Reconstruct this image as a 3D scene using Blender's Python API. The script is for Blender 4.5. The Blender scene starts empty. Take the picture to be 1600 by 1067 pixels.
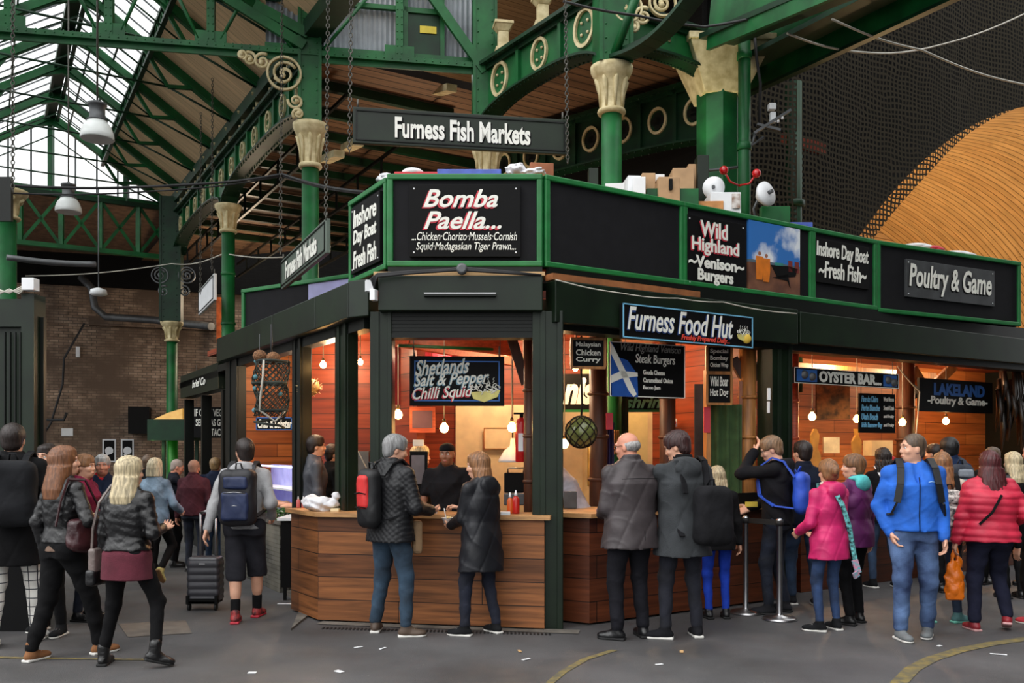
import bpy, math, random
import numpy as np
from mathutils import Vector, Matrix
random.seed(7)
sc = bpy.context.scene
COL = sc.collection
R = math.radians
# ------------------------------------------------------------------ camera
F = 1380.0; HZ = 700.0; CH = 1.65
cd = bpy.data.cameras.new('camera'); cam = bpy.data.objects.new('camera', cd); COL.objects.link(cam)
cam.location = (0, 0, CH); cam.rotation_euler = (R(90), 0, 0)
cd.sensor_width = 36; cd.lens = 36*F/1600; cd.shift_y = (HZ-533.5)/1600; cd.clip_end = 400
sc.camera = cam
# ------------------------------------------------------------------ sky
w = bpy.data.worlds.new('world'); sc.world = w; w.use_nodes = True
nt = w.node_tree; nt.nodes.clear()
wo = nt.nodes.new('ShaderNodeOutputWorld'); bg = nt.nodes.new('ShaderNodeBackground')
tc = nt.nodes.new('ShaderNodeTexCoord'); sx = nt.nodes.new('ShaderNodeSeparateXYZ'); cr = nt.nodes.new('ShaderNodeValToRGB')
cr.color_ramp.elements[0].position = 0.0; cr.color_ramp.elements[0].color = (.60, .61, .62, 1)
cr.color_ramp.elements[1].position = 0.55; cr.color_ramp.elements[1].color = (1.04, 1.04, 1.03, 1)
nt.links.new(tc.outputs['Generated'], sx.inputs[0]); nt.links.new(sx.outputs['Z'], cr.inputs[0])
nt.links.new(cr.outputs[0], bg.inputs[0]); nt.links.new(bg.outputs[0], wo.inputs[0])
bg.inputs[1].default_value = 2.1
# soft daylight of the overcast sky from over the open lane
sd = bpy.data.lights.new('sun', 'SUN'); so = bpy.data.objects.new('sun', sd); COL.objects.link(so)
sd.energy = 1.2; sd.angle = R(50); sd.color = (.97, .98, 1.0); so.rotation_euler = (R(44), 0, R(-55))
sc.view_settings.view_transform = 'Standard'; sc.view_settings.look = 'None'
sc.view_settings.exposure = 0.0; sc.view_settings.gamma = 1.0; sc.view_settings.use_curve_mapping = False
sc.cycles.max_bounces = 6; sc.cycles.diffuse_bounces = 3; sc.cycles.transparent_max_bounces = 12
sc.cycles.sample_clamp_indirect = 4.0; sc.cycles.caustics_reflective = False; sc.cycles.caustics_refractive = False
# ------------------------------------------------------------------ materials
def lin(c):
    o = []
    for v in c[:3]:
        v /= 255.0
        o.append(v/12.92 if v <= .04045 else ((v+.055)/1.055)**2.4)
    return (*o, 1)
MATS = {}
def mat(name, c=(128, 128, 128), rough=.8, metal=0, var=.12, scale=6.0, bump=0, bscale=40, emit=None, es=0, stretch=None, coat=0, c2=None, spec=.5):
    if name in MATS: return MATS[name]
    m = bpy.data.materials.new(name); m.use_nodes = True; MATS[name] = m
    t = m.node_tree; b = t.nodes['Principled BSDF']
    b.inputs['Roughness'].default_value = rough; b.inputs['Metallic'].default_value = metal
    b.inputs['Specular IOR Level'].default_value = spec
    if coat: b.inputs['Coat Weight'].default_value = coat; b.inputs['Coat Roughness'].default_value = .15
    L = lin(c)
    tcn = t.nodes.new('ShaderNodeTexCoord'); mp = t.nodes.new('ShaderNodeMapping')
    if stretch: mp.inputs['Scale'].default_value = stretch
    t.links.new(tcn.outputs['Object'], mp.inputs[0])
    if var or c2:
        n = t.nodes.new('ShaderNodeTexNoise'); n.inputs['Scale'].default_value = scale; n.inputs['Detail'].default_value = 6
        t.links.new(mp.outputs[0], n.inputs[0])
        r = t.nodes.new('ShaderNodeValToRGB')
        lo = lin(c2) if c2 else tuple(x*(1-var*2) for x in L[:3])+(1,)
        hi = L if c2 else tuple(min(1, x*(1+var)) for x in L[:3])+(1,)
        r.color_ramp.elements[0].position = .35; r.color_ramp.elements[0].color = lo
        r.color_ramp.elements[1].position = .65; r.color_ramp.elements[1].color = hi
        t.links.new(n.outputs[0], r.inputs[0]); t.links.new(r.outputs[0], b.inputs['Base Color'])
    else: b.inputs['Base Color'].default_value = L
    if bump:
        n2 = t.nodes.new('ShaderNodeTexNoise'); n2.inputs['Scale'].default_value = bscale; n2.inputs['Detail'].default_value = 4
        bp = t.nodes.new('ShaderNodeBump'); bp.inputs['Strength'].default_value = bump; bp.inputs['Distance'].default_value = .02
        t.links.new(mp.outputs[0], n2.inputs[0]); t.links.new(n2.outputs[0], bp.inputs['Height']); t.links.new(bp.outputs[0], b.inputs['Normal'])
    if emit:
        b.inputs['Emission Color'].default_value = lin(emit); b.inputs['Emission Strength'].default_value = es
    return m
def brickmat(name, c1, c2, mortar, bw, bh, ms=.01, rough=.85, grain=(2, 30), gamp=.5, bump=.4, offset=.5, stain=None):
    """boards or bricks laid out in the surface's own metres (UV = metres along / up)"""
    m = bpy.data.materials.new(name); m.use_nodes = True; MATS[name] = m
    t = m.node_tree; b = t.nodes['Principled BSDF']; b.inputs['Roughness'].default_value = rough; b.inputs['Specular IOR Level'].default_value = .2 if rough > .7 else .4
    uv = t.nodes.new('ShaderNodeUVMap'); uv.uv_map = 'UVMap'
    br = t.nodes.new('ShaderNodeTexBrick'); br.inputs['Scale'].default_value = 1
    br.inputs['Brick Width'].default_value = bw; br.inputs['Row Height'].default_value = bh
    br.inputs['Mortar Size'].default_value = ms; br.inputs['Mortar Smooth'].default_value = .1; br.offset = offset
    br.inputs['Color1'].default_value = lin(c1); br.inputs['Color2'].default_value = lin(c2); br.inputs['Mortar'].default_value = lin(mortar)
    t.links.new(uv.outputs[0], br.inputs[0])
    mp = t.nodes.new('ShaderNodeMapping'); mp.inputs['Scale'].default_value = (grain[0], grain[1], 1)
    n = t.nodes.new('ShaderNodeTexNoise'); n.inputs['Scale'].default_value = 1; n.inputs['Detail'].default_value = 8; n.inputs['Distortion'].default_value = .6
    t.links.new(uv.outputs[0], mp.inputs[0]); t.links.new(mp.outputs[0], n.inputs[0])
    r = t.nodes.new('ShaderNodeValToRGB'); r.color_ramp.elements[0].position = .3; r.color_ramp.elements[0].color = (1-gamp,)*3+(1,)
    r.color_ramp.elements[1].position = .7; r.color_ramp.elements[1].color = (1.15, 1.15, 1.15, 1)
    t.links.new(n.outputs[0], r.inputs[0])
    mx = t.nodes.new('ShaderNodeMixRGB'); mx.blend_type = 'MULTIPLY'; mx.inputs[0].default_value = 1
    t.links.new(br.outputs[0], mx.inputs[1]); t.links.new(r.outputs[0], mx.inputs[2])
    out = mx
    if stain:
        n3 = t.nodes.new('ShaderNodeTexNoise'); n3.inputs['Scale'].default_value = .7; n3.inputs['Detail'].default_value = 7
        t.links.new(uv.outputs[0], n3.inputs[0])
        r3 = t.nodes.new('ShaderNodeValToRGB'); r3.color_ramp.elements[0].position = .4; r3.color_ramp.elements[0].color = (0, 0, 0, 1)
        r3.color_ramp.elements[1].position = .62; t.links.new(n3.outputs[0], r3.inputs[0])
        m3 = t.nodes.new('ShaderNodeMixRGB'); t.links.new(r3.outputs[0], m3.inputs[0]); t.links.new(mx.outputs[0], m3.inputs[1]); m3.inputs[2].default_value = lin(stain)
        out = m3
    t.links.new(out.outputs[0], b.inputs['Base Color'])
    bp = t.nodes.new('ShaderNodeBump'); bp.inputs['Strength'].default_value = bump; bp.inputs['Distance'].default_value = .01
    t.links.new(br.outputs['Fac'], bp.inputs['Height']); bp.invert = True; t.links.new(bp.outputs[0], b.inputs['Normal'])
    return m
def emitmat(name, c, s):
    m = bpy.data.materials.new(name); m.use_nodes = True; t = m.node_tree; t.nodes.clear(); MATS[name] = m
    o = t.nodes.new('ShaderNodeOutputMaterial'); e = t.nodes.new('ShaderNodeEmission'); e.inputs[0].default_value = lin(c); e.inputs[1].default_value = s
    t.links.new(e.outputs[0], o.inputs[0]); return m
def alphagrid(name, c, cell, thick, uvscale=(1, 1)):
    """net: square meshes cut through the sheet"""
    m = bpy.data.materials.new(name); m.use_nodes = True; MATS[name] = m
    t = m.node_tree; b = t.nodes['Principled BSDF']; b.inputs['Base Color'].default_value = lin(c); b.inputs['Roughness'].default_value = .95; b.inputs['Specular IOR Level'].default_value = .05
    uv = t.nodes.new('ShaderNodeUVMap'); uv.uv_map = 'UVMap'
    br = t.nodes.new('ShaderNodeTexBrick'); br.offset = 0; br.inputs['Scale'].default_value = 1
    br.inputs['Brick Width'].default_value = cell; br.inputs['Row Height'].default_value = cell; br.inputs['Mortar Size'].default_value = thick
    n = t.nodes.new('ShaderNodeTexNoise'); n.inputs['Scale'].default_value = 1.4; n.inputs['Detail'].default_value = 3
    ad = t.nodes.new('ShaderNodeMixRGB'); ad.blend_type = 'ADD'; ad.inputs[0].default_value = .22
    t.links.new(uv.outputs[0], n.inputs[0]); t.links.new(uv.outputs[0], ad.inputs[1]); t.links.new(n.outputs['Color'], ad.inputs[2])
    t.links.new(ad.outputs[0], br.inputs[0]); t.links.new(br.outputs['Fac'], b.inputs['Alpha'])
    return m
M = {}
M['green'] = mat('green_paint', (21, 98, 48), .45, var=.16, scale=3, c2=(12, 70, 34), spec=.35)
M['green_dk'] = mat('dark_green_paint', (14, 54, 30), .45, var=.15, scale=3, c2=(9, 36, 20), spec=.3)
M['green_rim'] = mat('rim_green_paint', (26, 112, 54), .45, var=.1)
M['bottle'] = mat('bottle_green_paint', (22, 37, 22), .4, var=.14, scale=3, c2=(14, 25, 15), spec=.35)
M['bottle_dk'] = mat('black_green_paint', (9, 15, 10), .45, var=.12, spec=.3)
M['cream'] = mat('cream_paint', (214, 200, 158), .6, var=.1, scale=9, c2=(176, 160, 116))
M['black'] = mat('matt_black_board', (22, 22, 25), .75, var=.08, scale=8, spec=.2)
M['panel'] = mat('painted_black_panel', (9, 9, 10), .6, var=.08, spec=.15)
M['white'] = mat('white_sign_paint', (236, 236, 226), .6, var=.03)
M['white_plain'] = mat('white_plastic', (232, 234, 236), .5, var=.03)
M['red_paint'] = mat('red_sign_paint', (196, 50, 66), .6, var=.05)
M['blue_paint'] = mat('blue_sign_paint', (50, 104, 180), .6, var=.05)
M['lblue_paint'] = mat('light_blue_sign_paint', (120, 190, 226), .6, var=.05)
M['steel'] = mat('brushed_steel', (176, 176, 178), .28, 1, var=.05)
M['steel_dk'] = mat('dull_grey_steel', (96, 98, 100), .5, .6, var=.1)
M['chain'] = mat('chain_steel', (92, 90, 84), .5, .6, var=.15)
M['rubber'] = mat('black_rubber', (18, 18, 19), .7, var=.05)
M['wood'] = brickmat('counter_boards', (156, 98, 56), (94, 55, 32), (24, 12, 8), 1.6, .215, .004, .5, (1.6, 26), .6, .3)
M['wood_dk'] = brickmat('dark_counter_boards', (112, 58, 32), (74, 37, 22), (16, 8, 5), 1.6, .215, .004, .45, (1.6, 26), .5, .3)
M['wood_top'] = mat('oiled_wood', (190, 142, 92), .45, var=.15, stretch=(1, 1, 8), scale=5)
M['ply'] = mat('plywood', (196, 158, 110), .6, var=.12, stretch=(1, 1, 8), scale=5)
M['pine'] = brickmat('pine_boards', (196, 120, 62), (158, 88, 42), (60, 28, 14), 2.4, .19, .004, .5, (1.2, 20), .35, .3)
M['redwood'] = brickmat('red_stained_boards', (150, 66, 34), (118, 46, 24), (40, 14, 8), 2.4, .19, .004, .5, (1.2, 20), .4, .3)
M['timber'] = mat('timber_post', (176, 118, 62), .5, var=.2, stretch=(6, 6, .8), scale=4)
M['timber_dk'] = mat('dark_timber', (74, 40, 22), .55, var=.2, stretch=(6, 6, .8), scale=4)
M['brick'] = brickmat('old_brickwork', (186, 160, 138), (142, 118, 100), (100, 90, 80), .24, .078, .008, .9, (3, 3), .55, .5, stain=(98, 82, 70))
M['brick_dk'] = brickmat('dark_brickwork', (10, 9, 8), (7, 6, 6), (4, 4, 4), .24, .078, .01, .9, (3, 3), .5, .5)  # very dark brick for the viaduct and upper walls
M['boards'] = brickmat('roof_boards', (186, 168, 140), (166, 148, 122), (98, 84, 66), 6, .13, .006, .75, (1, 14), .22, .3, offset=.3)
M['boards_or'] = brickmat('timber_roof_boards', (150, 116, 88), (120, 90, 66), (44, 30, 20), 6, .2, .012, .7, (1, 14), .45, .4, offset=.3)
M['boards_gr'] = brickmat('gallery_roof_boards', (226, 194, 152), (214, 182, 142), (168, 140, 108), 6, .16, .004, .8, (1, 14), .15, .15, offset=.3)  # pale brown boards of the gallery roof
M['vault'] = brickmat('vault_lining', (226, 192, 138), (216, 178, 124), (136, 98, 58), 9, .17, .012, .6, (1, 8), .25, .5, offset=.3)
M['corr'] = mat('corrugated_steel', (160, 166, 172), .45, .3, var=.12, scale=3)
M['cream_wall'] = mat('cream_wall_sheet', (232, 214, 172), .55, var=.06)
M['maroon'] = mat('maroon_canvas', (128, 20, 40), .8, var=.1)
M['card'] = mat('cardboard', (186, 150, 112), .8, var=.08)
M['bulb'] = emitmat('glowing_bulb', (255, 196, 118), 60)
M['tube'] = emitmat('fluorescent_tube', (255, 240, 205), 14)
M['netting'] = alphagrid('black_netting', (50, 46, 38), .085, .018)
M['cable'] = mat('black_cable', (28, 28, 30), .6, var=.05)
M['cable_w'] = mat('pale_cable', (186, 182, 170), .6, var=.05)
def glazing():
    m = bpy.data.materials.new('rooflight_glass'); m.use_nodes = True; t = m.node_tree; t.nodes.clear()
    o = t.nodes.new('ShaderNodeOutputMaterial'); a = t.nodes.new('ShaderNodeBsdfTransparent'); a.inputs[0].default_value = (.92, .95, .95, 1)
    b = t.nodes.new('ShaderNodeBsdfTranslucent'); b.inputs[0].default_value = (.9, .93, .93, 1); mx = t.nodes.new('ShaderNodeMixShader'); mx.inputs[0].default_value = .25
    g = t.nodes.new('ShaderNodeBsdfGlossy'); g.inputs['Roughness'].default_value = .1; m2 = t.nodes.new('ShaderNodeMixShader'); m2.inputs[0].default_value = .05
    t.links.new(a.outputs[0], mx.inputs[1]); t.links.new(b.outputs[0], mx.inputs[2]); t.links.new(mx.outputs[0], m2.inputs[1]); t.links.new(g.outputs[0], m2.inputs[2]); t.links.new(m2.outputs[0], o.inputs[0])
    return m
M['glass'] = glazing()
# ------------------------------------------------------------------ mesh builder
def tag(o, label=None, cat=None, group=None, kind=None):
    if label: o['label'] = label
    if cat: o['category'] = cat
    if group: o['group'] = group
    if kind: o['kind'] = kind
    return o
def thing(name, label, cat, loc=(0, 0, 0), group=None):
    o = bpy.data.objects.new(name, None); o.empty_display_size = .1; COL.objects.link(o); o.location = loc
    return tag(o, label, cat, group)
def link(name, me, m, parent=None):
    for x in (m if isinstance(m, (list, tuple)) else [m]): me.materials.append(x)
    o = bpy.data.objects.new(name, me); COL.objects.link(o)
    if parent is not None:
        o.parent = parent
        if parent.type == 'EMPTY': o.matrix_parent_inverse = Matrix.Translation(-Vector(parent.location))
    return o
class MB:
    def __init__(s): s.V = []; s.Fc = []; s.U = []; s.I = []; s.S = []
    def face(s, ids, uv=None, mi=0, sm=False): s.Fc.append(ids); s.U.append(uv); s.I.append(mi); s.S.append(sm)
    def quad(s, pts, uv=None, mi=0, sm=False):
        b = len(s.V); s.V += [tuple(p) for p in pts]; s.face(list(range(b, b+len(pts))), uv, mi, sm)
    def hexa(s, P, mi=0, dims=None):
        """P: 8 points, bottom ring 0-3 then top ring 4-7"""
        b = len(s.V); s.V += [tuple(p) for p in P]
        for f in ((3, 2, 1, 0), (4, 5, 6, 7), (0, 1, 5, 4), (1, 2, 6, 5), (2, 3, 7, 6), (3, 0, 4, 7)):
            a, c, d, e = [Vector(P[i]) for i in f]
            uvs = None
            w = (c-a).length; h = (e-a).length
            if f in ((0, 1, 5, 4), (2, 3, 7, 6), (1, 2, 6, 5), (3, 0, 4, 7)):
                z0 = min(q.z for q in (a, c, d, e)); off = a.x*.37+a.y*.73
                uvs = [(off, a.z), (off+w, c.z), (off+w, d.z), (off, e.z)]
            else: uvs = [(0, 0), (w, 0), (w, h), (0, h)]
            s.face([b+i for i in f], uvs, mi)
    def box(s, c, size, rot=None, mi=0):
        x, y, z = [v/2 for v in size]; c = Vector(c)
        P = [Vector(q) for q in ((-x, -y, -z), (x, -y, -z), (x, y, -z), (-x, y, -z), (-x, -y, z), (x, -y, z), (x, y, z), (-x, y, z))]
        if rot is not None: P = [rot @ p for p in P]
        s.hexa([p+c for p in P], mi)
    def beam(s, p, q, w, h, up=(0, 0, 1), mi=0):
        p, q, up = Vector(p), Vector(q), Vector(up); d = (q-p).normalized(); x = d.cross(up)
        if x.length < 1e-4: x = d.cross(Vector((1, 0, 0)))
        x.normalize(); u = x.cross(d).normalized()
        x *= w/2; u *= h/2
        s.hexa([p-x-u, q-x-u, q+x-u, p+x-u, p-x+u, q-x+u, q+x+u, p+x+u], mi)
    def tube(s, pts, r, n=8, cap=True, mi=0):
        pts = [Vector(p) for p in pts]; rs = r if isinstance(r, (list, tuple)) else [r]*len(pts)
        b = len(s.V); prev = None
        for i, p in enumerate(pts):
            d = (pts[min(i+1, len(pts)-1)]-pts[max(i-1, 0)]).normalized()
            if prev is None:
                x = d.cross(Vector((0, 0, 1)));
                if x.length < 1e-3: x = d.cross(Vector((0, 1, 0)))
            else: x = prev-d*prev.dot(d)
            x.normalize(); prev = x.copy(); y = d.cross(x)
            for k in range(n):
                a = 2*math.pi*k/n; s.V.append(tuple(p+x*(rs[i]*math.cos(a))+y*(rs[i]*math.sin(a))))
        for i in range(len(pts)-1):
            for k in range(n):
                s.face([b+i*n+k, b+i*n+(k+1) % n, b+(i+1)*n+(k+1) % n, b+(i+1)*n+k], None, mi, True)
        if cap:
            s.face([b+k for k in range(n)][::-1], None, mi); s.face([b+(len(pts)-1)*n+k for k in range(n)], None, mi)
    def lathe(s, prof, c, n=20, mi=0, axis=None, sm=True):
        """prof: (r, z) pairs"""
        c = Vector(c); b = len(s.V); Q = axis.to_track_quat('Z', 'Y').to_matrix() if axis is not None else Matrix.Identity(3)
        for r, z in prof:
            for k in range(n):
                a = 2*math.pi*k/n; s.V.append(tuple(c+Q @ Vector((r*math.cos(a), r*math.sin(a), z))))
        for i in range(len(prof)-1):
            for k in range(n): s.face([b+i*n+k, b+i*n+(k+1) % n, b+(i+1)*n+(k+1) % n, b+(i+1)*n+k], None, mi, sm)
        s.face([b+k for k in range(n)][::-1], None, mi); s.face([b+(len(prof)-1)*n+k for k in range(n)], None, mi)
    def ball(s, c, r, n=12, mi=0):
        rr = r if isinstance(r, (tuple, list)) else (r, r, r); c = Vector(c); b = len(s.V); m = n//2
        for i in range(m+1):
            t = math.pi*i/m
            for k in range(n):
                a = 2*math.pi*k/n; s.V.append((c.x+rr[0]*math.sin(t)*math.cos(a), c.y+rr[1]*math.sin(t)*math.sin(a), c.z+rr[2]*math.cos(t)))
        for i in range(m):
            for k in range(n): s.face([b+i*n+k, b+(i+1)*n+k, b+(i+1)*n+(k+1) % n, b+i*n+(k+1) % n], None, mi, True)
    def prism(s, pts, d, mi=0, uvf=None):
        """closed outline pts (3D, planar) pushed along vector d"""
        n = len(pts); b = len(s.V); pts = [Vector(p) for p in pts]; d = Vector(d)
        s.V += [tuple(p) for p in pts]+[tuple(p+d) for p in pts]
        uv = [uvf(p) for p in pts] if uvf else None
        s.face([b+i for i in range(n)], uv, mi); s.face([b+i for i in range(2*n-1, n-1, -1)], uv[::-1] if uv else None, mi)
        for i in range(n): s.face([b+i, b+n+i, b+n+(i+1) % n, b+(i+1) % n], None, mi)
    def ring(s, c, x, y, r0, r1, d, n=24, mi=0):
        """flat annulus, thickness along d; x,y unit vectors"""
        c, x, y, d = Vector(c), Vector(x), Vector(y), Vector(d); b = len(s.V)
        for k in range(n):
            a = 2*math.pi*k/n; e = x*math.cos(a)+y*math.sin(a)
            s.V += [tuple(c+e*r0), tuple(c+e*r1), tuple(c+e*r1+d), tuple(c+e*r0+d)]
        for k in range(n):
            p, q = b+4*k, b+4*((k+1) % n)
            for i in range(4): s.face([p+i, p+(i+1) % 4, q+(i+1) % 4, q+i], None, mi)
    def build(s, name, m, parent=None, bevel=0):
        me = bpy.data.meshes.new(name); me.from_pydata(s.V, [], s.Fc)
        ul = me.uv_layers.new(name='UVMap'); arr = np.zeros(len(me.loops)*2, dtype=np.float32); k = 0
        for f, u in zip(s.Fc, s.U):
            if u:
                for i, q in enumerate(u): arr[2*(k+i)] = q[0]; arr[2*(k+i)+1] = q[1]
            k += len(f)
        ul.data.foreach_set('uv', arr); me.polygons.foreach_set('use_smooth', s.S); me.polygons.foreach_set('material_index', s.I)
        me.update(); o = link(name, me, m, parent)
        if bevel:
            bm = o.modifiers.new('bevel', 'BEVEL'); bm.width = bevel; bm.segments = 2; bm.limit_method = 'ANGLE'
        return o
# ------------------------------------------------------------------ wall frames
class Fr:
    """vertical plane: O ground point, U runs to the right seen from the lane, N faces the lane"""
    def __init__(s, O, U):
        s.O = Vector((O[0], O[1], 0)); U = Vector((U[0], U[1], 0)).normalized(); s.U = U; s.N = Vector((U.y, -U.x, 0))
    def p(s, u, n, z): return s.O+s.U*u+s.N*n+Vector((0, 0, z))
    def hit(s, px, py, n=0.0):
        d = Vector(((px-800)/F, 1, 0)); Y = (s.O.dot(s.N)+n)/d.dot(s.N); P = d*Y
        return (P-s.O).dot(s.U), CH+(HZ-py)*Y/F
    def rect(s, pxl, pxr, pyt, pyb, n=0.0):
        """rectangle from left/right pixel columns and the top/bottom rows read at the LEFT edge"""
        u0, z1 = s.hit(pxl, pyt, n); _, z0 = s.hit(pxl, pyb, n); u1, _ = s.hit(pxr, pyt, n)
        return u0, u1, z0, z1
    def box(s, mb, u0, u1, n0, n1, z0, z1, mi=0):
        mb.hexa([s.p(u0, n1, z0), s.p(u1, n1, z0), s.p(u1, n0, z0), s.p(u0, n0, z0), s.p(u0, n1, z1), s.p(u1, n1, z1), s.p(u1, n0, z1), s.p(u0, n0, z1)], mi)
def boxo(name, m, parent, fr, u0, u1, n0, n1, z0, z1, bevel=0):
    mb = MB(); fr.box(mb, u0, u1, n0, n1, z0, z1); return mb.build(name, m, parent, bevel)
def at(px, py, Y): return Vector(((px-800)*Y/F, Y, CH+(HZ-py)*Y/F))
def gnd(px, fy):
    Y = F*CH/(fy-HZ); return Vector(((px-800)*Y/F, Y, 0))
# ------------------------------------------------------------------ lettering (collected, made in one go at the end)
TEXTS = []
def text(s, fr, n, u0, u1, z0, z1, m, parent, shear=0, bold=.0, depth=.004, name='lettering', label=None, skew=0):
    TEXTS.append((s, fr, n, u0, u1, z0, z1, m, parent, shear, bold, depth, name, label, skew))
def shadow_text(s, fr, n, u0, u1, z0, z1, m, ms, parent, shear=0, bold=.02, off=(-.012, -.012), skew=0):
    text(s, fr, n, u0+off[0], u1+off[0], z0+off[1], z1+off[1], ms, parent, shear, bold+.015, .002, 'lettering_shadow', None, skew)
    text(s, fr, n+.003, u0, u1, z0, z1, m, parent, shear, bold, .003, 'lettering', None, skew)
def make_texts():
    objs = []
    for t in TEXTS:
        c = bpy.data.curves.new('txt', 'FONT'); c.body = t[0]; c.shear = t[9]; c.offset = t[10]; c.resolution_u = 3; c.align_x = 'CENTER'
        o = bpy.data.objects.new('txt', c); COL.objects.link(o); objs.append(o)
    dg = bpy.context.evaluated_depsgraph_get(); dg.update()
    for o, t in zip(objs, TEXTS):
        s, fr, n, u0, u1, z0, z1, m, parent, shear, bold, depth, name, label, skew = t
        me0 = bpy.data.meshes.new_from_object(o.evaluated_get(dg)); nv = len(me0.vertices)
        co = np.zeros(nv*3, dtype=np.float64); me0.vertices.foreach_get('co', co); co = co.reshape(-1, 3)
        faces = [tuple(p.vertices) for p in me0.polygons]
        lo, hi = co.min(0), co.max(0)
        u = (co[:, 0]-lo[0])/(hi[0]-lo[0])*(u1-u0)+u0; z = (co[:, 1]-lo[1])/(hi[1]-lo[1])*(z1-z0)+z0+skew*(u-u0)
        V = [tuple(fr.p(a, n+depth, b)) for a, b in zip(u, z)]
        # outward facing slab: front, back and sides
        cnt = {}
        for f in faces:
            for i in range(len(f)):
                e = (f[i], f[(i+1) % len(f)]); cnt[e] = 1
        V += [tuple(fr.p(a, n-.001, b)) for a, b in zip(u, z)]
        FF = list(faces)
        for (a, b) in cnt:
            if (b, a) not in cnt: FF.append((a, a+nv, b+nv, b))
        me = bpy.data.meshes.new(name); me.from_pydata(V, [], FF); me.update()
        ob = link(name, me, m, parent)
        if label: ob['label'] = label
        bpy.data.objects.remove(o); bpy.data.meshes.remove(me0)
# ================================================================== THE SETTING
FC = Fr((0, 8.2), (1, 0)); FR = Fr((.285, 8.2), (.848, .53)); FL = Fr((-1.307, 8.2), (.529, -.849))
DL = Vector((-.515, .857, 0)).normalized(); DR = Vector((.857, .515, 0)).normalized(); ZV = Vector((0, 0, 1))
A0 = Vector((-2.74, 12, 0))
def row1(t, s=0, z=0): return A0+DL*t-DR*s+Vector((0, 0, z))
def struct(name, mb, m, parent=None):
    o = mb.build(name, m, parent); o['kind'] = 'structure'; return o
# floor: asphalt lane
def floor_mat():
    m = bpy.data.materials.new('worn_asphalt'); m.use_nodes = True; t = m.node_tree; b = t.nodes['Principled BSDF']
    g = t.nodes.new('ShaderNodeTexCoord')
    def noise(sc_, det, e0, e1, c0, c1):
        n = t.nodes.new('ShaderNodeTexNoise'); n.inputs['Scale'].default_value = sc_; n.inputs['Detail'].default_value = det
        r = t.nodes.new('ShaderNodeValToRGB'); r.color_ramp.elements[0].position = e0; r.color_ramp.elements[1].position = e1
        r.color_ramp.elements[0].color = c0; r.color_ramp.elements[1].color = c1
        t.links.new(g.outputs['Object'], n.inputs[0]); t.links.new(n.outputs[0], r.inputs[0]); return r
    a = noise(.9, 6, .3, .7, lin((66, 65, 65)), lin((92, 91, 92)))
    k = noise(160, 2, .35, .65, (.72, .72, .72, 1), (1.2, 1.2, 1.2, 1))
    sp = noise(38, 1, .76, .78, (0, 0, 0, 1), (.6, .6, .6, 1))
    x = t.nodes.new('ShaderNodeMixRGB'); x.blend_type = 'MULTIPLY'; x.inputs[0].default_value = 1
    t.links.new(a.outputs[0], x.inputs[1]); t.links.new(k.outputs[0], x.inputs[2])
    y = t.nodes.new('ShaderNodeMixRGB'); t.links.new(sp.outputs[0], y.inputs[0]); t.links.new(x.outputs[0], y.inputs[1]); y.inputs[2].default_value = lin((150, 148, 140))
    t.links.new(y.outputs[0], b.inputs['Base Color'])
    rr = noise(1.3, 5, .3, .7, (.42, .42, .42, 1), (.75, .75, .75, 1)); t.links.new(rr.outputs[0], b.inputs['Roughness'])
    bp = t.nodes.new('ShaderNodeBump'); bp.inputs['Strength'].default_value = .35; bp.inputs['Distance'].default_value = .01
    t.links.new(k.outputs[0], bp.inputs['Height']); t.links.new(bp.outputs[0], b.inputs['Normal']); return m
mb = MB(); mb.box((0, 14, -.1), (70, 76, .2)); struct('floor', mb, floor_mat())
M['kerb'] = mat('worn_kerb_stone', (112, 106, 98), .8, var=.2, scale=5, bump=.3)
M['drain'] = mat('drain_iron', (34, 34, 34), .6, .4)
M['line'] = mat('worn_yellow_line', (128, 112, 62), .85, var=.25, scale=14, c2=(86, 82, 66))
def ground_strip(name, pts, wd, z, m, label=None, cat=None):
    mb = MB(); P = [gnd(*p) for p in pts]
    for i in range(len(P)-1):
        d = (P[i+1]-P[i]).normalized(); n = Vector((-d.y, d.x, 0))*wd/2
        d0 = (P[i]-P[max(i-1, 0)]+P[i+1]-P[i]).normalized(); d1 = (P[i+1]-P[i]+P[min(i+2, len(P)-1)]-P[i+1]).normalized()
        n0 = Vector((-d0.y, d0.x, 0))*wd/2; n1 = Vector((-d1.y, d1.x, 0))*wd/2; zz = Vector((0, 0, z)); h = Vector((0, 0, .0))
        mb.quad([P[i]-n0+zz, P[i+1]-n1+zz, P[i+1]+n1+zz, P[i]+n0+zz])
    return tag(mb.build(name, m), label, cat)
ground_strip('lane_marking', [(1385, 1100), (1405, 1067), (1425, 1046), (1455, 1030), (1500, 1016), (1550, 1006), (1600, 999), (1660, 990), (1720, 985)], .11, .004, M['line'], 'broad worn yellow line curving over the asphalt at lower right', 'road marking')
ground_strip('lane_marking', [(-60, 1026), (60, 1029), (150, 1030), (230, 1031)], .05, .004, M['line'], 'thin faded yellow line beside the brown ankle boots', 'road marking')
ground_strip('lane_marking', [(850, 1075), (880, 1050), (915, 1030), (960, 1016)], .06, .004, M['line'], 'faint curved yellow line in front of the bald man', 'road marking')
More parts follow.
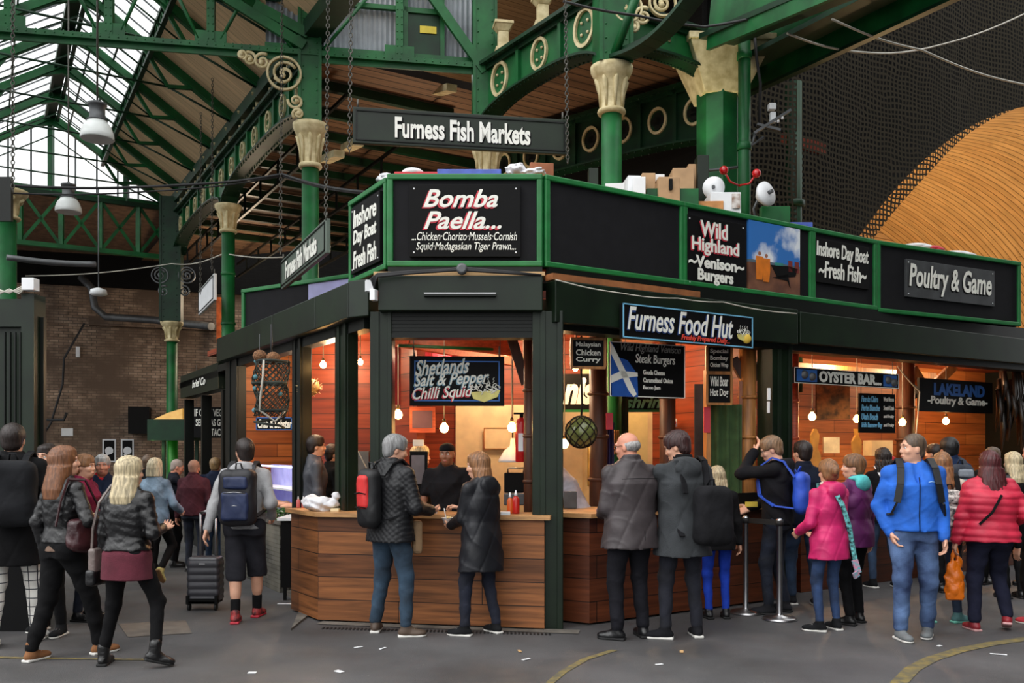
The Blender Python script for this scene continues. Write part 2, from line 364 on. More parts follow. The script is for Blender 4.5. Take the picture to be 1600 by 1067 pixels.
# drain slot in front of the counter
mb = MB()
for i in range(60):
    p = gnd(505+i*6.0, 982+i*.16)
    mb.box((p.x, p.y, .004), (.016, .07, .008))
tag(mb.build('drain_grating', M['drain']), 'slotted iron drain grating along the foot of the corner counter', 'drain')
ground_strip('kerb', [(500, 973), (700, 981), (905, 988)], .16, .006, M['kerb'], 'pale stone kerb along the foot of the counters', 'kerb')
mb = MB(); q = [gnd(185, 975), gnd(290, 970), gnd(300, 990), gnd(200, 996)]; mb.quad([p+Vector((0, 0, .005)) for p in q])
tag(mb.build('pavement_patch', mat('patched_asphalt', (104, 96, 88), .85, var=.15)), 'brownish rectangular patch in the asphalt left of the suitcase', 'pavement patch')
mb = MB(); q = [gnd(455, 985), gnd(470, 950), gnd(395, 880), gnd(330, 830), gnd(460, 830), gnd(560, 900)]
mb.prism([p+Vector((0, 0, .0)) for p in q], (0, 0, .02)); struct('trim_1', mb, M['kerb'])
# scraps of paper lying on the asphalt
for i, (px, py, w_, l_, c) in enumerate([(445, 944, .1, .02, 0), (822, 1031, .05, .012, 0), (1065, 1019, .05, .015, 1), (1468, 1010, .02, .02, 0), (1560, 1023, .08, .01, 0), (1030, 1039, .04, .012, 0), (598, 1014, .05, .01, 0), (812, 1018, .05, .012, 1), (530, 1050, .05, .02, 0), (394, 1052, .04, .02, 0), (560, 1012, .05, .012, 0)]):
    p = gnd(px, py); mb = MB(); mb.box((p.x, p.y, .006), (w_*1.5, l_*2, .004), Matrix.Rotation(i*.7, 3, 'Z'))
    tag(mb.build('paper_scrap', M['ply'] if c else M['white_plain']), '%s scrap of litter on the asphalt %s' % (['white', 'yellowish'][c], ['at the foot of the corner counter', 'in front of the parka customer', 'in front of the grey felt coat', 'near the broad yellow line, a dot', 'below the red shoes, a sliver', 'below the bald customer', 'by the grey haired customer', 'left of the bald customer', 'at the bottom of the lane', 'at the bottom left of the lane', 'below the corner of the counter'][i]), 'litter', 'scraps of litter on the asphalt')
# far brick wall on the left and sides of the hall
FB = Fr((-6, 27), (.857, .3))
def wall(name, fr, u0, u1, z0, z1, m, th=.3):
    mb = MB(); fr.box(mb, u0, u1, -th, 0, z0, z1); return struct(name, mb, m)
wall('wall_back', FB, -22, 8, 0, 8.7, M['brick'])
boxo('wall_top_band', M['brick_dk'], None, FB, -22, 8, 0, .12, 6.2, 8.6)['kind'] = 'structure'  # darker band across the upper part of the back wall
bpy.data.objects['wall_top_band'].name = 'trim_2'
wall('wall_occluder', Fr((13, 13), (-.15, -1)), 0, 26, 0, 13, M['brick_dk'])  # unseen wall added to cut the sky light coming from the right
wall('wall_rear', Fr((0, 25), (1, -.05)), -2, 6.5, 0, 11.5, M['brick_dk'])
# viaduct wall with the lit vault, right
FW = Fr((3.72, 13.5), (.848, .53)); AC, AZ, AR = 11.01, -2.66, 11.6
def archz(u):
    d = AR*AR-(u-AC)**2; return AZ+math.sqrt(d) if d > 0 else 0
mb = MB(); us = [-.95]+[q for q in (AC-AR+i*(2*AR)/80 for i in range(81)) if q > -.9]+[26]
for a, b in zip(us[:-1], us[1:]):
    if a < AC-AR-.01 or b > AC+AR+.01: za = zb = 0
    else: za, zb = archz(a), archz(b)
    for n in (0, -.04):
        P = [FW.p(a, n, za), FW.p(b, n, zb), FW.p(b, n, 12), FW.p(a, n, 12)]; mb.quad(P, [(a, za), (b, zb), (b, 12), (a, 12)])
    mb.quad([FW.p(a, 0, za), FW.p(b, 0, zb), FW.p(b, -.04, zb), FW.p(a, -.04, za)])
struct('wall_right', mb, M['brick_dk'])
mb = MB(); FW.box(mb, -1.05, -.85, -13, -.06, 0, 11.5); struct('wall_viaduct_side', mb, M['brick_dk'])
mb = MB(); N = 64
for i in range(N):
    a, b = math.pi*i/N, math.pi*(i+1)/N; r = AR+.02
    for j in range(8):
        n0, n1 = -.05-j, -1.05-j
        P = [FW.p(AC-r*math.cos(a), n0, AZ+r*math.sin(a)), FW.p(AC-r*math.cos(b), n0, AZ+r*math.sin(b)), FW.p(AC-r*math.cos(b), n1, AZ+r*math.sin(b)), FW.p(AC-r*math.cos(a), n1, AZ+r*math.sin(a))]
        mb.quad(P, [(a*r, n0), (b*r, n0), (b*r, n1), (a*r, n1)])
mb.quad([FW.p(AC-AR-.3, -8, 0), FW.p(AC+AR+.3, -8, 0), FW.p(AC+AR+.3, -8, AZ+AR), FW.p(AC-AR-.3, -8, AZ+AR)], [(0, 0), (15, 0), (15, 9), (0, 9)])
struct('ceiling_vault', mb, M['vault'])
for u, n, z, e in ((5.5, -2.5, 2.6, 240), (9.0, -3.5, 3.2, 300), (14, -2.5, 3.0, 240), (3.6, -6.0, 2.6, 150), (6.5, -6.6, 3.0, 170), (12, -6.0, 3.0, 200)):
    l = bpy.data.lights.new('vault_lamp', 'POINT'); l.energy = e; l.color = (1, .66, .33); l.shadow_soft_size = .25
    o = bpy.data.objects.new('vault_lamp', l); o.location = FW.p(u, n, z); COL.objects.link(o)
# net hung over the viaduct wall
mb = MB(); K = 40
for i in range(K):
    a = -.9+i*(13.2)/K; b = a+13.2/K
    for k in range(3):
        za, zb = max(archz(a)+.0, 0 if a < AC-AR else 0), archz(b) if b > AC-AR else 0
        za, zb = max(za, 4.4), max(zb, 4.4)
        z0a, z1a = za+(11.5-za)*k/3, za+(11.5-za)*(k+1)/3; z0b, z1b = zb+(11.5-zb)*k/3, zb+(11.5-zb)*(k+1)/3
        sa, sb = [.42+.06*math.sin(q*2.1) for q in (a, b)]
        mb.quad([FW.p(a, sa, z0a), FW.p(b, sb, z0b), FW.p(b, sb, z1b), FW.p(a, sa, z1a)], [(a, z0a), (b, z0b), (b, z1b), (a, z1a)])
tag(mb.build('netting', M['netting']), 'black pigeon netting hung over the viaduct wall around the lit vault', 'netting', kind='stuff')
mb = MB(); mb.tube([FW.p(.45, .35, 2.5), FW.p(.45, .35, 7.2)], .13, 12)
t = thing('wall_pipe', 'green pipe with a rusty red plate behind the black netting', 'pipe', FW.p(.45, .35, 2.5)); mb.build('pipe', M['green_dk'], t)
u0, u1, z0, z1 = FW.rect(1224, 1289, 207, 224, .3)
boxo('plate', mat('rusty_red_plate', (150, 62, 40), .8, var=.2), t, FW, u0, u1, .25, .32, z0, z1)
mb = MB(); mb.lathe([(.13, 0), (.17, .02), (.17, .1), (.13, .12)], FW.p(.45, .35, 5.3), 12); mb.build('collar', M['green_dk'], t)
# ---------------------------------------------------------------- roof over the left gallery
SP = 5.0; ZE, ZR = 7.42, 9.1
def rp(t, s, z): return row1(t, s, z)
def slope_quad(mb, t0, t1, s0, z0, s1, z1, step=1.0):
    t = t0
    while t < t1-1e-6:
        e = min(t+step, t1); L = math.hypot(s1-s0, z1-z0)
        mb.quad([rp(t, s0, z0), rp(e, s0, z0), rp(e, s1, z1), rp(t, s1, z1)], [(0, t), (0, e), (L, e), (L, t)]); t = e
T0, T1 = -3.0, 10.5; SM, ZM = 1.45, ZE+(ZR-ZE)*1.45/2.5
mb = MB(); slope_quad(mb, T0, T1+.1, -.1, ZE-.05, SM, ZM); slope_quad(mb, T0, T1+.1, -.1, ZE, SM, ZM+.06); struct('ceiling_gallery', mb, M['boards_gr'])
def glaz(name, t0, t1, s0, z0, s1, z1):
    mb = MB(); slope_quad(mb, t0, t1, s0, z0+.05, s1, z1+.05); o = struct(name, mb, M['glass'])
    mb = MB(); t = t0
    while t <= t1: mb.beam(rp(t, s0, z0), rp(t, s1, z1), .016, .025); t += .42
    for k in (.33, .66): mb.beam(rp(t0, s0+(s1-s0)*k, z0+(z1-z0)*k), rp(t1, s0+(s1-s0)*k, z0+(z1-z0)*k), .03, .04)
    mb.build('glazing_bars', M['steel_dk'], o)
glaz('window_1', T0, T1, SM, ZM, 2.5, ZR); glaz('window_2', T0, T1, SP, ZE, 2.5, ZR)
# lattice kerb between boards and glass, ridge and eaves
t = thing('roof_kerb_lattice', 'green lattice strip running up the roof between boards and glass', 'roof lattice', rp(T0, SM, ZM)); mb = MB(); k = T0
while k < T1:
    mb.beam(rp(k, SM, ZM-.02), rp(k+.22, SM, ZM+.0-.25), .025, .03); mb.beam(rp(k+.44, SM, ZM-.02), rp(k+.22, SM, ZM-.25), .025, .03); k += .44
mb.build('lattice', M['green'], t)
mb = MB(); mb.beam(rp(T0, SM, ZM-.02), rp(T1, SM, ZM-.02), .07, .06); mb.beam(rp(T0, SM, ZM-.26), rp(T1, SM, ZM-.26), .07, .06); mb.build('rail', M['green_dk'], t)
mb = MB(); mb.beam(rp(T0, 2.5, ZR-.02), rp(T1, 2.5, ZR-.02), .16, .2)
mb.beam(rp(T0, 2.62, ZR-.16), rp(T1, 2.62, ZR-.16), .05, .12); mb.beam(rp(T0, 2.38, ZR-.16), rp(T1, 2.38, ZR-.16), .05, .12)
tag(mb.build('ridge_beam', M['green_dk']), 'dark green ridge beam along the top of the glass roof', 'beam')
mb = MB(); mb.beam(rp(T0, -.02, ZE-.14), rp(T1, -.02, ZE-.14), .3, .22)
tag(mb.build('eaves_gutter', M['green_dk']), 'dark gutter at the foot of the boarded roof above the arched girders', 'gutter')
mb = MB(); mb.beam(rp(T0, SP, ZE-.1), rp(T1, SP, ZE-.1), .3, .3); mb.beam(rp(T0, SP, ZE-.6), rp(T1, SP, ZE-.6), .06, .3)
tag(mb.build('eaves_beam', M['green_dk']), 'green eaves beam at the far left of the glass roof', 'beam')
mb = MB()
# trusses
places = ['nearest', 'second', 'third', 'fourth', 'fifth', 'sixth', 'farthest']
for i, tt in enumerate([0.6, 2.3, 4.0, 5.6, 7.2, 8.8, 10.3]):
    t = thing('roof_truss', 'green riveted roof truss under the glass, %s of the row%s' % (places[i], ', above the tie girder' if i == 0 else ''), 'truss', rp(tt, 0, ZE), 'roof trusses of the glass gallery')
    for sg in (0, 1):
        f = (lambda s: s) if sg == 0 else (lambda s: SP-s)
        mb = MB(); mb.beam(rp(tt, f(0), ZE-.08), rp(tt, f(2.5), ZR-.1), .07, .15); mb.beam(rp(tt, f(0), ZE-.15), rp(tt, f(2.5), ZR-.17), .15, .02); mb.build('rafter', M['green'], t)
        mb = MB(); Kp = rp(tt, f(1.15), ZE+.3)
        mb.beam(Kp, rp(tt, f(.72), ZE+.36), .06, .06); mb.beam(Kp, rp(tt, f(1.65), ZE+(ZR-ZE)*.64), .06, .06); mb.build('strut', M['green'], t)
        mb = MB(); mb.tube([rp(tt, f(0.05), ZE-.12), Kp], .018, 6); mb.tube([Kp, rp(tt, f(2.5), ZE+1.15)], .014, 6); mb.build('rod', M['green_dk'], t)
    mb = MB(); mb.tube([rp(tt, 1.15, ZE+.3), rp(tt, SP-1.15, ZE+.3)], .018, 6); mb.build('tie_rod', M['green_dk'], t)
    mb = MB(); mb.prism([rp(tt-.04, 2.5-.35, ZR-.42), rp(tt-.04, 2.5, ZR-.3), rp(tt-.04, 2.5+.35, ZR-.42), rp(tt-.04, 2.5+.3, ZR-.22), rp(tt-.04, 2.5, ZR-.08), rp(tt-.04, 2.5-.3, ZR-.22)], DL*.08); mb.build('gusset_plate', M['green'], t)
# glazed gable end
mb = MB(); zb = 7.4; P = [rp(T1, -.2, zb), rp(T1, SP+.2, zb), rp(T1, SP, ZE), rp(T1, 2.5, ZR), rp(T1, 0, ZE)]
mb.quad(P); g = struct('window_3', mb, M['glass'])
mb = MB()
for s in [0.25+i*.44 for i in range(11)]:
    zt = ZE+(ZR-ZE)*(s/2.5 if s < 2.5 else (SP-s)/2.5); mb.beam(rp(T1-.03, s, zb), rp(T1-.03, s, zt), .03, .03, (1, 0, 0))
mb.build('glazing_bars', M['steel_dk'], g)
mb = MB()
for s in (.95, 2.5, 4.05):
    zt = ZE+(ZR-ZE)*(s/2.5 if s < 2.5 else (SP-s)/2.5); mb.beam(rp(T1-.06, s, zb-.1), rp(T1-.06, s, zt), .11, .1, (1, 0, 0))
mb.beam(rp(T1-.06, -.2, zb-.03), rp(T1-.06, SP+.2, zb-.03), .1, .12)
mb.build('mullion', M['green'], g)
# green lattice girder under the gable
t = thing('lattice_girder', 'deep green lattice girder crossing below the glazed gable end', 'girder', rp(T1, 0, 6.1))
za, zc = 6.15, 7.3
mb = MB(); mb.beam(rp(T1-.1, -.2, zc), rp(T1-.1, SP+1.5, zc), .12, .1); mb.build('top_chord', M['green_dk'], t)
mb = MB(); mb.beam(rp(T1-.1, -.2, za), rp(T1-.1, SP+1.5, za), .14, .1); mb.build('bottom_chord', M['green'], t)
s = -.1
while s < SP+1.2:
    mb = MB(); mb.beam(rp(T1-.1, s, za), rp(T1-.1, s, zc), .07, .1, (1, 0, 0)); mb.build('post', M['green'], t)
    for a, b in ((za, zc), (zc, za)):
        mb = MB(); mb.beam(rp(T1-.1, s, a), rp(T1-.1, s+.8, b), .03, .07, DR); mb.build('brace', M['green'], t)
    s += .8
# boards beyond the gable and dark roof over the rest
def slab(name, pts, z, m, th=.12):
    mb = MB(); mb.prism([Vector((p[0], p[1], z)) for p in pts], (0, 0, th), uvf=lambda p: (p.x*.857+p.y*.515, -p.x*.515+p.y*.857)); return struct(name, mb, m)
a = rp(T1+.1, -.3, 0); b_ = rp(T1+.1, SP+6, 0); c_ = rp(26, SP+6, 0); d_ = rp(26, -.3, 0)
mb = MB(); mb.quad([a+ZV*7.35, b_+ZV*7.35, c_+ZV*6.6, d_+ZV*6.6], [(0, 0), (0, 11), (15, 11), (15, 0)]); mb.quad([a+ZV*7.5, b_+ZV*7.5, c_+ZV*7.6, d_+ZV*7.6]); struct('ceiling_far', mb, mat('far_roof_boards', (120, 92, 72), .8, var=.2))
# timber roof behind the stall (second bay)
a = rp(-.0, -.1, 0); b_ = rp(16, -.1, 0); c_ = rp(16, -12, 0); d_ = a+DR*2.65; e_ = Vector((1.0, 10.6, 0)); f_ = FW.p(-.1, 0, 0); c_ = FW.p(-.1, 0, 0)-FW.N*11
slab('ceiling_bay', [a, d_, e_, f_, c_, b_], 7.02, M['boards_or'])
slab('ceiling_right', [Vector((-.6, 13.2, 0)), Vector((1.6, 11.4, 0)), FW.p(-.2, .1, 0), FW.p(-.2, .1, 0)-FW.N*10, Vector((-4, 24, 0))], 8.7, M['boards'])
ordn = ['first', 'second', 'third', 'fourth', 'fifth', 'sixth', 'seventh', 'eighth', 'ninth', 'tenth', 'eleventh', 'twelfth']
for i in range(11):
    k = .75+i*1.0
    mb = MB(); mb.beam(rp(k, -.12, 6.93), rp(k, -2.55 if k < 2.4 else -9, 6.93), .1, .13)
    tag(mb.build('roof_purlin', M['green_dk']), 'dark purlin under the timber roof, %s back from the corrugated gable' % ordn[i], 'purlin', 'dark purlins of the timber roof')
for i in range(5):
    mb = MB(); s = -.7-i*1.5; mb.beam(rp(3.2 if i > 1 else .5, s, 6.76), rp(13, s, 6.7), .04, .05); mb.beam(rp(2.2, s, 6.35), rp(13, s, 6.35), .05, .05)
    for j in range(9): mb.beam(rp(2.8+j*1.15, s, 6.35), rp(2.8+j*1.15, s, 6.75), .03, .04, (1, 0, 0))
    tag(mb.build('roof_tie', M['bottle_dk']), 'dark iron tie under the timber roof, %s to the right of the gallery columns' % ordn[i], 'roof tie', 'iron ties of the timber roof')
for p, q in (((748, 152), (800, 138)), ((540, 232), (560, 222)), ((508, 250), (530, 240)), ((660, 150), (706, 137))):
    a, b = at(*p, 14), at(*q, 12.9); mb = MB(); mb.beam(a, b, .16, .1)
    tag(mb.build('timber_cleat', M['cream']), 'short pale timber block under the roof %s' % {748: 'above the long hanging sign', 540: 'at the left end of the long hanging sign', 508: 'beside the riveted post', 660: 'nearest the corrugated gable'}[p[0]], 'timber block', 'pale timber blocks under the roof')
for x_, y_, z_, e_l in ((-1.6, 14.6, 4.7, 130), (1.2, 14.0, 4.9, 8), (-6.5, 22, 5.2, 160)):  # unseen point lights added to brighten the timber roof and brick wall
    l = bpy.data.lights.new('hall_fill', 'POINT'); l.energy = e_l; l.color = (1, .78, .55); l.shadow_soft_size = .3
    o = bpy.data.objects.new('hall_fill', l); o.location = (x_, y_, z_); COL.objects.link(o)
# ---------------------------------------------------------------- columns
def column(x, y, r, zc, ch, label, zb=0, m=None, rings=()):
    t = thing('column', label, 'column', (x, y, zb)); t['kind'] = 'thing'
    mb = MB(); mb.lathe([(r*1.5, zb), (r*1.5, zb+.25), (r*1.1, zb+.35), (r*1.04, zb+.4), (r, zc-ch)], (x, y, 0), 24)
    for z in rings: mb.lathe([(r, z-.03), (r*1.13, z-.02), (r*1.13, z+.02), (r, z+.03)], (x, y, 0), 24)
    mb.build('shaft', m or M['green'], t)
    k = r/.115; mb = MB()
    prof = [(r*1.0, 0), (r*1.32, .01), (r*1.4, .035), (r*1.32, .06), (r*1.05, .07), (r*1.1, .2), (r*1.2, .3), (r*1.45, .38), (r*1.7, .425), (r*1.75, .43), (r*1.85, .455), (r*2.05, .5), (r*2.08, .55)]
    mb.lathe([(a, zc-ch+b*ch/.55) for a, b in prof], (x, y, 0), 28)
    for q in range(8):   # leaves
        an = q*math.pi/4+.2; c, s = math.cos(an), math.sin(an)
        pts = [(x+c*r*(1.12), y+s*r*1.12, zc-ch+.08), (x+c*r*1.2, y+s*r*1.2, zc-ch+.25), (x+c*r*1.45, y+s*r*1.45, zc-ch+.37*ch/.55), (x+c*r*1.7, y+s*r*1.7, zc-ch+.40*ch/.55)]
        mb.tube(pts, [r*.12, r*.2, r*.28, r*.1], 6)
    mb.build('capital', M['cream'], t); return t
cA = column(-2.74, 12, .113, 6.04, .6, 'green iron column with cream capital behind the slanted hanging sign', rings=(3.9,))
cB = column(-5.14, 16, .115, 6.04, .5, 'green iron column with cream capital beside the small hanging sign', rings=(3.2, 3.9, 4.8))
cC = column(1.15, 10.2, .118, 6.04, .55, 'green iron column with cream capital above the cardboard boxes')
cF = column(-.35, 12.6, .13, 6.04, .55, 'iron column with cream capital half hidden behind the long hanging sign')
cE = column(-4.35, 18.2, .12, 4.97, .45, 'far iron column with cream capital left of the slanted hanging sign', m=M['green_dk'])
cD = column(-7.7, 20, .12, 4.5, .45, 'slim iron column with cream capital in front of the brick wall')
cG = column(-7.0, 12.2, .14, 5.2, .4, 'green column at the left edge above the dark stall')
def post(x, y, w_, z0, z1, label, fr=FC, m='green', name='post'):
    mb = MB(); O = Fr((x, y), fr.U[:2]); O.box(mb, -w_/2, w_/2, -w_/2, w_/2, z0, z1)
    for s in (-1, 1):
        k = z0+.1
        while k < z1: mb.ball(O.p(s*w_*.33, w_/2, k), .014, 6); k += .16
        O.box(mb, s*w_/2-.02, s*w_/2+.02, w_/2-.01, w_/2+.02, z0, z1)
    return tag(mb.build(name, M[m]), label, 'post')
FG = Fr((-2.74, 11.93), (1, .177))   # plane of the gable truss over the stall
post(-2.74, 12, .27, 6.04, 8.6, 'riveted green post standing on the capital behind the slanted sign', FG)
post(-.4, 12.4, .3, 6.04, 8.6, 'riveted green post above the long hanging sign', FG)
post(1.15, 10.2, .36, 6.04, 8.8, 'wide riveted green post above the capital over the boxes', FG)
post(-7.7, 20, .42, 4.5, 7.3, 'green post standing on the slim column before the brick wall', FG, 'green_dk')
# ---------------------------------------------------------------- arched girders with rings
def arch_girder(name, P, Q, zs, zt, rise, nr, label, m='green', soff=.26, ringr=.17, dark=False, ts=None):
    P, Q = Vector(P), Vector(Q); P.z = Q.z = 0; L = (Q-P).length; fr = Fr(P[:2], (Q-P)[:2]); t = thing(name, label, 'girder', P+ZV*zs); t['kind'] = 'thing'
    def zz(u): x = 2*u/L-1; return zs+rise*max(0, 1-abs(x)**2.6)**.5
    K = 32; mb = MB()
    for i in range(K):
        a, b = L*i/K, L*(i+1)/K
        mb.hexa([fr.p(a, .02, zz(a)), fr.p(b, .02, zz(b)), fr.p(b, -.02, zz(b)), fr.p(a, -.02, zz(a)), fr.p(a, .02, zt), fr.p(b, .02, zt), fr.p(b, -.02, zt), fr.p(a, -.02, zt)])
    mb.build('web', M[m], t)
    mb = MB()
    for i in range(K):
        a, b = L*i/K, L*(i+1)/K
        mb.hexa([fr.p(a, soff/2, zz(a)-.03), fr.p(b, soff/2, zz(b)-.03), fr.p(b, -soff/2, zz(b)-.03), fr.p(a, -soff/2, zz(a)-.03), fr.p(a, soff/2, zz(a)), fr.p(b, soff/2, zz(b)), fr.p(b, -soff/2, zz(b)), fr.p(a, -soff/2, zz(a))])
        for s in (-1, 1): mb.ball(fr.p((a+b)/2, s*soff*.36, (zz(a)+zz(b))/2-.035), .016, 6)
    mb.build('arch_flange', M[m+'_dk'] if m+'_dk' in M else M[m], t)
    mb = MB(); fr.box(mb, -.02, L+.02, -.15, .15, zt, zt+.05); fr.box(mb, -.02, L+.02, -.07, .07, zt-.06, zt); k = .05
    while k < L:
        for s in (-1, 1): mb.ball(fr.p(k, s*.12, zt), .014, 6)
        k += .12
    mb.build('top_flange', M['green_dk'], t)
    for i in range(nr+1):
        u = L*i/nr; mb = MB(); fr.box(mb, u-.03, u+.03, -.07, .07, zz(min(max(u, .02), L-.02)), zt); mb.build('stiffener', M[m], t)
    for i in range(nr):
        u = L*(i+.5)/nr; lo = max(zz(u-ringr) if u > ringr else zs, zz(min(u+ringr, L))); c = (max(lo, zz(u))+zt)/2-.0; rr = min(ringr, (zt-zz(u))*.40)
        mb = MB()
        for s in (1, -1):
            mb.ring(fr.p(u, .02*s, c), fr.U*(.8), ZV, rr*.8, rr, fr.N*.035*s, 24)
            if not dark:
                for q in range(4):
                    an = q*math.pi/2+.78; mb.ball(fr.p(u+.8*rr*.42*math.cos(an), .03*s, c+rr*.42*math.sin(an)), .022, 6)
        mb.build('ring', M['cream'], t)
        if dark:
            mb = MB()
            for q in range(4):
                an = q*math.pi/2; mb.lathe([(rr*.3, 0), (rr*.3, .012)], fr.p(u+rr*.34*math.cos(an)*.8, .02, c+rr*.34*math.sin(an)), 14, axis=fr.N)
            mb.lathe([(rr*.3, 0), (rr*.3, .012)], fr.p(u, .02, c), 14, axis=fr.N)
            mb.build('quatrefoil', M['bottle_dk'], t)
    return t
A_, B_ = Vector((-2.74, 12, 0)), Vector((-5.14, 16, 0))
arch_girder('arched_girder', B_, A_, 6.06, 6.95, .36, 6, 'arched green girder with cream rings between the two nearer left columns', soff=.3)
arch_girder('arched_girder', Vector((-7.54, 20, 0)), B_, 6.06, 6.95, .36, 6, 'arched green girder with cream rings running on to the brick wall', soff=.3)
arch_girder('arched_girder', Vector((-.4, 12.4, 0)), Vector((1.15, 10.2, 0)), 6.06, 6.95, .36, 3, 'arched green girder with three large cream rings above the long hanging sign', soff=.3, ringr=.26)
bk0, bk1 = Vector((2.85, 12.45, 0)), Vector((-.35, 15.2, 0))
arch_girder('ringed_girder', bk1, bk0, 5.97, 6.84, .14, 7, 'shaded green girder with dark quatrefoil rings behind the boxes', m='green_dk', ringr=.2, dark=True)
P_ = Vector((2.62, 11.15, 0))
arch_girder('arched_girder', Vector((1.15, 10.2, 0)), P_, 6.06, 6.75, .32, 1, 'short plain arched girder between the boxes column and the big pillar', ringr=.0001)
# brackets on top of the girders
def bracket(p, h, label, grp):
    mb = MB(); fr = Fr(p[:2], FG.U[:2]); z = p[2]
    fr.box(mb, -.11, .11, -.09, .09, z, z+.07); fr.box(mb, -.07, .07, -.06, .06, z+.07, z+h*.7)
    mb.hexa([fr.p(-.07, .06, z+h*.7), fr.p(.07, .06, z+h*.7), fr.p(.07, -.06, z+h*.7), fr.p(-.07, -.06, z+h*.7), fr.p(-.12, .11, z+h*.9), fr.p(.12, .11, z+h*.9), fr.p(.12, -.11, z+h*.9), fr.p(-.12, -.11, z+h*.9)])
    fr.box(mb, -.13, .13, -.12, .12, z+h*.9, z+h)
    tag(mb.build('roof_bracket', M['cream'], None, .008), label, 'bracket', grp)
for i in range(3):
    k = .18+i*.33; p = Vector((-.4, 12.4, 0)).lerp(Vector((1.15, 10.2, 0)), k); bracket((p.x, p.y, 7.0), .42, 'cream bracket on the three-ring girder, %s from the long hanging sign' % ordn[i], 'cream brackets on the three-ring girder')
for i in range(10):
    p = row1(.7+i*.9, 0, 0); bracket((p.x, p.y, 7.0), .3, 'small cream bracket under the gallery gutter, %s from the riveted post' % ordn[i], 'cream brackets along the gallery gutter')
# brace from the boxes column up over the lane
mb = MB(); a, b = Vector((1.18, 10.1, 6.1)), at(1100, -25, 9.0)
K = 10; pts = [a.lerp(b, i/K)+Vector((0, 0, -.16*math.sin(math.pi*i/K))) for i in range(K+1)]
for i in range(K): mb.beam(pts[i], pts[i+1], .24, .04); mb.beam(pts[i]+ZV*.06, pts[i+1]+ZV*.06, .04, .1)
tag(mb.build('arch_brace', M['green_dk']), 'dark riveted curved brace rising over the lane from the boxes column', 'brace')
mb = MB(); mb.tube([at(958, 90, 10.05), at(1000, -20, 9.7)], .05, 10)
tag(mb.build('brace_rod', M['green']), 'thin green rod beside the curved brace above the boxes column', 'rod')
def spiral(mb, fr, u, z, r, turns, a0, sg, n=.1, th=.022, K=26):
    pts = [fr.p(u+(r*(1-i/K*.82))*math.cos(a0+sg*turns*2*math.pi*i/K), n, z+(r*(1-i/K*.82))*math.sin(a0+sg*turns*2*math.pi*i/K)) for i in range(K+1)]
    mb.tube(pts, [th*(1-.3*i/K) for i in range(K+1)], 6); mb.ball(pts[-1], th*1.7, 8)
# cream scrollwork
for (lab, fr, items) in (
    ('cream iron scrollwork with a big ring beside the riveted post', FG, [(444, 115, 27, 1), (410, 96, 13, 0), (390, 92, 11, 0), (462, 158, 12, 0), (466, 178, 9, 0), (378, 86, 8, 0)]),
    ('cream iron scrollwork beside the wide post above the boxes column', Fr((1.15, 10.15), (1, .1)), [(980, 12, 24, 1), (1005, 26, 15, 0), (1035, 5, 22, 1), (990, 42, 9, 0)]),
    ('dark iron scrollwork around the post before the brick wall', Fr((-7.7, 19.9), (1, .177)), [(250, 430, 13, 1), (292, 430, 13, 1), (256, 455, 9, 0), (288, 455, 9, 0)])):
    u, z = fr.hit(items[0][0], items[0][1], .1); t = thing('scrollwork', lab, 'scrollwork', fr.p(u, .1, z)); mb = MB(); k = 0
    for (px, py, r, big) in items:
        u, z = fr.hit(px, py, .1); Y = fr.p(u, .1, z).y; rr = r*Y/F
        if big:
            mb.ring(fr.p(u, .08, z), fr.U, ZV, rr*.88, rr, fr.N*.05, 28)
            spiral(mb, fr, u, z, rr*.72, 1.6, .5, 1); spiral(mb, fr, u, z, rr*.62, .8, 3.6, 1, th=.016)
        else: spiral(mb, fr, u, z, rr, 1.5, 1.0+k, -1 if k % 2 else 1); k += 1
    mb.build('scrolls', M['cream'] if 'cream' in lab else M['steel_dk'], t)
# big pillar with splayed cream head, downpipe
t = thing('pillar', 'big eight-sided green pillar with splayed cream head lit from the left', 'pillar', (P_.x, P_.y, 0)); t['kind'] = 'thing'
mb = MB(); mb.lathe([(.27, 0), (.27, 6.1)], (P_.x-.02, P_.y, 0), 8, sm=False); mb.build('shaft', M['green'], t)
O = Fr((P_.x, P_.y), (1, .05)); mb = MB()
mb.hexa([O.p(-.26, .26, 6.05), O.p(.26, .26, 6.05), O.p(.26, -.26, 6.05), O.p(-.26, -.26, 6.05), O.p(-.47, .42, 6.62), O.p(.55, .42, 6.62), O.p(.55, -.42, 6.62), O.p(-.47, -.42, 6.62)])
O.box(mb, -.5, .58, -.45, .45, 6.62, 6.7); mb.build('head', M['cream'], t, .01)
mb = MB(); mb.tube([(P_.x-.3, P_.y-.3, 5.05), (P_.x+.3, P_.y-.36, 5.1)], .018, 6); mb.tube([(P_.x-.32, P_.y-.3, 5.05), (P_.x-.25, P_.y+.1, 5.0)], .012, 6); mb.build('strap', M['steel_dk'], t)
mb = MB(); p = at(1163, 335, 10.7); mb.tube([(p.x, p.y, 3.0), (p.x, p.y, 6.9)], .075, 14)
for z in (3.9, 5.3, 6.4): mb.lathe([(.078, z-.05), (.092, z-.04), (.092, z+.04), (.078, z+.05)], (p.x, p.y, 0), 14)
tag(mb.build('downpipe', M['green']), 'round green downpipe in front of the big pillar', 'pipe')
mb = MB(); mb.tube([at(1178, 40, 10.5), at(1182, 90, 10.5), at(1188, 130, 10.6), at(1186, 200, 10.7)], .018, 6)
tag(mb.build('cable', M['cable']), 'thick black cable hanging right of the downpipe', 'cable')
l = bpy.data.lights.new('uplighter', 'SPOT'); l.energy = 60; l.color = (1, .93, .62); l.spot_size = R(50); l.spot_blend = .6; l.shadow_soft_size = .05
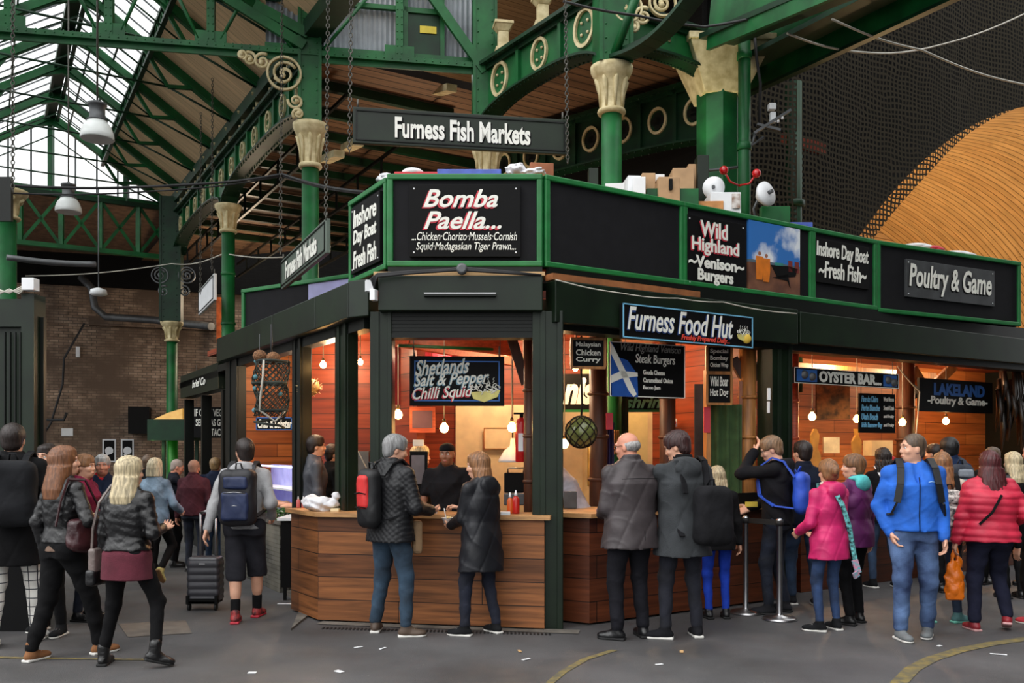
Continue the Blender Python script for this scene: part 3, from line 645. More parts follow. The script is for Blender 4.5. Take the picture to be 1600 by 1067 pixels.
o = bpy.data.objects.new('uplighter', l); o.location = at(1072, 285, 10.5); o.rotation_euler = (Vector((P_.x-.25, P_.y-.15, 6.3))-o.location).to_track_quat('-Z', 'Y').to_euler(); COL.objects.link(o)
# girder from the pillar over the lane to the right
g0, g1 = P_+Vector((.05, -.05, 0)), P_+Vector((.515, -.857, 0))*5
fr = Fr(g0[:2], (g1-g0)[:2]); t = thing('lane_girder', 'heavy green girder over the lane at upper right with a cream ring', 'girder', g0+ZV*6.3); t['kind'] = 'thing'
for (nm, n0, n1, z0, z1, mm) in (('web', -.04, .0, 6.5, 7.4, 'green'), ('bottom_flange', -.1, .26, 6.44, 6.5, 'green_dk'), ('top_flange', -.26, .26, 7.4, 7.46, 'green_dk'), ('inner_web', .26, .3, 6.62, 7.0, 'green_dk')):
    boxo(nm, M[mm], t, fr, -.2, 5.5, n0-.3, n1-.3, z0, z1)
fr2 = Fr((P_+Vector((.5, .35, 0)))[:2], (g1-g0)[:2])
boxo('outer_web', M['green'], t, fr2, -.6, 5.5, -.05, .0, 6.3, 7.2); boxo('outer_flange', M['green_dk'], t, fr2, -.6, 5.5, -.05, .04, 6.26, 6.3)
# diagonal green beam above the pillar (top right)
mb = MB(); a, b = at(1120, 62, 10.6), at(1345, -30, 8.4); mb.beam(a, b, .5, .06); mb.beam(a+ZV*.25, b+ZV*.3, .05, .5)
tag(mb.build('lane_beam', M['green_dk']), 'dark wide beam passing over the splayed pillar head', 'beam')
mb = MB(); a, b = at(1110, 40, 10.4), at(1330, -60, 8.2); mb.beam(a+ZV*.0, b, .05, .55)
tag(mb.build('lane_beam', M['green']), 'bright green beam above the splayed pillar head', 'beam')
# gable truss over the stall
t = thing('tie_girder', 'long riveted green tie girder crossing the roof with upright posts', 'girder', FG.p(0, 0, 6.97)); t['kind'] = 'thing'
mb = MB(); FG.box(mb, -4.6, 2.55, -.08, .08, 6.93, 7.0); FG.box(mb, -4.6, 2.55, -.015, .015, 6.86, 6.93); k = -4.5
while k < 2.5: mb.ball(FG.p(k, .07, 7.0), .014, 6); mb.ball(FG.p(k, .08, 6.965), .012, 6); k += .11
mb.build('chord', M['green'], t)
for px in (15, 171, 330, 624):
    u, _ = FG.hit(px, 50); mb = MB(); FG.box(mb, u-.05, u+.05, -.06, .06, 7.0, 8.9)
    FG.box(mb, u-.2, u+.2, .02, .05, 6.98, 7.16)
    k = 7.05
    while k < 8.6: mb.ball(FG.p(u-.03, .06, k), .012, 6); mb.ball(FG.p(u+.03, .06, k), .012, 6); k += .1
    mb.build('post', M['green'], t)
for a, b in (((150, 45), (95, -60)), ((190, 48), (225, -30)), ((345, 62), (395, -30)), ((310, 60), (262, -40)), ((505, 78), (575, -5)), ((460, 80), (395, -10))):
    u0, z0 = FG.hit(*a, .03); u1, z1 = FG.hit(*b, .03); mb = MB(); mb.tube([FG.p(u0, .03, z0), FG.p(u1, .03, z1)], .024, 8); mb.build('rod', M['green'], t)
for a, b in (((398, 8), (482, 54)), ((352, -4), (476, 72)), ((672, -10), (758, 112)), ((640, -55), (672, -10))):
    u0, z0 = FG.hit(*a, .08); u1, z1 = FG.hit(*b, .08); mb = MB(); mb.beam(FG.p(u0, .08, z0), FG.p(u1, .08, z1), .07, .13, FG.N.cross(FG.p(u1, 0, z1)-FG.p(u0, 0, z0))); mb.build('diagonal', M['green'], t)
t = thing('corrugated_gable', 'grey corrugated steel sheeting filling the gable above the stall', 'cladding', FG.p(0, -.1, 7)); t['kind'] = 'thing'
mb = MB(); u0, _ = FG.hit(415, 50, -.1); u1, _ = FG.hit(745, 50, -.1); K = int((u1-u0)/.0175); pts = [(u0+i*.0175, -.12+.018*math.cos(i*math.pi/2)) for i in range(K)]
for (a, na), (b, nb) in zip(pts[:-1], pts[1:]): mb.quad([FG.p(a, na, 7.0), FG.p(b, nb, 7.0), FG.p(b, nb, 8.9), FG.p(a, na, 8.9)], sm=True)
mb.build('sheet', M['corr'], t)
r = FG.rect(634, 691, 20, 96, -.05); boxo('hatch', M['green_dk'], t, FG, r[0], r[1], -.1, -.05, 7.02, r[3])
mb = MB(); FG.box(mb, r[0]-.03, r[0]+.03, -.06, -.02, 7.0, 8.5); FG.box(mb, r[1]-.03, r[1]+.03, -.06, -.02, 7.0, 8.5); FG.box(mb, r[0], r[1], -.06, -.02, r[3], r[3]+.07); FG.box(mb, u0, u1, -.06, -.0, 7.02, 7.09); FG.box(mb, u0, r[0], -.08, -.02, 7.68, 7.74)
mb.build('hatch_frame', M['green'], t)
r2 = FG.rect(656, 682, 40, 51, -.04); o = boxo('warning_label', mat('yellow_label', (216, 196, 60), .6), t, FG, r2[0], r2[1], -.05, -.035, r2[2], r2[3])
# boarded roof rising over the gable beyond the corrugated sheet
# ---------------------------------------------------------------- wires, chains
def chain(name, p, q, label, cat='chain', link_=.05, r=.0055, wd=.017):
    p, q = Vector(p), Vector(q); L = (q-p).length; n = int(L/(link_*.8)); d = (q-p)/n; mb = MB()
    for i in range(n):
        c = p+d*(i+.5); ax = Vector((1, .2, 0)) if i % 2 else Vector((.2, -1, 0)); ax.normalize(); K = 8
        pts = [c+ax*(wd*math.cos(a*2*math.pi/K))+d.normalized()*(link_/2*math.sin(a*2*math.pi/K)) for a in range(K+1)]
        mb.tube(pts, r, 4, cap=False)
    return tag(mb.build(name, M['chain']), label, cat)
chain('hanging_chain', at(20, 300, 9), at(20, -40, 9), 'long chain hanging at the far left in front of the glass roof')
chain('hanging_chain', at(438, 398, 11.0), at(441, -30, 11.0), 'chain holding the far end of the slanted hanging sign')
chain('hanging_chain', at(509, 343, 9.1), at(513, -30, 9.1), 'chain holding the near end of the slanted hanging sign')
chain('hanging_chain', at(546, 240, 8.8), at(549, -30, 8.8), 'chain holding the left end of the long hanging sign')
chain('hanging_chain', at(887, 255, 9.1), at(883, -30, 9.1), 'chain holding the right end of the long hanging sign')
chain('hanging_chain', at(313, 460, 15.4), at(314, 176, 15.4), 'left chain of the small hanging sign', link_=.06)
chain('hanging_chain', at(331, 425, 14.6), at(332, 122, 14.6), 'right chain of the small hanging sign', link_=.06)
def wire(pts, r, label, m='cable', name='overhead_wire', n=14):
    P = [Vector(p) for p in pts]; out = []
    for a, b in zip(P[:-1], P[1:]):
        for i in range(n): out.append(a.lerp(b, i/n)+Vector((0, 0, -.02*math.sin(math.pi*i/n)*(b-a).length)))
    out.append(P[-1]); mb = MB(); mb.tube(out, r, 6); return tag(mb.build(name, M[m]), label, 'cable')
wire([at(-20, 288, 10), at(300, 288, 10.8), at(441, 272, 11), at(600, 302, 9.2)], .016, 'black cable crossing below the glass roof to the stall corner')
wire([at(-20, 300, 10), at(250, 298, 10.8), at(441, 275, 11.02), at(575, 303, 9.6)], .01, 'second thinner cable just below the black one', 'cable')
wire([at(40, 431, 20), at(268, 412, 19.6), at(350, 396, 16), at(442, 402, 15)], .012, 'pale wire strung before the dark brick wall', 'cable_w')
wire([at(1230, 52, 9.5), at(1330, 80, 10.5), at(1450, 75, 12), at(1600, 22, 13), at(1760, -60, 14.4)], .012, 'pale cable sagging across the viaduct wall', 'cable_w')
wire([at(1300, 30, 9.4), at(1440, 78, 10.6), at(1600, 132, 12), at(1800, 200, 14.5)], .012, 'straight pale cable running down across the viaduct wall', 'cable_w')
wire([at(880, 2, 9.4), at(1000, 25, 9.6), at(1100, 42, 9.8), at(1200, 22, 9.6), at(1300, -10, 9)], .014, 'dark cables clipped along the beam over the pillar')
wire([at(10, 402, 9.9), at(150, 413, 10.4)], .035, 'grey conduit sticking out above the dark stall', 'steel_dk', 'conduit')
mb = MB(); mb.tube([at(126, 432, 24), at(143, 450, 24), at(148, 480, 24), at(165, 495, 24), at(240, 500, 24), at(330, 510, 22)], .1, 10)
tag(mb.build('ventilation_duct', M['steel_dk']), 'grey pipe bending along the top of the brick wall', 'duct')
mb = MB(); mb.tube([at(20, 640, 24), at(60, 656, 24), at(100, 656, 24), at(104, 645, 24)], .04, 8); mb.tube([at(132, 505, 24), at(100, 560, 24), at(98, 600, 24), at(80, 660, 24), at(55, 700, 24)], .03, 8)
tag(mb.build('wall_cables', M['cable']), 'black cables and pipe drooping down the brick wall', 'cable')
# high-bay lamps
for px, y0, y1, y2, Y, lab in ((152, 0, 160, 218, 9.6, 'larger glass bell lamp hanging under the roof, nearer of the two'), (107, 180, 287, 332, 12.5, 'smaller glass bell lamp hanging below the roof, farther of the two')):
    p = at(px, y2, Y); q = at(px, y1, Y); h = q.z-p.z; t = thing('pendant_lamp', lab, 'lamp', p)
    mb = MB(); mb.lathe([(h*.26, h*.5), (h*.27, h*.52), (h*.2, h*.55), (h*.2, h*.9), (h*.25, h*.91), (h*.25, h*.97), (h*.08, h*1.0), (h*.04, h*1.06)], p, 20); mb.build('housing', M['steel_dk'], t)
    mb = MB(); mb.lathe([(h*.41, 0), (h*.43, .01), (h*.42, h*.15), (h*.36, h*.33), (h*.24, h*.5)], p, 24); mb.build('lamp_shade', mat('ribbed_glass', (214, 218, 216), .25, var=.05), t)
    mb = MB(); mb.tube([(p.x, p.y, q.z), (p.x, p.y, q.z+3)], .012, 6); mb.build('chain', M['chain'], t)
p = at(154, 462, 18); t = thing('pendant_lamp', 'small pale lamp on a thin rod before the brick wall', 'lamp', p); mb = MB(); mb.lathe([(.1, 0), (.17, .03), (.15, .12), (.04, .16)], p, 14); mb.build('lamp_shade', M['white_plain'], t)
mb = MB(); mb.tube([p+ZV*.15, p+ZV*2.2], .015, 6); mb.build('rod', M['steel_dk'], t)
# things on and before the brick wall
def wallbox(name, label, cat, px0, px1, py0, py1, Y, m, th=.1):
    a, b = at(px0, py1, Y), at(px1, py0, Y); mb = MB(); mb.box(((a.x+b.x)/2, Y, (a.z+b.z)/2), (b.x-a.x, th, b.z-a.z)); return tag(mb.build(name, m), label, cat)
FBu = lambda px, py: FB.hit(px, py, .02)
for k, (x0, x1) in enumerate(((160, 181), (189, 209))):
    r = FB.rect(x0, x1, 686, 722, .03); t = thing('poster', ['black and white poster on the brick wall, left of the pair', 'black and white poster on the brick wall, right of the pair'][k], 'poster', FB.p(r[0], .03, r[2]))
    boxo('sheet', M['white_plain'], t, FB, r[0], r[1], 0, .03, r[2], r[3]); boxo('print', M['panel'], t, FB, r[0]+.04, r[1]-.04, .03, .035, r[2]+.04, r[3]-.04)
    mb = MB(); mb.lathe([(.11, 0), (.11, .01)], FB.p((r[0]+r[1])/2, .034, (r[2]+r[3])/2), 16, axis=FB.N); mb.beam(FB.p(r[0]+.08, .04, r[2]+.2), FB.p(r[1]-.08, .04, r[2]+.3), .02, .06); mb.build('figure', M['white_plain'], t)
r = FB.rect(96, 114, 669, 681, .03); tag(boxo('wall_notice', M['white_plain'], None, FB, r[0], r[1], 0, .04, r[2], r[3]), 'small white notice on the brick wall above the heads', 'notice')
r = FB.rect(119, 125, 542, 558, .03); tag(boxo('junction_box', M['white_plain'], None, FB, r[0], r[1], 0, .1, r[2], r[3]), 'white electrical box high on the brick wall', 'electrical box')
r = FB.rect(200, 233, 635, 677, 1.0); tag(boxo('loudspeaker', M['panel'], None, FB, r[0], r[1], 0, 1.0, r[2], r[3]), 'large black box mounted on the brick wall above the posters', 'loudspeaker')
boxo('trim_3', M['brick'], None, FB, FB.hit(140, 500)[0], FB.hit(345, 500)[0], 0, .25, FB.hit(200, 512)[1], FB.hit(200, 498)[1])['kind'] = 'structure'
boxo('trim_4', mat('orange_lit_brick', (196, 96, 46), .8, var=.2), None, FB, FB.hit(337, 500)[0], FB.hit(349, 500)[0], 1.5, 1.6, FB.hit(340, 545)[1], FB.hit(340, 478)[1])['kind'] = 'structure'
r = FB.rect(262, 300, 430, 470, 2)
# ================================================================== THE MARKET STALL
def poly(mb, pts, z0, z1, mi=0, capmi=0):
    n = len(pts); L = 0; P0 = [Vector((p[0], p[1], z0)) for p in pts]; P1 = [Vector((p[0], p[1], z1)) for p in pts]
    for i in range(n):
        j = (i+1) % n; d = (P0[j]-P0[i]).length
        mb.quad([P0[i], P0[j], P1[j], P1[i]], [(L, z0), (L+d, z0), (L+d, z1), (L, z1)], mi); L += d+.31
    mb.quad(P1, [(p.x, p.y) for p in P1], capmi); mb.quad(P0[::-1], [(p.x, p.y) for p in P0[::-1]], capmi)
def xy(v): return (v.x, v.y)
ZT, ZB = 4.19, 3.33
# roof deck and ceiling
mb = MB(); poly(mb, [(-1.13, 8.3), (.26, 8.3), xy(FR.p(.1, -.08, 0)), xy(FR.p(8.1, -.08, 0)), xy(FR.p(8.1, -3.2, 0)), xy(FR.p(1.0, -3.2, 0)), (-1.62, 9.1)], 3.95, 4.02); struct('ceiling_deck', mb, M['ply'])
mb = MB(); poly(mb, [xy(FL.p(-6, .1, 0)), (-1.3, 8.15), (.25, 8.15), xy(FR.p(.1, .15, 0)), xy(FR.p(11.4, .15, 0)), xy(FR.p(11.4, -2.6, 0)), (2.5, 12.6), xy(FL.p(-6, -2.6, 0))], 3.02, 3.1); struct('ceiling_stall', mb, M['redwood'])
# sign fascia boards round the roof
def fascia(label, fr, u0, u1, z0, z1, left=True, right=True, n=0.0, depth=.08):
    t = thing('sign_fascia', label, 'fascia', fr.p(u0, n, z0)); boxo('board', M['black'], t, fr, u0, u1, n-depth, n, z0, z1)
    w_ = .055; mb = MB(); fr.box(mb, u0-.01, u1+.01, n-depth, n+.035, z1-w_, z1+.0); fr.box(mb, u0-.01, u1+.01, n-depth, n+.035, z0, z0+w_)
    if left: fr.box(mb, u0-.01, u0+w_-.01, n-depth, n+.03, z0, z1)
    if right: fr.box(mb, u1-w_+.01, u1+.01, n-depth, n+.03, z0, z1)
    mb.build('rim', M['green_rim'], t, .012); return t
c0, _ = FC.hit(607, 300); c1, _ = FC.hit(846, 300)
fascia('black fascia board with green rim at the stall corner, behind the paella sign', FC, c0, c1, ZB, ZT)
uA, uB, uC, uD = [FR.hit(p, 300)[0] for p in (850, 1066, 1267, 1367)]
fascia('long blank black fascia board with green rim right of the stall corner', FR, uA+.01, uB, ZB, ZT)
fascia('black fascia board with green rim holding the venison sign and the beach photograph', FR, uB+.01, uC, ZB, ZT)
fascia('narrow black fascia board with green rim holding the right-hand fresh fish sign', FR, uC+.01, uD, ZB, ZT)
pD = FR.p(uD+.03, 0, 0); FR2 = Fr((pD.x, pD.y), (.89, .455)); uE = FR2.hit(1592, 400)[0]
fascia('black fascia board with green rim holding the poultry and game sign', FR2, 0, uE, ZB-.02, ZT)
FLT = Fr((-1.66, 9.12), (.49, -.82)); fascia('short black fascia board with green rim facing left at the stall corner', FLT, 0, .955, ZB, ZT)
# lower black board over the left side
p0, p1 = at(380, 452, 12.2), at(548, 428, 11.1); FLB = Fr((p0.x, p0.y), (p1.x-p0.x, p1.y-p0.y)); Lb = (Vector((p1.x-p0.x, p1.y-p0.y))).length
fascia('lower black fascia board with green rim above the left side of the stall', FLB, 0, Lb, 3.15, 3.84, right=False)
r = FLB.rect(480, 547, 438, 476, .03); boxo('photo_panel', mat('pale_lilac_print', (176, 178, 226), .5, var=.12, scale=2), bpy.data.objects['sign_fascia.006'] if 'sign_fascia.006' in bpy.data.objects else None, FLB, r[0], Lb-.02, .0, .012, 3.22, 3.78)
# ---- painted signs on the fascia
def sign(name, label, fr, n, r, m='panel', th=.02, frame=None, fw=.02, cat='sign', inset=0):
    u0, u1, z0, z1 = r; t = thing(name, label, cat, fr.p((u0+u1)/2, n, z0)); boxo('panel', M[m], t, fr, u0, u1, n-th, n, z0, z1, .003)
    if frame:
        i = inset; mb = MB(); fr.box(mb, u0+i, u1-i, n, n+.006, z1-i-fw, z1-i); fr.box(mb, u0+i, u1-i, n, n+.006, z0+i, z0+i+fw)
        fr.box(mb, u0+i, u0+i+fw, n, n+.006, z0+i, z1-i); fr.box(mb, u1-i-fw, u1-i, n, n+.006, z0+i, z1-i); mb.build('border', M[frame], t)
    return t
def sub(r, a, b, c, d):
    u0, u1, z0, z1 = r; return u0+(u1-u0)*a, u0+(u1-u0)*b, z1-(z1-z0)*d, z1-(z1-z0)*c
def screws(fr, n, r, t, i=.04):
    mb = MB()
    for u in (r[0]+i, r[1]-i):
        for z in (r[2]+i, r[3]-i): mb.lathe([(.009, 0), (.007, .005)], fr.p(u, n, z), 8, axis=fr.N)
    mb.build('screw', M['white_plain'], t)
r = FC.rect(640, 813, 288, 401, .05); t = sign('painted_sign', 'big black painted sign for paella at the stall corner', FC, .05, r, th=.05); screws(FC, .05, r, t)
W, RD = M['white'], M['red_paint']
shadow_text('Bomba', FC, .052, *sub(r, .125, .80, .07, .32), W, RD, t, .35, .018, (-.016, -.012))
shadow_text('Paella...', FC, .052, *sub(r, .13, .83, .375, .62), W, RD, t, .35, .018, (-.016, -.012))
text('...Chicken\u00b7Chorizo\u00b7Mussels\u00b7Cornish', FC, .052, *sub(r, .02, .97, .66, .775), W, t, .25, .004)
text('Squid\u00b7Madagaskan Tiger Prawn...', FC, .052, *sub(r, .06, .96, .80, .94), W, t, .25, .004)
r = (.10, .86, ZB+.09, ZT-.10); t = sign('painted_sign', 'narrow fresh fish sign on the left-facing side of the stall corner', FLT, .04, r, th=.04); screws(FLT, .04, r, t)
for k, s in enumerate(('Inshore', 'Day Boat', 'Fresh Fish')): text(s, FLT, .042, *sub(r, .10, .90, .06+k*.31, .33+k*.31), W, t, .12, .025, skew=.0)
r = FR.rect(1073, 1165, 334, 446, .03); t = sign('painted_sign', 'black painted sign for highland venison burgers beside the beach photograph', FR, .03, r, th=.03); screws(FR, .03, r, t)
shadow_text('Wild', FR, .032, *sub(r, .22, .68, .05, .28), W, RD, t, .0, .022, (-.012, -.012))
shadow_text('Highland', FR, .032, *sub(r, .08, .88, .29, .54), W, RD, t, .0, .022, (-.012, -.012))
text('~Venison~', FR, .032, *sub(r, .03, .97, .55, .72), W, t, .0, .035)
text('Burgers', FR, .032, *sub(r, .18, .78, .73, .95), W, t, .0, .035)
r = FR.rect(1170, 1250, 343, 452, .03); t = thing('photo_poster', 'colour photograph of people in orange oilskins on a beach under blue sky', 'poster', FR.p(r[0], .03, r[2]))
def skymat():
    m = bpy.data.materials.new('printed_sky'); m.use_nodes = True; q = m.node_tree; b = q.nodes['Principled BSDF']; n = q.nodes.new('ShaderNodeTexNoise'); n.inputs['Scale'].default_value = 2.6; n.inputs['Detail'].default_value = 5
    g = q.nodes.new('ShaderNodeTexCoord'); c = q.nodes.new('ShaderNodeValToRGB'); c.color_ramp.elements[0].position = .5; c.color_ramp.elements[0].color = lin((46, 112, 186)); c.color_ramp.elements[1].position = .64; c.color_ramp.elements[1].color = lin((226, 232, 238))
    q.links.new(g.outputs['Object'], n.inputs[0]); q.links.new(n.outputs[0], c.inputs[0]); q.links.new(c.outputs[0], b.inputs['Base Color']); return m
a = sub(r, 0, 1, 0, .56); boxo('printed_sky', skymat(), t, FR, a[0], a[1], 0, .03, a[2], a[3])
a = sub(r, 0, 1, .56, .60); boxo('printed_sea', mat('printed_sea', (84, 104, 116), .5), t, FR, a[0], a[1], 0, .03, a[2], a[3])
a = sub(r, 0, 1, .60, 1); boxo('printed_sand', mat('printed_sand', (138, 92, 66), .5, c2=(92, 58, 44), scale=4), t, FR, a[0], a[1], 0, .03, a[2], a[3])
OR = mat('printed_orange', (222, 122, 30), .5)
for k, (x, y0) in enumerate(((.2, .42), (.33, .44))):
    mb = MB()
    def fp(a, b): q = sub(r, a, a, b, b); return FR.p(q[0], .031, q[2])
    mb.prism([fp(x-.07, y0+.08), fp(x+.07, y0+.08), fp(x+.07, y0+.26), fp(x+.05, y0+.42), fp(x-.06, y0+.42)], FR.N*.004); mb.build('printed_figure', OR, t)
    mb = MB(); mb.lathe([(.022, 0), (.022, .004)], fp(x, y0+.04), 12, axis=FR.N); mb.build('printed_head', mat('printed_skin', (150, 96, 70)), t)
mb = MB(); mb.prism([fp(.42, .60), fp(.78, .58), fp(.95, .6), fp(.9, .72), fp(.55, .78)], FR.N*.004); mb.prism([fp(.45, .78), fp(.75, .70), fp(.8, .9), (fp(.74, .8))], FR.N*.004); mb.build('printed_boat', M['panel'], t)
mb = MB()
for x in (.8, .93): mb.prism([fp(x-.04, .5), fp(x+.04, .5), fp(x+.04, .66), fp(x-.04, .66)], FR.N*.004)
mb.build('printed_figure', mat('printed_red', (120, 40, 34)), t)
mb = MB(); mb.prism([fp(.5, .555), fp(.66, .55), fp(.66, .59), fp(.5, .6)], FR.N*.004); mb.build('printed_net', mat('printed_teal', (50, 130, 120)), t)
r = FR.rect(1274, 1358, 371, 440, .03); t = sign('painted_sign', 'fresh fish sign on the narrow board right of the beach photograph', FR, .03, r, th=.03)
text('Inshore Day Boat', FR, .032, *sub(r, .02, .98, .06, .50), W, t, .1, .02); text('~Fresh Fish~', FR, .032, *sub(r, .06, .94, .50, .88), W, t, .1, .02)
r = FR2.rect(1416, 1554, 404, 463, .03); t = sign('painted_sign', 'grey metal poultry and game sign on the board at far right', FR2, .03, r, 'steel_dk', th=.03); screws(FR2, .03, r, t)
shadow_text('Poultry & Game', FR2, .032, *sub(r, .03, .96, .10, .90), W, M['panel'], t, .15, .02, (-.012, -.012))
# ---- hanging signs
def hsign(label, a, b, h, txt, m='bottle', tx=(.19, .82, .22, .80)):
    fr = Fr((a.x, a.y), (b.x-a.x, b.y-a.y)); L = Vector((b.x-a.x, b.y-a.y)).length; zt = (a.z+b.z)/2; t = thing('hanging_sign', label, 'sign', fr.p(L/2, 0, zt-h))
    boxo('board', M[m], t, fr, 0, L, -.05, 0, zt-h, zt, .008); mb = MB(); i = .03
    for (x0, x1, y0, y1) in ((i, L-i, zt-i-.012, zt-i), (i, L-i, zt-h+i, zt-h+i+.012), (i, i+.012, zt-h+i, zt-i), (L-i-.012, L-i, zt-h+i, zt-i)): fr.box(mb, x0, x1, 0, .012, y0, y1)
    mb.build('moulding', M['bottle_dk'], t)
    if txt: shadow_text(txt, fr, .005, *sub((0, L, zt-h, zt), *tx), W, M['panel'], t, 0, .03, (.012, -.008))
    mb = MB(); mb.tube([fr.p(.05, -.02, zt), fr.p(.05, -.02, zt+.08)], .01, 6); mb.tube([fr.p(L-.05, -.02, zt), fr.p(L-.05, -.02, zt+.08)], .01, 6); mb.build('hook', M['chain'], t); return t
a, b = at(551, 166, 8.8), at(887, 187, 9.16); b.z = a.z; hsign('long dark green hanging sign with cream letters above the stall corner', a, b, .364, 'Furness Fish Markets')
M['sign_grey'] = mat('grey_green_board', (92, 104, 94), .4, var=.06)
a, b = at(439, 399, 11.2), at(509, 345, 9.1); a.z = b.z = 4.02; hsign('slanted grey green hanging sign over the left side of the stall', a, b, .36, 'Furness Fish Markets', 'sign_grey', (.14, .84, .2, .8))
a, b = at(310, 460, 16.6), at(334, 426, 14.9); a.z = b.z = 4.6; hsign('small pale hanging sign far back between two columns', a, b, .45, None, 'white_plain')
boxo('board', M['bottle_dk'], None, Fr((-5.6, 10), (1, 0)), -.3, at(17, 0, 10).x+5.6, -.05, 0, at(0, 345, 10).z, at(0, 276, 10).z); o = bpy.data.objects['board.003'] if 'board.003' in bpy.data.objects else None
for o in bpy.data.objects:
    if o.name.startswith('board') and o.parent is None: o.name = 'hanging_board'; tag(o, 'edge of a dark hanging board at the far left below the glass roof', 'sign')
# ---- strips and sheet metal under the fascia
mb = MB(); FC.box(mb, FC.hit(590, 430)[0], FC.hit(850, 430)[0], 0, .24, 3.205, 3.24); tag(mb.build('plywood_strip', M['ply']), 'pale plywood edge on top of the corner shutter box', 'plywood')
mb = MB(); FR.box(mb, .03, FR.hit(1092, 450, .1)[0], .0, .12, 3.2, 3.26); tag(mb.build('timber_batten', mat('orange_batten', (150, 92, 50), .7, var=.15)), 'orange brown batten under the long blank fascia board', 'batten')
def metal(label, fr, u0, u1, n0, n1, z0, z1, m='bottle'):
    mb = MB(); fr.box(mb, u0, u1, n0, n1, z0, z1); mb.build; t = tag(mb.build('shutter_box', M[m], None, .008), label, 'shutter box'); return t
u0, u1 = FC.hit(591, 430, .25)[0], FC.hit(848, 430, .25)[0]; metal('dark green shutter box across the stall corner with a slot lamp', FC, u0, u1, .02, .25, 2.889, 3.205)
a, b = FC.hit(663, 460, .27), FC.hit(775, 460, .27); t = thing('slot_lamp', 'slim dark lamp fixed on the corner shutter box', 'lamp', FC.p(a[0], .26, a[1]))
boxo('housing', M['bottle_dk'], t, FC, a[0], b[0], .25, .30, a[1]-.02, a[1]+.012); boxo('lens', M['steel'], t, FC, a[0], b[0], .295, .302, a[1]+.002, a[1]+.012)
us = [FL.hit(p, 500, .18)[0] for p in (338, 425, 492, 544)]
labs = ['farthest shutter box along the left side of the stall', 'middle shutter box on the left side with a wavy reflection', 'nearest slanted shutter box on the left side of the stall']
for i in range(3): metal(labs[i], FL, us[i]+.01, us[i+1]-.01, -.05, .18, 2.86, 3.19, 'bottle')
fq = Fr((-1.52, 8.2), (.215, -.13)); metal('small shutter box corner piece beside the cable tangle', fq, 0, .24, -.2, .0, 2.86, 3.2)
r = FR.rect(868, 1247, 437, 503, .22); metal('long dark green shutter box behind the food hut sign', FR, r[0], r[1], .0, .22, r[2], r[3])
r2 = (FR.hit(1251, 500, .22)[0], FR.hit(1640, 500, .22)[0]); metal('long dark green shutter box over the oyster bar', FR, r2[0], r2[1], .0, .22, r[2]+.02, r[3]-.02)
mb = MB(); FR.box(mb, 0.05, 11.2, -.02, .03, 3.1, ZB+.02); FC.box(mb, -1.15, .28, -.02, .02, 3.1, ZB+.02); tag(mb.build('backing_board', M['bottle_dk']), 'dark strip between the shutter boxes and the sign fascia', 'board')
# posts
def spost(label, fr, px0, px1, n0, n1, z1=2.9, m='bottle', z0=0, py=700):
    a, b = fr.hit(px0, py, n1)[0], fr.hit(px1, py, n1)[0]; mb = MB(); fr.box(mb, a, b, n0, n1, z0, z1); fr.box(mb, a+(b-a)*.25, a+(b-a)*.42, n1, n1+.015, z0, z1); fr.box(mb, a+(b-a)*.8, b-.004, n1, n1+.025, z0, z1)
    return tag(mb.build('stall_post', M[m], None, .004), label, 'post')
spost('green post left of the corner serving hatch', FC, 578, 613, -.1, .1, z0=1.03)
spost('thick green post standing on the ground right of the corner counter', FC, 832, 880, -.12, .14, m='bottle')
spost('slim green post on the left side, second from the corner', FL, 523, 543, -.06, .05); spost('slim black post on the left side beside the hanging net bag', FL, 456, 472, -.06, .05, m='bottle_dk')
spost('farthest dark post on the left side of the stall', FL, 352, 372, -.06, .05, m='bottle_dk')
spost('dark green post between the burger hatch and the oyster bar', FR, 1207, 1236, -.12, .1)
mb = MB(); a, b = FC.hit(612, 520, 0)[0], FC.hit(832, 520, 0)[0]; FC.box(mb, a, b, -.08, .1, 2.70, 2.89)
for k in range(5): FC.box(mb, a, b, .1, .108, 2.72+k*.034, 2.74+k*.034)
FC.box(mb, a, b, -.08, .12, 2.66, 2.70); tag(mb.build('roller_shutter', M['bottle_dk']), 'rolled up shutter over the corner serving hatch', 'shutter')
mb = MB(); FR.box(mb, .15, 11.2, -.1, .12, 2.74, 2.84); tag(mb.build('shutter_rail', M['bottle_dk']), 'dark shutter rail over the right-hand hatches', 'rail')
mb = MB(); FL.box(mb, -5.6, -.05, -.1, .05, 2.76, 2.86); tag(mb.build('shutter_rail', M['bottle_dk']), 'dark shutter rail over the left side of the stall', 'rail')
# counters
P2, P1, P0 = Vector((.292, 7.99, 0)), Vector((-1.845, 8.4, 0)), Vector((-2.24, 8.96, 0)); dv = Vector((.14, .85, 0))
t = thing('serving_counter', 'corner serving counter clad in broad brown boards', 'counter', (-.8, 8.3, 0))
mb = MB(); poly(mb, [xy(P1), xy(P2), xy(P2+dv*.42), xy(P1+dv*.34), (-1.98, 9.1), xy(P0)], .02, 1.0); mb.build('boards', M['wood'], t)
mb = MB(); o_ = Vector((.02, -.05, 0)); poly(mb, [xy(P1+Vector((-.02, -.05, 0))), xy(P2+o_+Vector((.03, 0, 0))), xy(P2+dv*.44+Vector((.05, 0, 0))), xy(P1+dv*.36), (-1.96, 9.13), xy(P0+Vector((-.06, 0, 0)))], 1.0, 1.04); mb.build('top', M['wood_top'], t, .005)
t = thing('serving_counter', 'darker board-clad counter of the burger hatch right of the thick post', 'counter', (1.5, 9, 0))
Q0, Q1 = Vector((.37, 8.42, 0)), Vector((.72, 8.22, 0)); Q2 = Q1+FR.U*2.55; Q3 = Q2-FR.N*.7; Q4 = Vector((.45, 9.0, 0))
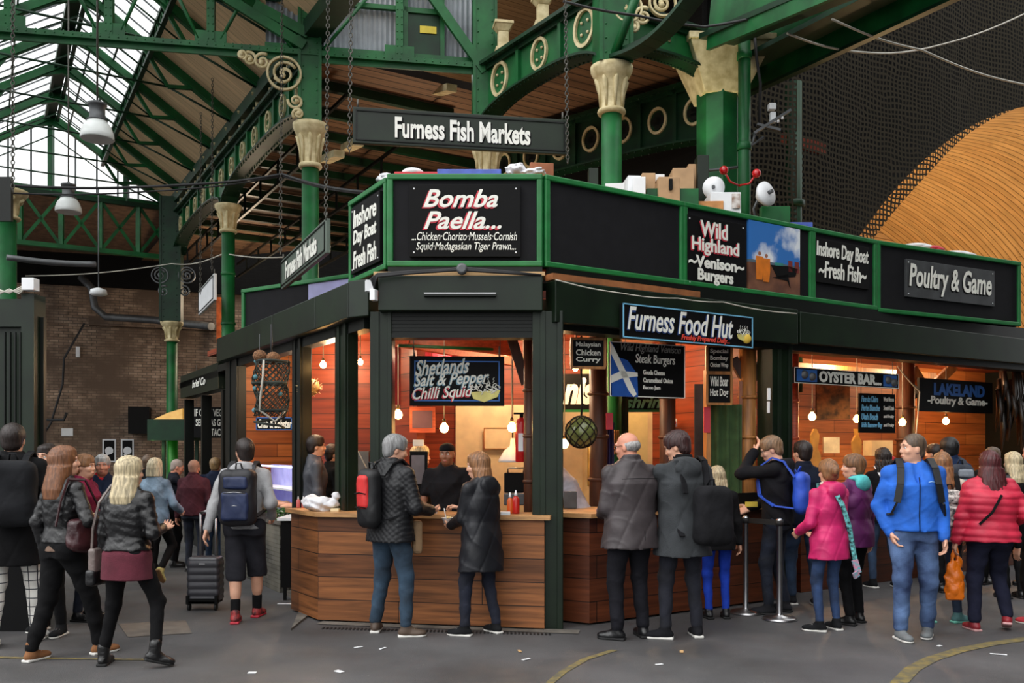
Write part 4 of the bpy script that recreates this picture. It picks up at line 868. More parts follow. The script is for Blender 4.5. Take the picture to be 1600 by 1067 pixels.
mb = MB(); poly(mb, [xy(Q0), xy(Q1), xy(Q2), xy(Q3), xy(Q4)], .02, 1.0); mb.build('boards', M['wood_dk'], t)
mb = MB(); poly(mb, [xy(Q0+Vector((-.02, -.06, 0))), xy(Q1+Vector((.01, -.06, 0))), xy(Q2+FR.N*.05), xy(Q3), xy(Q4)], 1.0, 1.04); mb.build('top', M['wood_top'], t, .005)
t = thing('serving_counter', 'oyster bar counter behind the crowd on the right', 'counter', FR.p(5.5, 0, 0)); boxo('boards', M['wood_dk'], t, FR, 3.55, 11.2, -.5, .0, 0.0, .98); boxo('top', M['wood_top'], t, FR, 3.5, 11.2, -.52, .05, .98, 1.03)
# stone fish counter on the left with lit glass case
slate = brickmat('stacked_slate', (104, 104, 100), (66, 68, 66), (30, 30, 28), .22, .05, .006, .8, (3, 3), .5, .8, stain=(150, 144, 130))
t = thing('fish_counter', 'stacked slate fish counter behind the suitcase man', 'counter', FL.p(-3.5, 0, 0)); boxo('stone_base', slate, t, FL, -5.0, -2.3, -.7, .15, 0, .78); boxo('slab', M['kerb'], t, FL, -5.0, -2.2, -.7, .18, .78, .84)
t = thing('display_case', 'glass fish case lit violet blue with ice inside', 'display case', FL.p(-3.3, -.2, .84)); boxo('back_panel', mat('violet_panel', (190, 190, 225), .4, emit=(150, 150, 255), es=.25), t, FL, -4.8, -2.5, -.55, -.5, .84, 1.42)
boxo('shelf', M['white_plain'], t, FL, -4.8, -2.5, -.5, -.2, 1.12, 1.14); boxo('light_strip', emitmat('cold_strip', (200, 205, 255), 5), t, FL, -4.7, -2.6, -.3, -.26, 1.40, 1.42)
mb = MB()
for i in range(90): mb.ball(FL.p(random.uniform(-4.7, -2.5), random.uniform(-.5, 0), .86+random.random()*.06), random.uniform(.02, .05), 6)
mb.build('ice', mat('crushed_ice', (225, 228, 235), .3), t)
for i in range(7): mb = MB(); mb.ball(FL.p(-3.9+i*.2, -.1-.1*(i % 2), .95), (.13, .05, .035), 10); tag(mb.build('fish', mat('pink_fish', (214, 160, 130), .4)), 'pink fish on the ice of the fish counter, %s from the parsley end' % ordn[6-i], 'fish', 'fish on the ice')
mb = MB()
for i in range(260):
    c = FL.p(random.uniform(-3.4, -2.25), random.uniform(.0, .2), .84+random.random()*.11); mb.ball(c, (random.uniform(.012, .03), .02, .012), 6)
tag(mb.build('parsley', mat('parsley_green', (54, 104, 40), .6, var=.3, scale=40)), 'band of curly green parsley along the fish counter edge', 'parsley', kind='stuff')
# small dark stand beside the corner counter
p = gnd(449, 938); t = thing('side_stand', 'small dark stand with white top beside the corner counter', 'stand', p); mb = MB(); mb.box((p.x+.03, p.y+.25, .5), (.2, .5, .72)); mb.box((p.x-.03, p.y+.02, .08), (.03, .03, .16)); mb.box((p.x-.03, p.y+.47, .08), (.03, .03, .16)); mb.build('body', M['panel'], t)
mb = MB(); mb.box((p.x+.02, p.y+.25, .88), (.25, .56, .03)); mb.build('top', M['white_plain'], t)
# ---- interior shells
FI = Fr((0, 11.3), (1, 0)); wall('wall_inner_back', FI, -2.6, .9, 0, 3.05, M['redwood'], .1)
uc = FI.hit(712, 700, .02)[0]; o = boxo('wall_cream', M['cream_wall'], None, FI, uc, .9, 0, .03, 0, 2.2); o['kind'] = 'structure'
FJ = Fr((.9, 11.3), (1, .28)); wall('wall_inner_right', FJ, 0, 2.6, 0, 3.05, M['cream_wall'], .1)
FK = FR; wall('wall_inner_oyster', Fr(xy(FR.p(3.15, -2.3, 0)), (.848, .53)), 0, 8.4, 0, 3.05, M['pine'], .1)
mb = MB(); FR.box(mb, 3.1, 3.16, -2.9, -.12, 0, 3.05); struct('wall_partition', mb, M['redwood'])
mb = MB(); FR.box(mb, 11.3, 11.4, -2.5, .0, 0, 3.3); struct('wall_end', mb, M['bottle_dk'])
mb = MB(); FL.box(mb, -6.0, -2.2, -1.35, -1.25, .0, 3.05); struct('wall_inner_left', mb, M['pine'])
mb = MB(); FL.box(mb, -2.2, -1.0, -1.05, -.95, .0, 3.05); struct('wall_inner_left_2', mb, M['redwood'])
mb = MB(); FL.box(mb, -5.3, -5.2, -2.8, -.06, 0, 3.05); struct('wall_end_left', mb, M['pine'])
# floor of the stall (duckboards)
mb = MB(); poly(mb, [(-1.2, 8.7), (.3, 8.7), xy(FR.p(.5, -.6, 0)), xy(FR.p(11.2, -.6, 0)), xy(FR.p(11.2, -2.3, 0)), (1, 11.2), (-2.5, 11.2)], 0, .1); struct('floor_stall', mb, M['timber_dk'])
# beams, posts inside
def beam(label, a, b, w_, h_, m, name='timber_beam', cat='beam'):
    mb = MB(); mb.beam(a, b, w_, h_); return tag(mb.build(name, M[m] if isinstance(m, str) else m, None, .005), label, cat)
redt = mat('red_timber', (186, 84, 52), .5, var=.15, stretch=(1, 8, 8)); M['redt'] = redt
beam('reddish beam slanting under the ceiling behind the corner hatch', at(640, 525, 9.0), at(805, 545, 9.4), .06, .16, 'redt')
beam('second red beam under the ceiling behind the corner hatch', at(612, 532, 9.0), at(800, 565, 10.4), .08, .1, 'redt')
beam('green strip lamp rail under the ceiling behind the corner hatch', at(622, 540, 8.9), at(770, 546, 9.3), .04, .03, 'green')
beam('dark brace slanting beside the corner hatch lamp', at(800, 530, 8.9), at(822, 600, 8.9), .08, .1, 'timber_dk')
for px, Y, w_, m, lab in ((935, 9.3, .16, 'timber_dk', 'dark round timber post behind the hanging glass float'), (1043, 9.9, .15, 'timber_dk', 'dark timber post behind the young man in the grey coat'), (1168, 9.95, .16, 'timber', 'light orange timber post near the right end of the burger hatch'), (828, 8.75, .1, 'timber_dk', 'slim brown jamb post right of the fire extinguisher'), (1415, 12.4, .2, 'timber_dk', 'round dark post inside the oyster bar'), (1240, 10.7, .1, 'redt', 'red post at the left edge of the oyster bar')):
    x = (px-800)/F*Y; mb = MB(); mb.tube([(x, Y, 0), (x, Y, 3.02)], w_*.6, 14)
    for z in (1.3, 1.75, 2.2): mb.lathe([(w_*.6, z), (w_*.72, z+.01), (w_*.72, z+.03), (w_*.6, z+.04)], (x, Y, 0), 14)
    tag(mb.build('timber_post', M[m]), lab, 'post')
for a, b in (((1145, 560), (1168, 600)), ((1195, 560), (1170, 600))): beam('dark angled bracket at the head of the light orange post, %s' % ('left one' if a[0] < 1160 else 'right one'), at(*a, 9.95), at(*b, 9.95), .08, .1, 'timber_dk', 'angle_bracket', 'bracket')
for i, (a, b) in enumerate((((1425, 575), (1440, 600)), ((1490, 572), (1462, 600)))): beam('orange brace under the oyster bar ceiling, %s' % ['left of the game sign', 'above the game sign'][i], at(*a, 12.5), at(*b, 12.5), .1, .12, 'timber')
beam('light beam across the oyster bar ceiling', FR.p(3.3, -1.4, 2.75), FR.p(8.3, -1.4, 2.75), .1, .14, 'timber')
p = at(1105, 700, 9.6); beam('pale upright board behind the small menu boards', Vector((p.x, p.y, .9)), Vector((p.x, p.y, 2.5)), .16, .05, 'timber', 'upright_board', 'board')
beam('thin copper coloured pipe beside the light orange post', Vector((at(1157, 0, 9.9).x, 9.9, .1)), Vector((at(1157, 0, 9.9).x, 9.9, 2.4)), .04, .04, mat('copper_pipe', (150, 96, 70), .4, .3), 'pipe', 'pipe')
# maroon canvas and green blanket
def sheet(name, label, cat, px0, px1, py0, py1, Y, m, th=.02, wob=0):
    a, b = at(px0, py1, Y), at(px1, py0, Y); mb = MB(); K = 16
    for i in range(K):
        x0, x1 = a.x+(b.x-a.x)*i/K, a.x+(b.x-a.x)*(i+1)/K; y0, y1 = Y+wob*math.sin(i*1.3), Y+wob*math.sin((i+1)*1.3)
        mb.hexa([(x0, y0, a.z), (x1, y1, a.z), (x1, y1+th, a.z), (x0, y0+th, a.z), (x0, y0, b.z), (x1, y1, b.z), (x1, y1+th, b.z), (x0, y0+th, b.z)])
    return tag(mb.build(name, m), label, cat)
sheet('canvas', 'maroon canvas hanging behind the squid sign', 'canvas', 615, 737, 540, 632, 9.9, M['maroon'], wob=.01)
sheet('blanket', 'dull green blanket hung in the burger hatch', 'blanket', 1110, 1160, 632, 790, 9.8, mat('green_blanket', (62, 88, 50), .9, var=.15), wob=.02)
sheet('blanket', 'green and brown backdrop behind the bald man', 'blanket', 958, 982, 622, 720, 10.2, mat('mossy_cloth', (50, 58, 30), .9, var=.2), wob=.01)
sheet('wall_sheet', 'tall pale panel behind the bald man', 'panel', 982, 1012, 645, 800, 10.9, mat('buff_sheet', (214, 196, 140), .6, var=.06))
sheet('shelf_rack', 'metal rack of jars behind the young man', 'rack', 1085, 1100, 600, 780, 10.6, M['steel_dk'])
# ---- bulbs
BR = mat('brass_holder', (120, 96, 60), .4, .7)
def bulb(px, py, Y, label, r=.045, cord=None):
    p = at(px, py, Y); t = thing('light_bulb', label, 'bulb', p, None)
    mb = MB(); mb.lathe([(r*.2, -r), (r*.7, -r*.8), (r, -r*.1), (r*.9, r*.45), (r*.45, r*1.0), (r*.3, r*1.3)], p, 16); mb.build('glass', M['bulb'], t)
    mb = MB(); mb.lathe([(r*.32, r*1.25), (r*.4, r*1.3), (r*.4, r*2.1), (r*.12, r*2.3)], p, 12); mb.build('holder', BR, t)
    mb = MB(); top = min(3.0, cord or 3.0); mb.tube([p+ZV*r*2.2, (p.x, p.y, top)], .006, 6); mb.build('flex', M['cable_w'], t)
bulb(622, 648, 9.2, 'bare bulb beside the green post left of the squid sign'); bulb(694, 669, 9.1, 'bare bulb above the worker in the black cap'); bulb(800, 668, 9.0, 'bare bulb left of the fire extinguisher')
bulb(818, 581, 9.6, 'small bulb high beside the squid sign', .03); bulb(505, 570, 9.6, 'small bulb high inside the left side of the stall', .035); bulb(563, 566, 9.3, 'bulb high in the gap left of the corner hatch', .03); bulb(546, 655, 9.3, 'bare bulb low in the gap left of the corner hatch')
bulb(882, 694, 9.6, 'bare bulb beside the thick green post below the glass float'); bulb(1269, 651, 10.9, 'bare bulb below the left end of the oyster sign'); bulb(1339, 655, 11.4, 'bare bulb beside the oyster menu board, left of it'); bulb(1410, 660, 11.8, 'bare bulb above the man in the blue jacket'); bulb(1478, 658, 12.4, 'bare bulb under the game sign')
bulb(899, 576, 9.9, 'small bulb behind the chicken curry menu board', .03)
a, b = at(667, 526, 8.75), at(717, 526, 8.75); t = thing('tube_light', 'short glowing tube light at the top of the corner hatch', 'lamp', a); mb = MB(); mb.tube([a, b], .022, 10); mb.build('tube', M['tube'], t); mb = MB(); mb.beam(a+ZV*.04, b+ZV*.04+Vector((.5, 0, 0)), .05, .03); mb.build('fitting', M['white_plain'], t)
for (u, n, z, e) in ((1.2, -1.4, 2.75, 60), (2.4, -1.3, 2.75, 40), (4.3, -1.2, 2.8, 80), (5.8, -1.2, 2.8, 80), (7.5, -1.2, 2.8, 80), (9.5, -1.2, 2.8, 70)):  # unseen point lights added to brighten the stall interior, also in the loops below
    l = bpy.data.lights.new('stall_fill', 'POINT'); l.energy = e; l.color = (1, .66, .36); l.shadow_soft_size = .06; o = bpy.data.objects.new('stall_fill', l); o.location = FR.p(u, n, z); COL.objects.link(o)
for (x, y, z, e) in ((-.6, 9.8, 2.8, 80), (-.1, 10.3, 2.8, 60), (-2.0, 9.9, 2.7, 36)):
    l = bpy.data.lights.new('stall_fill', 'POINT'); l.energy = e; l.color = (1, .74, .48); l.shadow_soft_size = .06; o = bpy.data.objects.new('stall_fill', l); o.location = (x, y, z); COL.objects.link(o)
for t_, e in ((2.6, 40), (3.9, 40)):
    l = bpy.data.lights.new('stall_fill', 'POINT'); l.energy = e; l.color = (1, .7, .42); o = bpy.data.objects.new('stall_fill', l); o.location = FL.p(-t_, -.6, 2.7); COL.objects.link(o)
# ---- hanging signs in the hatches
def qsign(name, label, Y, dx, px0, px1, pt, pb, m='panel', frame=None, fw=.02, inset=0, th=.025, slope=0, cat='sign'):
    """flat sign hung at distance Y, turned by slope (dY/dX)"""
    a = at(px0, pt, Y); fr = Fr((a.x, a.y), (1, slope)); r = (0, fr.hit(px1, pt)[0], at(px0, pb, Y).z, a.z)
    t = sign(name, label, fr, 0, r, m, th, frame, fw, cat, inset)
    if cat in ('sign', 'menu board', 'slate') and r[3] < 2.98:
        for u in (r[0]+.04, r[1]-.04): mb = MB(); mb.tube([fr.p(u, -.012, r[3]), fr.p(u, -.012, 3.02)], .004, 5); mb.build('hanging_wire', M['steel_dk'], t)
    return t, fr, r
t, fr, r = qsign('painted_sign', 'black hanging sign with squid dish and blue border in the corner hatch', 8.5, 0, 640, 788, 556, 634, 'panel', 'blue_paint', .012, .045, slope=.06)
LB = mat('pale_blue_shadow', (120, 160, 180), .6); RS = M['red_paint']
shadow_text('Shetlands', fr, .007, *sub(r, .06, .63, .09, .40), W, LB, t, .3, .012, (-.008, -.009), skew=.06); shadow_text('Salt & Pepper', fr, .007, *sub(r, .05, .84, .37, .69), W, LB, t, .3, .012, (-.008, -.009), skew=.06); shadow_text('Chilli Squid', fr, .007, *sub(r, .03, .67, .64, .95), W, RS, t, .3, .012, (-.008, -.009), skew=.06)
def dish(fr, r, cu, cz, s, t, n=.008):
    u0, u1, z0, z1 = r; U, Z = u0+(u1-u0)*cu, z1-(z1-z0)*cz; mb = MB()
    mb.prism([fr.p(U-s*1.1, n, Z), fr.p(U+s*1.1, n, Z+s*.15), fr.p(U+s*.9, n, Z-s*.35), fr.p(U-s*.1, n, Z-s*.75), fr.p(U-s*.9, n, Z-s*.5)], fr.N*.004); mb.build('painted_tray', mat('painted_cream', (226, 216, 130), .6), t)
    mb = MB(); rnd = random.Random(3)
    for i in range(26):
        a = rnd.uniform(-1, 1)*s, rnd.uniform(-.1, .75)*s; q = rnd.uniform(0, 6); k = s*.17
        mb.tube([fr.p(U+a[0]+k*math.cos(q+j*1.1), n+.006, Z+a[1]*(1-abs(a[0])/s*.5)+k*math.sin(q+j*1.1)) for j in range(4)], s*.035, 5)
    for i in range(4): mb.tube([fr.p(U-s*.6+i*s*.4+(.06*s if j % 2 else -.06*s), n+.006, Z+s*(.7+j*.13)) for j in range(4)], s*.02, 5)
    mb.build('painted_squid', M['white'], t)
dish(fr, r, .80, .72, .13, t)
mb = MB(); mb.tube([fr.p(.05, -.01, r[3]), fr.p(.03, 0, r[3]+.1)], .006, 5); mb.tube([fr.p(r[1]-.05, -.01, r[3]), fr.p(r[1]-.05, 0, r[3]+.1)], .006, 5); mb.build('hook', M['steel_dk'], t)
r = FR.rect(973, 1176, 473, 527, .30); t = sign('painted_sign', 'long food hut sign with pale blue border on the right shutter box', FR, .30, r, 'panel', .05, 'lblue_paint', .012, .02)
shadow_text('Furness Food Hut', FR, .307, *sub(r, .03, .83, .08, .76), W, mat('deep_blue_paint', (34, 64, 120), .6), t, .25, .012, (-.008, -.012))
text('Freshly Prepared Daily...', FR, .312, *sub(r, .42, .80, .76, .97), mat('orange_red_paint', (226, 74, 60), .6), t, .25, .012); dish(FR, r, .915, .60, .085, t, .31)
mb = MB(); q = sub(r, .94, .94, .72, .72); mb.ball(FR.p(q[0], .315, q[2]), (.05, .02, .05), 14); mb.build('painted_burger', mat('painted_bun', (214, 178, 60), .6), t)
t, fr, r = qsign('menu_board', 'large black steak burger menu board with a white edge and painted flag', 8.74, 0, 953, 1070, 533, 619, 'panel', 'white', .008, 0, slope=.5, cat='menu board')
text('Wild Highland Venison', fr, .003, *sub(r, .14, .94, .02, .20), mat('faint_grey_paint', (150, 150, 146)), t, .3, .0); text('Steak Burgers', fr, .003, *sub(r, .33, .86, .20, .42), W, t, .1, .01)
for k, s in enumerate(('Gouda Cheese', 'Caramelised Onion', 'Bacon Jam')): text(s, fr, .003, *sub(r, .43, [.72, .83, .66][k], .49+k*.145, .58+k*.145), W, t, 0, .02)
mb = MB(); fl = [(0, -.02), (.05, .1), (.09, .28), (.22, .33), (.35, .58), (.36, 1.0), (0.02, 1.0)]; mb.prism([(lambda q: fr.p(q[0], .004, q[2]))(sub(r, a, a, b, b)) for a, b in fl], fr.N*.004); mb.build('painted_flag', mat('saltire_blue', (30, 84, 168), .6), t)
mb = MB()
for P in ([(0, .02), (.04, .1), (.22, .6), (.34, .95), (.30, 1.0), (.24, .9), (.13, .58), (0.0, .2)], [(0.01, .62), (.14, .53), (.35, .55), (.355, .62), (.16, .66), (.01, .76)]): mb.prism([(lambda q: fr.p(q[0], .008, q[2]))(sub(r, a, a, b, b)) for a, b in P], fr.N*.003)
mb.build('painted_cross', M['white'], t)
for (lab, px0, px1, pt, pb, lines) in (('small framed chicken curry menu board at the top of the burger hatch', 895, 943, 531, 572, ['Malaysian', 'Chicken', 'Curry']), ('small framed wrap menu board above the hot dog board', 1106, 1141, 542, 580, ['Special', 'Bombay', 'Chicken Wrap']), ('small wood-framed hot dog menu board', 1106, 1141, 585, 629, ['Wild Boar', 'Hot Dog'])):
    t, fr, r = qsign('menu_board', lab, 8.6 if px0 < 1000 else 9.45, 0, px0, px1, pt, pb, 'panel', None, .02, 0, slope=.15, cat='menu board')
    mb = MB(); u0, u1, z0, z1 = r
    for (a, b, c, d) in ((u0-.02, u1+.02, z1, z1+.025), (u0-.02, u1+.02, z0-.025, z0), (u0-.025, u0, z0, z1), (u1, u1+.025, z0, z1)): fr.box(mb, a, b, -.02, .012, c, d)
    mb.build('frame', M['timber'], t)
    for k, s in enumerate(lines): h = .86/len(lines); text(s, fr, .003, *sub(r, .10, .90, .07+k*h, .07+k*h+h*.8), W, t, 0, .02)
t, fr, r = qsign('painted_sign', 'dark inner sign with large white letters behind the glass float', 10.6, 0, 872, 935, 584, 640, 'panel', None); text('nis', fr, .003, *sub(r, .12, .92, .1, .86), W, t, .3, .05); boxo('edge', M['green_rim'], t, fr, r[0], r[1], 0, .02, r[2]-.03, r[2])
t, fr, r = qsign('painted_sign', 'low dark inner sign with green letters under the steak burger board', 10.4, 0, 972, 1048, 616, 640, 'panel', None); text('shrins', fr, .003, *sub(r, .05, .95, .1, .9), mat('mint_paint', (130, 200, 170)), t, .3, .03); boxo('edge', M['green_rim'], t, fr, r[0], r[1], 0, .02, r[2]-.03, r[2])
r = FR.rect(1241, 1404, 573, 598, -.1); t = sign('painted_sign', 'long oyster bar sign with blue ends hanging in the right hatch', FR, -.1, r, 'panel', .03, 'white', .008, .01)
text('OYSTER BAR...', FR, -.098, *sub(r, .22, .82, .14, .86), W, t, .0, .045)
for a, b in ((.02, .2), (.84, .98)): q = sub(r, a, b, .12, .88); boxo('blue_end', M['lblue_paint'] if a > 1 else M['blue_paint'], t, FR, q[0], q[1], -.1, -.096, q[2], q[3])
for a, b in ((.08, .45), (.15, .55), (.88, .45), (.94, .6)): q = sub(r, a, a, b, b); mb = MB(); mb.ball(FR.p(q[0], -.09, q[2]), (.055, .02, .05), 10); mb.build('painted_oyster', M['steel_dk'], t)
t, fr, r = qsign('menu_board', 'black oyster menu board with blue names below the oyster sign', 11.1, 0, 1343, 1399, 614, 676, 'panel', None, slope=.5, cat='menu board')
for k, (s, s2) in enumerate((('Fine de Claire', 'West Mersea'), ('Perle Blanche', 'South Utah'), ('Utah Beach', 'and Fruity'), ('Irish Bannow Bay', 'and Fruity'))):
    text(s, fr, .003, *sub(r, .05, [.50, .55, .50, .62][k], .06+k*.225, .22+k*.225), M['lblue_paint'], t, .15, .02); text(s2, fr, .003, *sub(r, .66, .95, .08+k*.225, .19+k*.225), W, t, .1, .0)
r = FR.rect(1437, 1551, 590, 642, -.35); t = sign('painted_sign', 'black game sign with big blue word on top in the oyster bar', FR, -.35, r, 'panel', .04)
text('LAKELAND', FR, -.348, *sub(r, .18, .88, .12, .50), M['blue_paint'], t, 0, .05); text('-Poultry & Game-', FR, -.348, *sub(r, .10, .92, .52, .84), W, t, .05, .03)
t, fr, r = qsign('painted_sign', 'dark blue crab sign under the net bag on the left side', 10.6, 0, 400, 456, 652, 672, 'panel', 'blue_paint', .01, 0, cat='sign'); text('Crab & Lobster', fr, .003, *sub(r, .05, 1.0, .15, .85), W, t, .2, .03)
t, fr, r = qsign('painted_sign', 'black window sign with white capitals on the neighbouring left stall', 14.5, 0, 303, 352, 636, 684, 'panel', None, cat='sign')
for k, s in enumerate(('IF ONLY VEGE', 'SEEMS AS GO', 'TACO')): text(s, fr, .003, *sub(r, [.02, .06, .55][k], .98, .06+k*.32, .30+k*.32), W, t, 0, .02)
# small framed dark board under the squid sign, notices
t, fr, r = qsign('slate_board', 'orange framed slate board under the squid sign', 9.4, 0, 640, 680, 636, 676, 'redt', None, cat='slate'); boxo('slate', mat('violet_slate', (104, 74, 92), .6), t, fr, .03, r[1]-.03, 0, .01, r[2]+.05, r[3]-.04)
for (lab, px0, px1, pt, pb, Y, c) in (('small white notice card above the worker in the black cap', 645, 662, 687, 697, 9.2, 'white_plain'), ('framed cream print on the cream wall behind the corner hatch', 756, 806, 668, 702, 11.2, 'cream_wall'), ('red and white card beside the dark post of the burger hatch', 947, 958, 645, 671, 9.15, 'red_paint'), ('white notice on the red partition, upper of two', 1199, 1204, 606, 625, 9.6, 'white_plain'), ('white notice on the red partition, lower of two', 1199, 1203, 627, 645, 9.6, 'white_plain'), ('yellow warning label on the ledge near the light orange post', 1165, 1184, 784, 792, 8.9, 'ylw'), ('small picture by the upright board', 1100, 1110, 636, 676, 9.5, 'red_paint')):
    if c == 'ylw': M['ylw'] = mat('yellow_sticker', (220, 190, 70), .6)
    qsign('notice', lab, Y, 0, px0, px1, pt, pb, c, 'timber' if 'framed' in lab else None, .012, cat='notice')
t, fr, r = qsign('switch_panel', 'pair of red isolator switches on the cream wall', 11.0, 0, 1034, 1058, 654, 667, 'white_plain', cat='switch')
mb = MB()
for k in (.27, .75): mb.lathe([(.03, 0), (.03, .03)], fr.p(r[1]*k, 0, (r[2]+r[3])/2), 12, axis=fr.N)
mb.build('knob', M['red_paint'], t)
# shelf of dark objects and panels seen in the hatches
sheet('picture', 'dark carved picture on the oyster bar wall', 'picture', 1276, 1328, 600, 655, 13.4, mat('carved_picture', (120, 82, 44), .6, c2=(40, 28, 18), scale=9), .05)
sheet('white_panel', 'white panel low on the oyster bar wall', 'panel', 1287, 1312, 683, 708, 13.4, mat('off_white_panel', (226, 222, 196), .5), .05)  # plain off-white panel on the back wall
sheet('white_box', 'cream foam box on the oyster bar counter', 'box', 1362, 1395, 688, 712, 12.2, M['cream_wall'], .3)
for px, lab in ((1273, 'yellow wavy sack hanging at the left of the oyster bar'), (1338, 'yellow wavy sack hanging behind the two women')):
    mb = MB(); Y = 11.7; x0 = at(px, 0, Y).x
    for i in range(10):
        z0, z1 = at(0, 770-i*10, Y).z, at(0, 760-i*10, Y).z; w0, w1 = [.10*(1-.07*j)+.02*math.sin(j*1.9+px) for j in (i, i+1)]
        mb.hexa([(x0-w0, Y-.03, z0), (x0+w0, Y-.03, z0), (x0+w0, Y+.03, z0), (x0-w0, Y+.03, z0), (x0-w1, Y-.03, z1), (x0+w1, Y-.03, z1), (x0+w1, Y+.03, z1), (x0-w1, Y+.03, z1)])
    tag(mb.build('hanging_sack', mat('yellow_sack', (206, 160, 84), .7, var=.12)), lab, 'sack')
mb = MB(); rnd = random.Random(5)
for i in range(46):
    p = at(1560+rnd.uniform(-2, 44), 575+rnd.uniform(0, 60), 12.7+rnd.uniform(-.1, .3)); q = p+Vector((rnd.uniform(-.05, .05), 0, -rnd.uniform(.4, .75))); mb.tube([p, p.lerp(q, .5)+Vector((.04, 0, 0)), q], [.03, .045, .006], 6)
tag(mb.build('dried_kelp', mat('dark_kelp', (34, 26, 20), .35, var=.3)), 'dark bunch of dried strips hanging at the right end of the oyster bar', 'kelp', kind='stuff')
p = at(1425, 612, 13.5); mb = MB(); mb.lathe([(.1, 0), (.12, .03), (.05, .08)], p, 14, axis=Vector((0, -1, 0))); tag(mb.build('wall_speaker', M['panel']), 'round black speaker on the oyster bar wall above the menu board', 'speaker')
wire([at(1402, 572, 11.6), at(1425, 600, 11.7), at(1437, 612, 11.8), at(1434, 650, 11.8), at(1430, 690, 11.8)], .008, 'pale flex looping down beside the game sign', 'cable_w', 'flex')
wire([at(610, 800, 9.0), at(552, 690, 9.2), at(545, 668, 9.3)], .006, 'pale flex drooping from the low bulb in the left gap', 'cable_w', 'flex')
# fire extinguisher
p = at(815, 722, 8.9); t = thing('fire_extinguisher', 'red fire extinguisher hung at the right of the corner hatch', 'fire extinguisher', p); mb = MB(); mb.lathe([(.05, 0), (.062, .01), (.062, .38), (.045, .43), (.02, .45)], p, 18); mb.build('body', mat('extinguisher_red', (196, 30, 34), .3), t)
mb = MB(); mb.lathe([(.02, .45), (.02, .49)], p, 10); mb.box(p+Vector((-.02, 0, .49)), (.12, .02, .02)); mb.tube([p+Vector((.03, -.02, .47)), p+Vector((.07, -.03, .35)), p+Vector((.065, -.03, .15))], .01, 6); mb.build('valve', M['panel'], t)
mb = MB(); mb.box(p+Vector((-.01, -.063, .2)), (.05, .004, .18)); mb.build('data_label', M['white_plain'], t)
# glass float in a net
p = at(908, 675, 8.75); t = thing('glass_float', 'green glass fishing float hanging in a rope net', 'fishing float', p); mb = MB(); mb.ball(p, .155, 24)
gf = mat('green_float_glass', (150, 160, 96), .12, var=.2, scale=8, c2=(90, 96, 44), coat=.5); mb.build('glass_ball', gf, t); mb = MB(); rr = .16
for k in range(9):
    for sg in (1, -1): mb.tube([p+Vector((rr*math.sin(a)*math.cos(k*.698+sg*a*.9), rr*math.sin(a)*math.sin(k*.698+sg*a*.9), rr*math.cos(a))) for a in [math.pi*i/12 for i in range(13)]], .006, 5)
mb.tube([p+ZV*.15, p+ZV*.3+Vector((.01, 0, 0)), p+ZV*.6, p+ZV*.95], .012, 6); mb.build('rope_net', mat('tarred_rope', (40, 30, 20), .9), t)
# puffer fish
p = at(483, 605, 9.9); t = thing('puffer_fish', 'dried spiky puffer fish hanging on the left side of the stall', 'puffer fish', p); mb = MB(); mb.ball(p, (.12, .12, .1), 18); mb.build('body', mat('puffer_skin', (206, 168, 110), .6, c2=(120, 84, 44), scale=9), t); mb = MB()
for i in range(120):
    v = Vector((random.gauss(0, 1), random.gauss(0, 1), random.gauss(0, 1))).normalized(); q = p+Vector((v.x*.12, v.y*.12, v.z*.1)); mb.tube([q, q+v*.03], [.005, .001], 4)
mb.build('spines', mat('puffer_spines', (226, 200, 150), .6), t); mb = MB(); mb.tube([p+ZV*.1, p+ZV*.3, p+ZV*.5], .005, 5); mb.build('line', M['cable'], t)
# lobster-pot net bag with coir balls
p = at(424, 610, 8.9); t = thing('net_bag', 'dark rope net bag hanging at the left side with blue knots', 'net bag', at(424, 650, 8.9)); mb = MB(); cx, cy = p.x, p.y
zt_, zb_ = at(0, 565, 8.9).z, at(0, 650, 8.9).z
def nb(a, k):
    r = .17+.02*math.sin(a*3+k)-.03*abs(k/10-.3); return Vector((cx+r*math.cos(a), cy+r*math.sin(a), zt_+(zb_-zt_)*k/10))
for i in range(16):
    for sg in (1, -1): mb.tube([nb(i*.3927+sg*k*.35, k) for k in range(11)], .006, 5)
for k in (0, 4, 9): mb.tube([nb(a*.3927, k) for a in range(17)], .014, 6)
mb.tube([nb(a*1.1, 10)+Vector((0, 0, -.02*a)) for a in range(7)], .012, 6); mb.build('netting', mat('dark_net_rope', (52, 58, 52), .9, var=.3), t)
mb = MB(); mb.tube([nb(4.6, 0)+Vector((0, -.02, 0)), nb(4.5, 3)+Vector((0, -.03, 0)), nb(4.4, 7)+Vector((0, -.03, 0)), nb(4.2, 9), nb(5.2, 10)+Vector((0, 0, -.06)), nb(5.9, 9)], .012, 6); mb.build('rope', M['cable_w'], t)
mb = MB()
for a, k in ((3.4, 0), (3.6, 5), (3.6, 9), (5.6, 6), (4.0, 3)): mb.ball(nb(a, k), .025, 8)
mb.build('blue_knot', mat('blue_twine', (90, 140, 150), .8), t)
mb = MB(); mb.tube([(cx, cy, zt_), (cx, cy, 2.9)], .01, 5); mb.build('cord', M['cable'], t)
for k, (px, py, lab) in enumerate(((406, 556, 'round brown coir ball on the net bag, left one'), (427, 559, 'round brown coir ball on the net bag, right one'))): mb = MB(); mb.ball(at(px, py, 8.85), (.07, .07, .06), 16); tag(mb.build('coir_ball', mat('coir', (136, 96, 66), .95, var=.3, scale=60, bump=.6)), lab, 'ball')
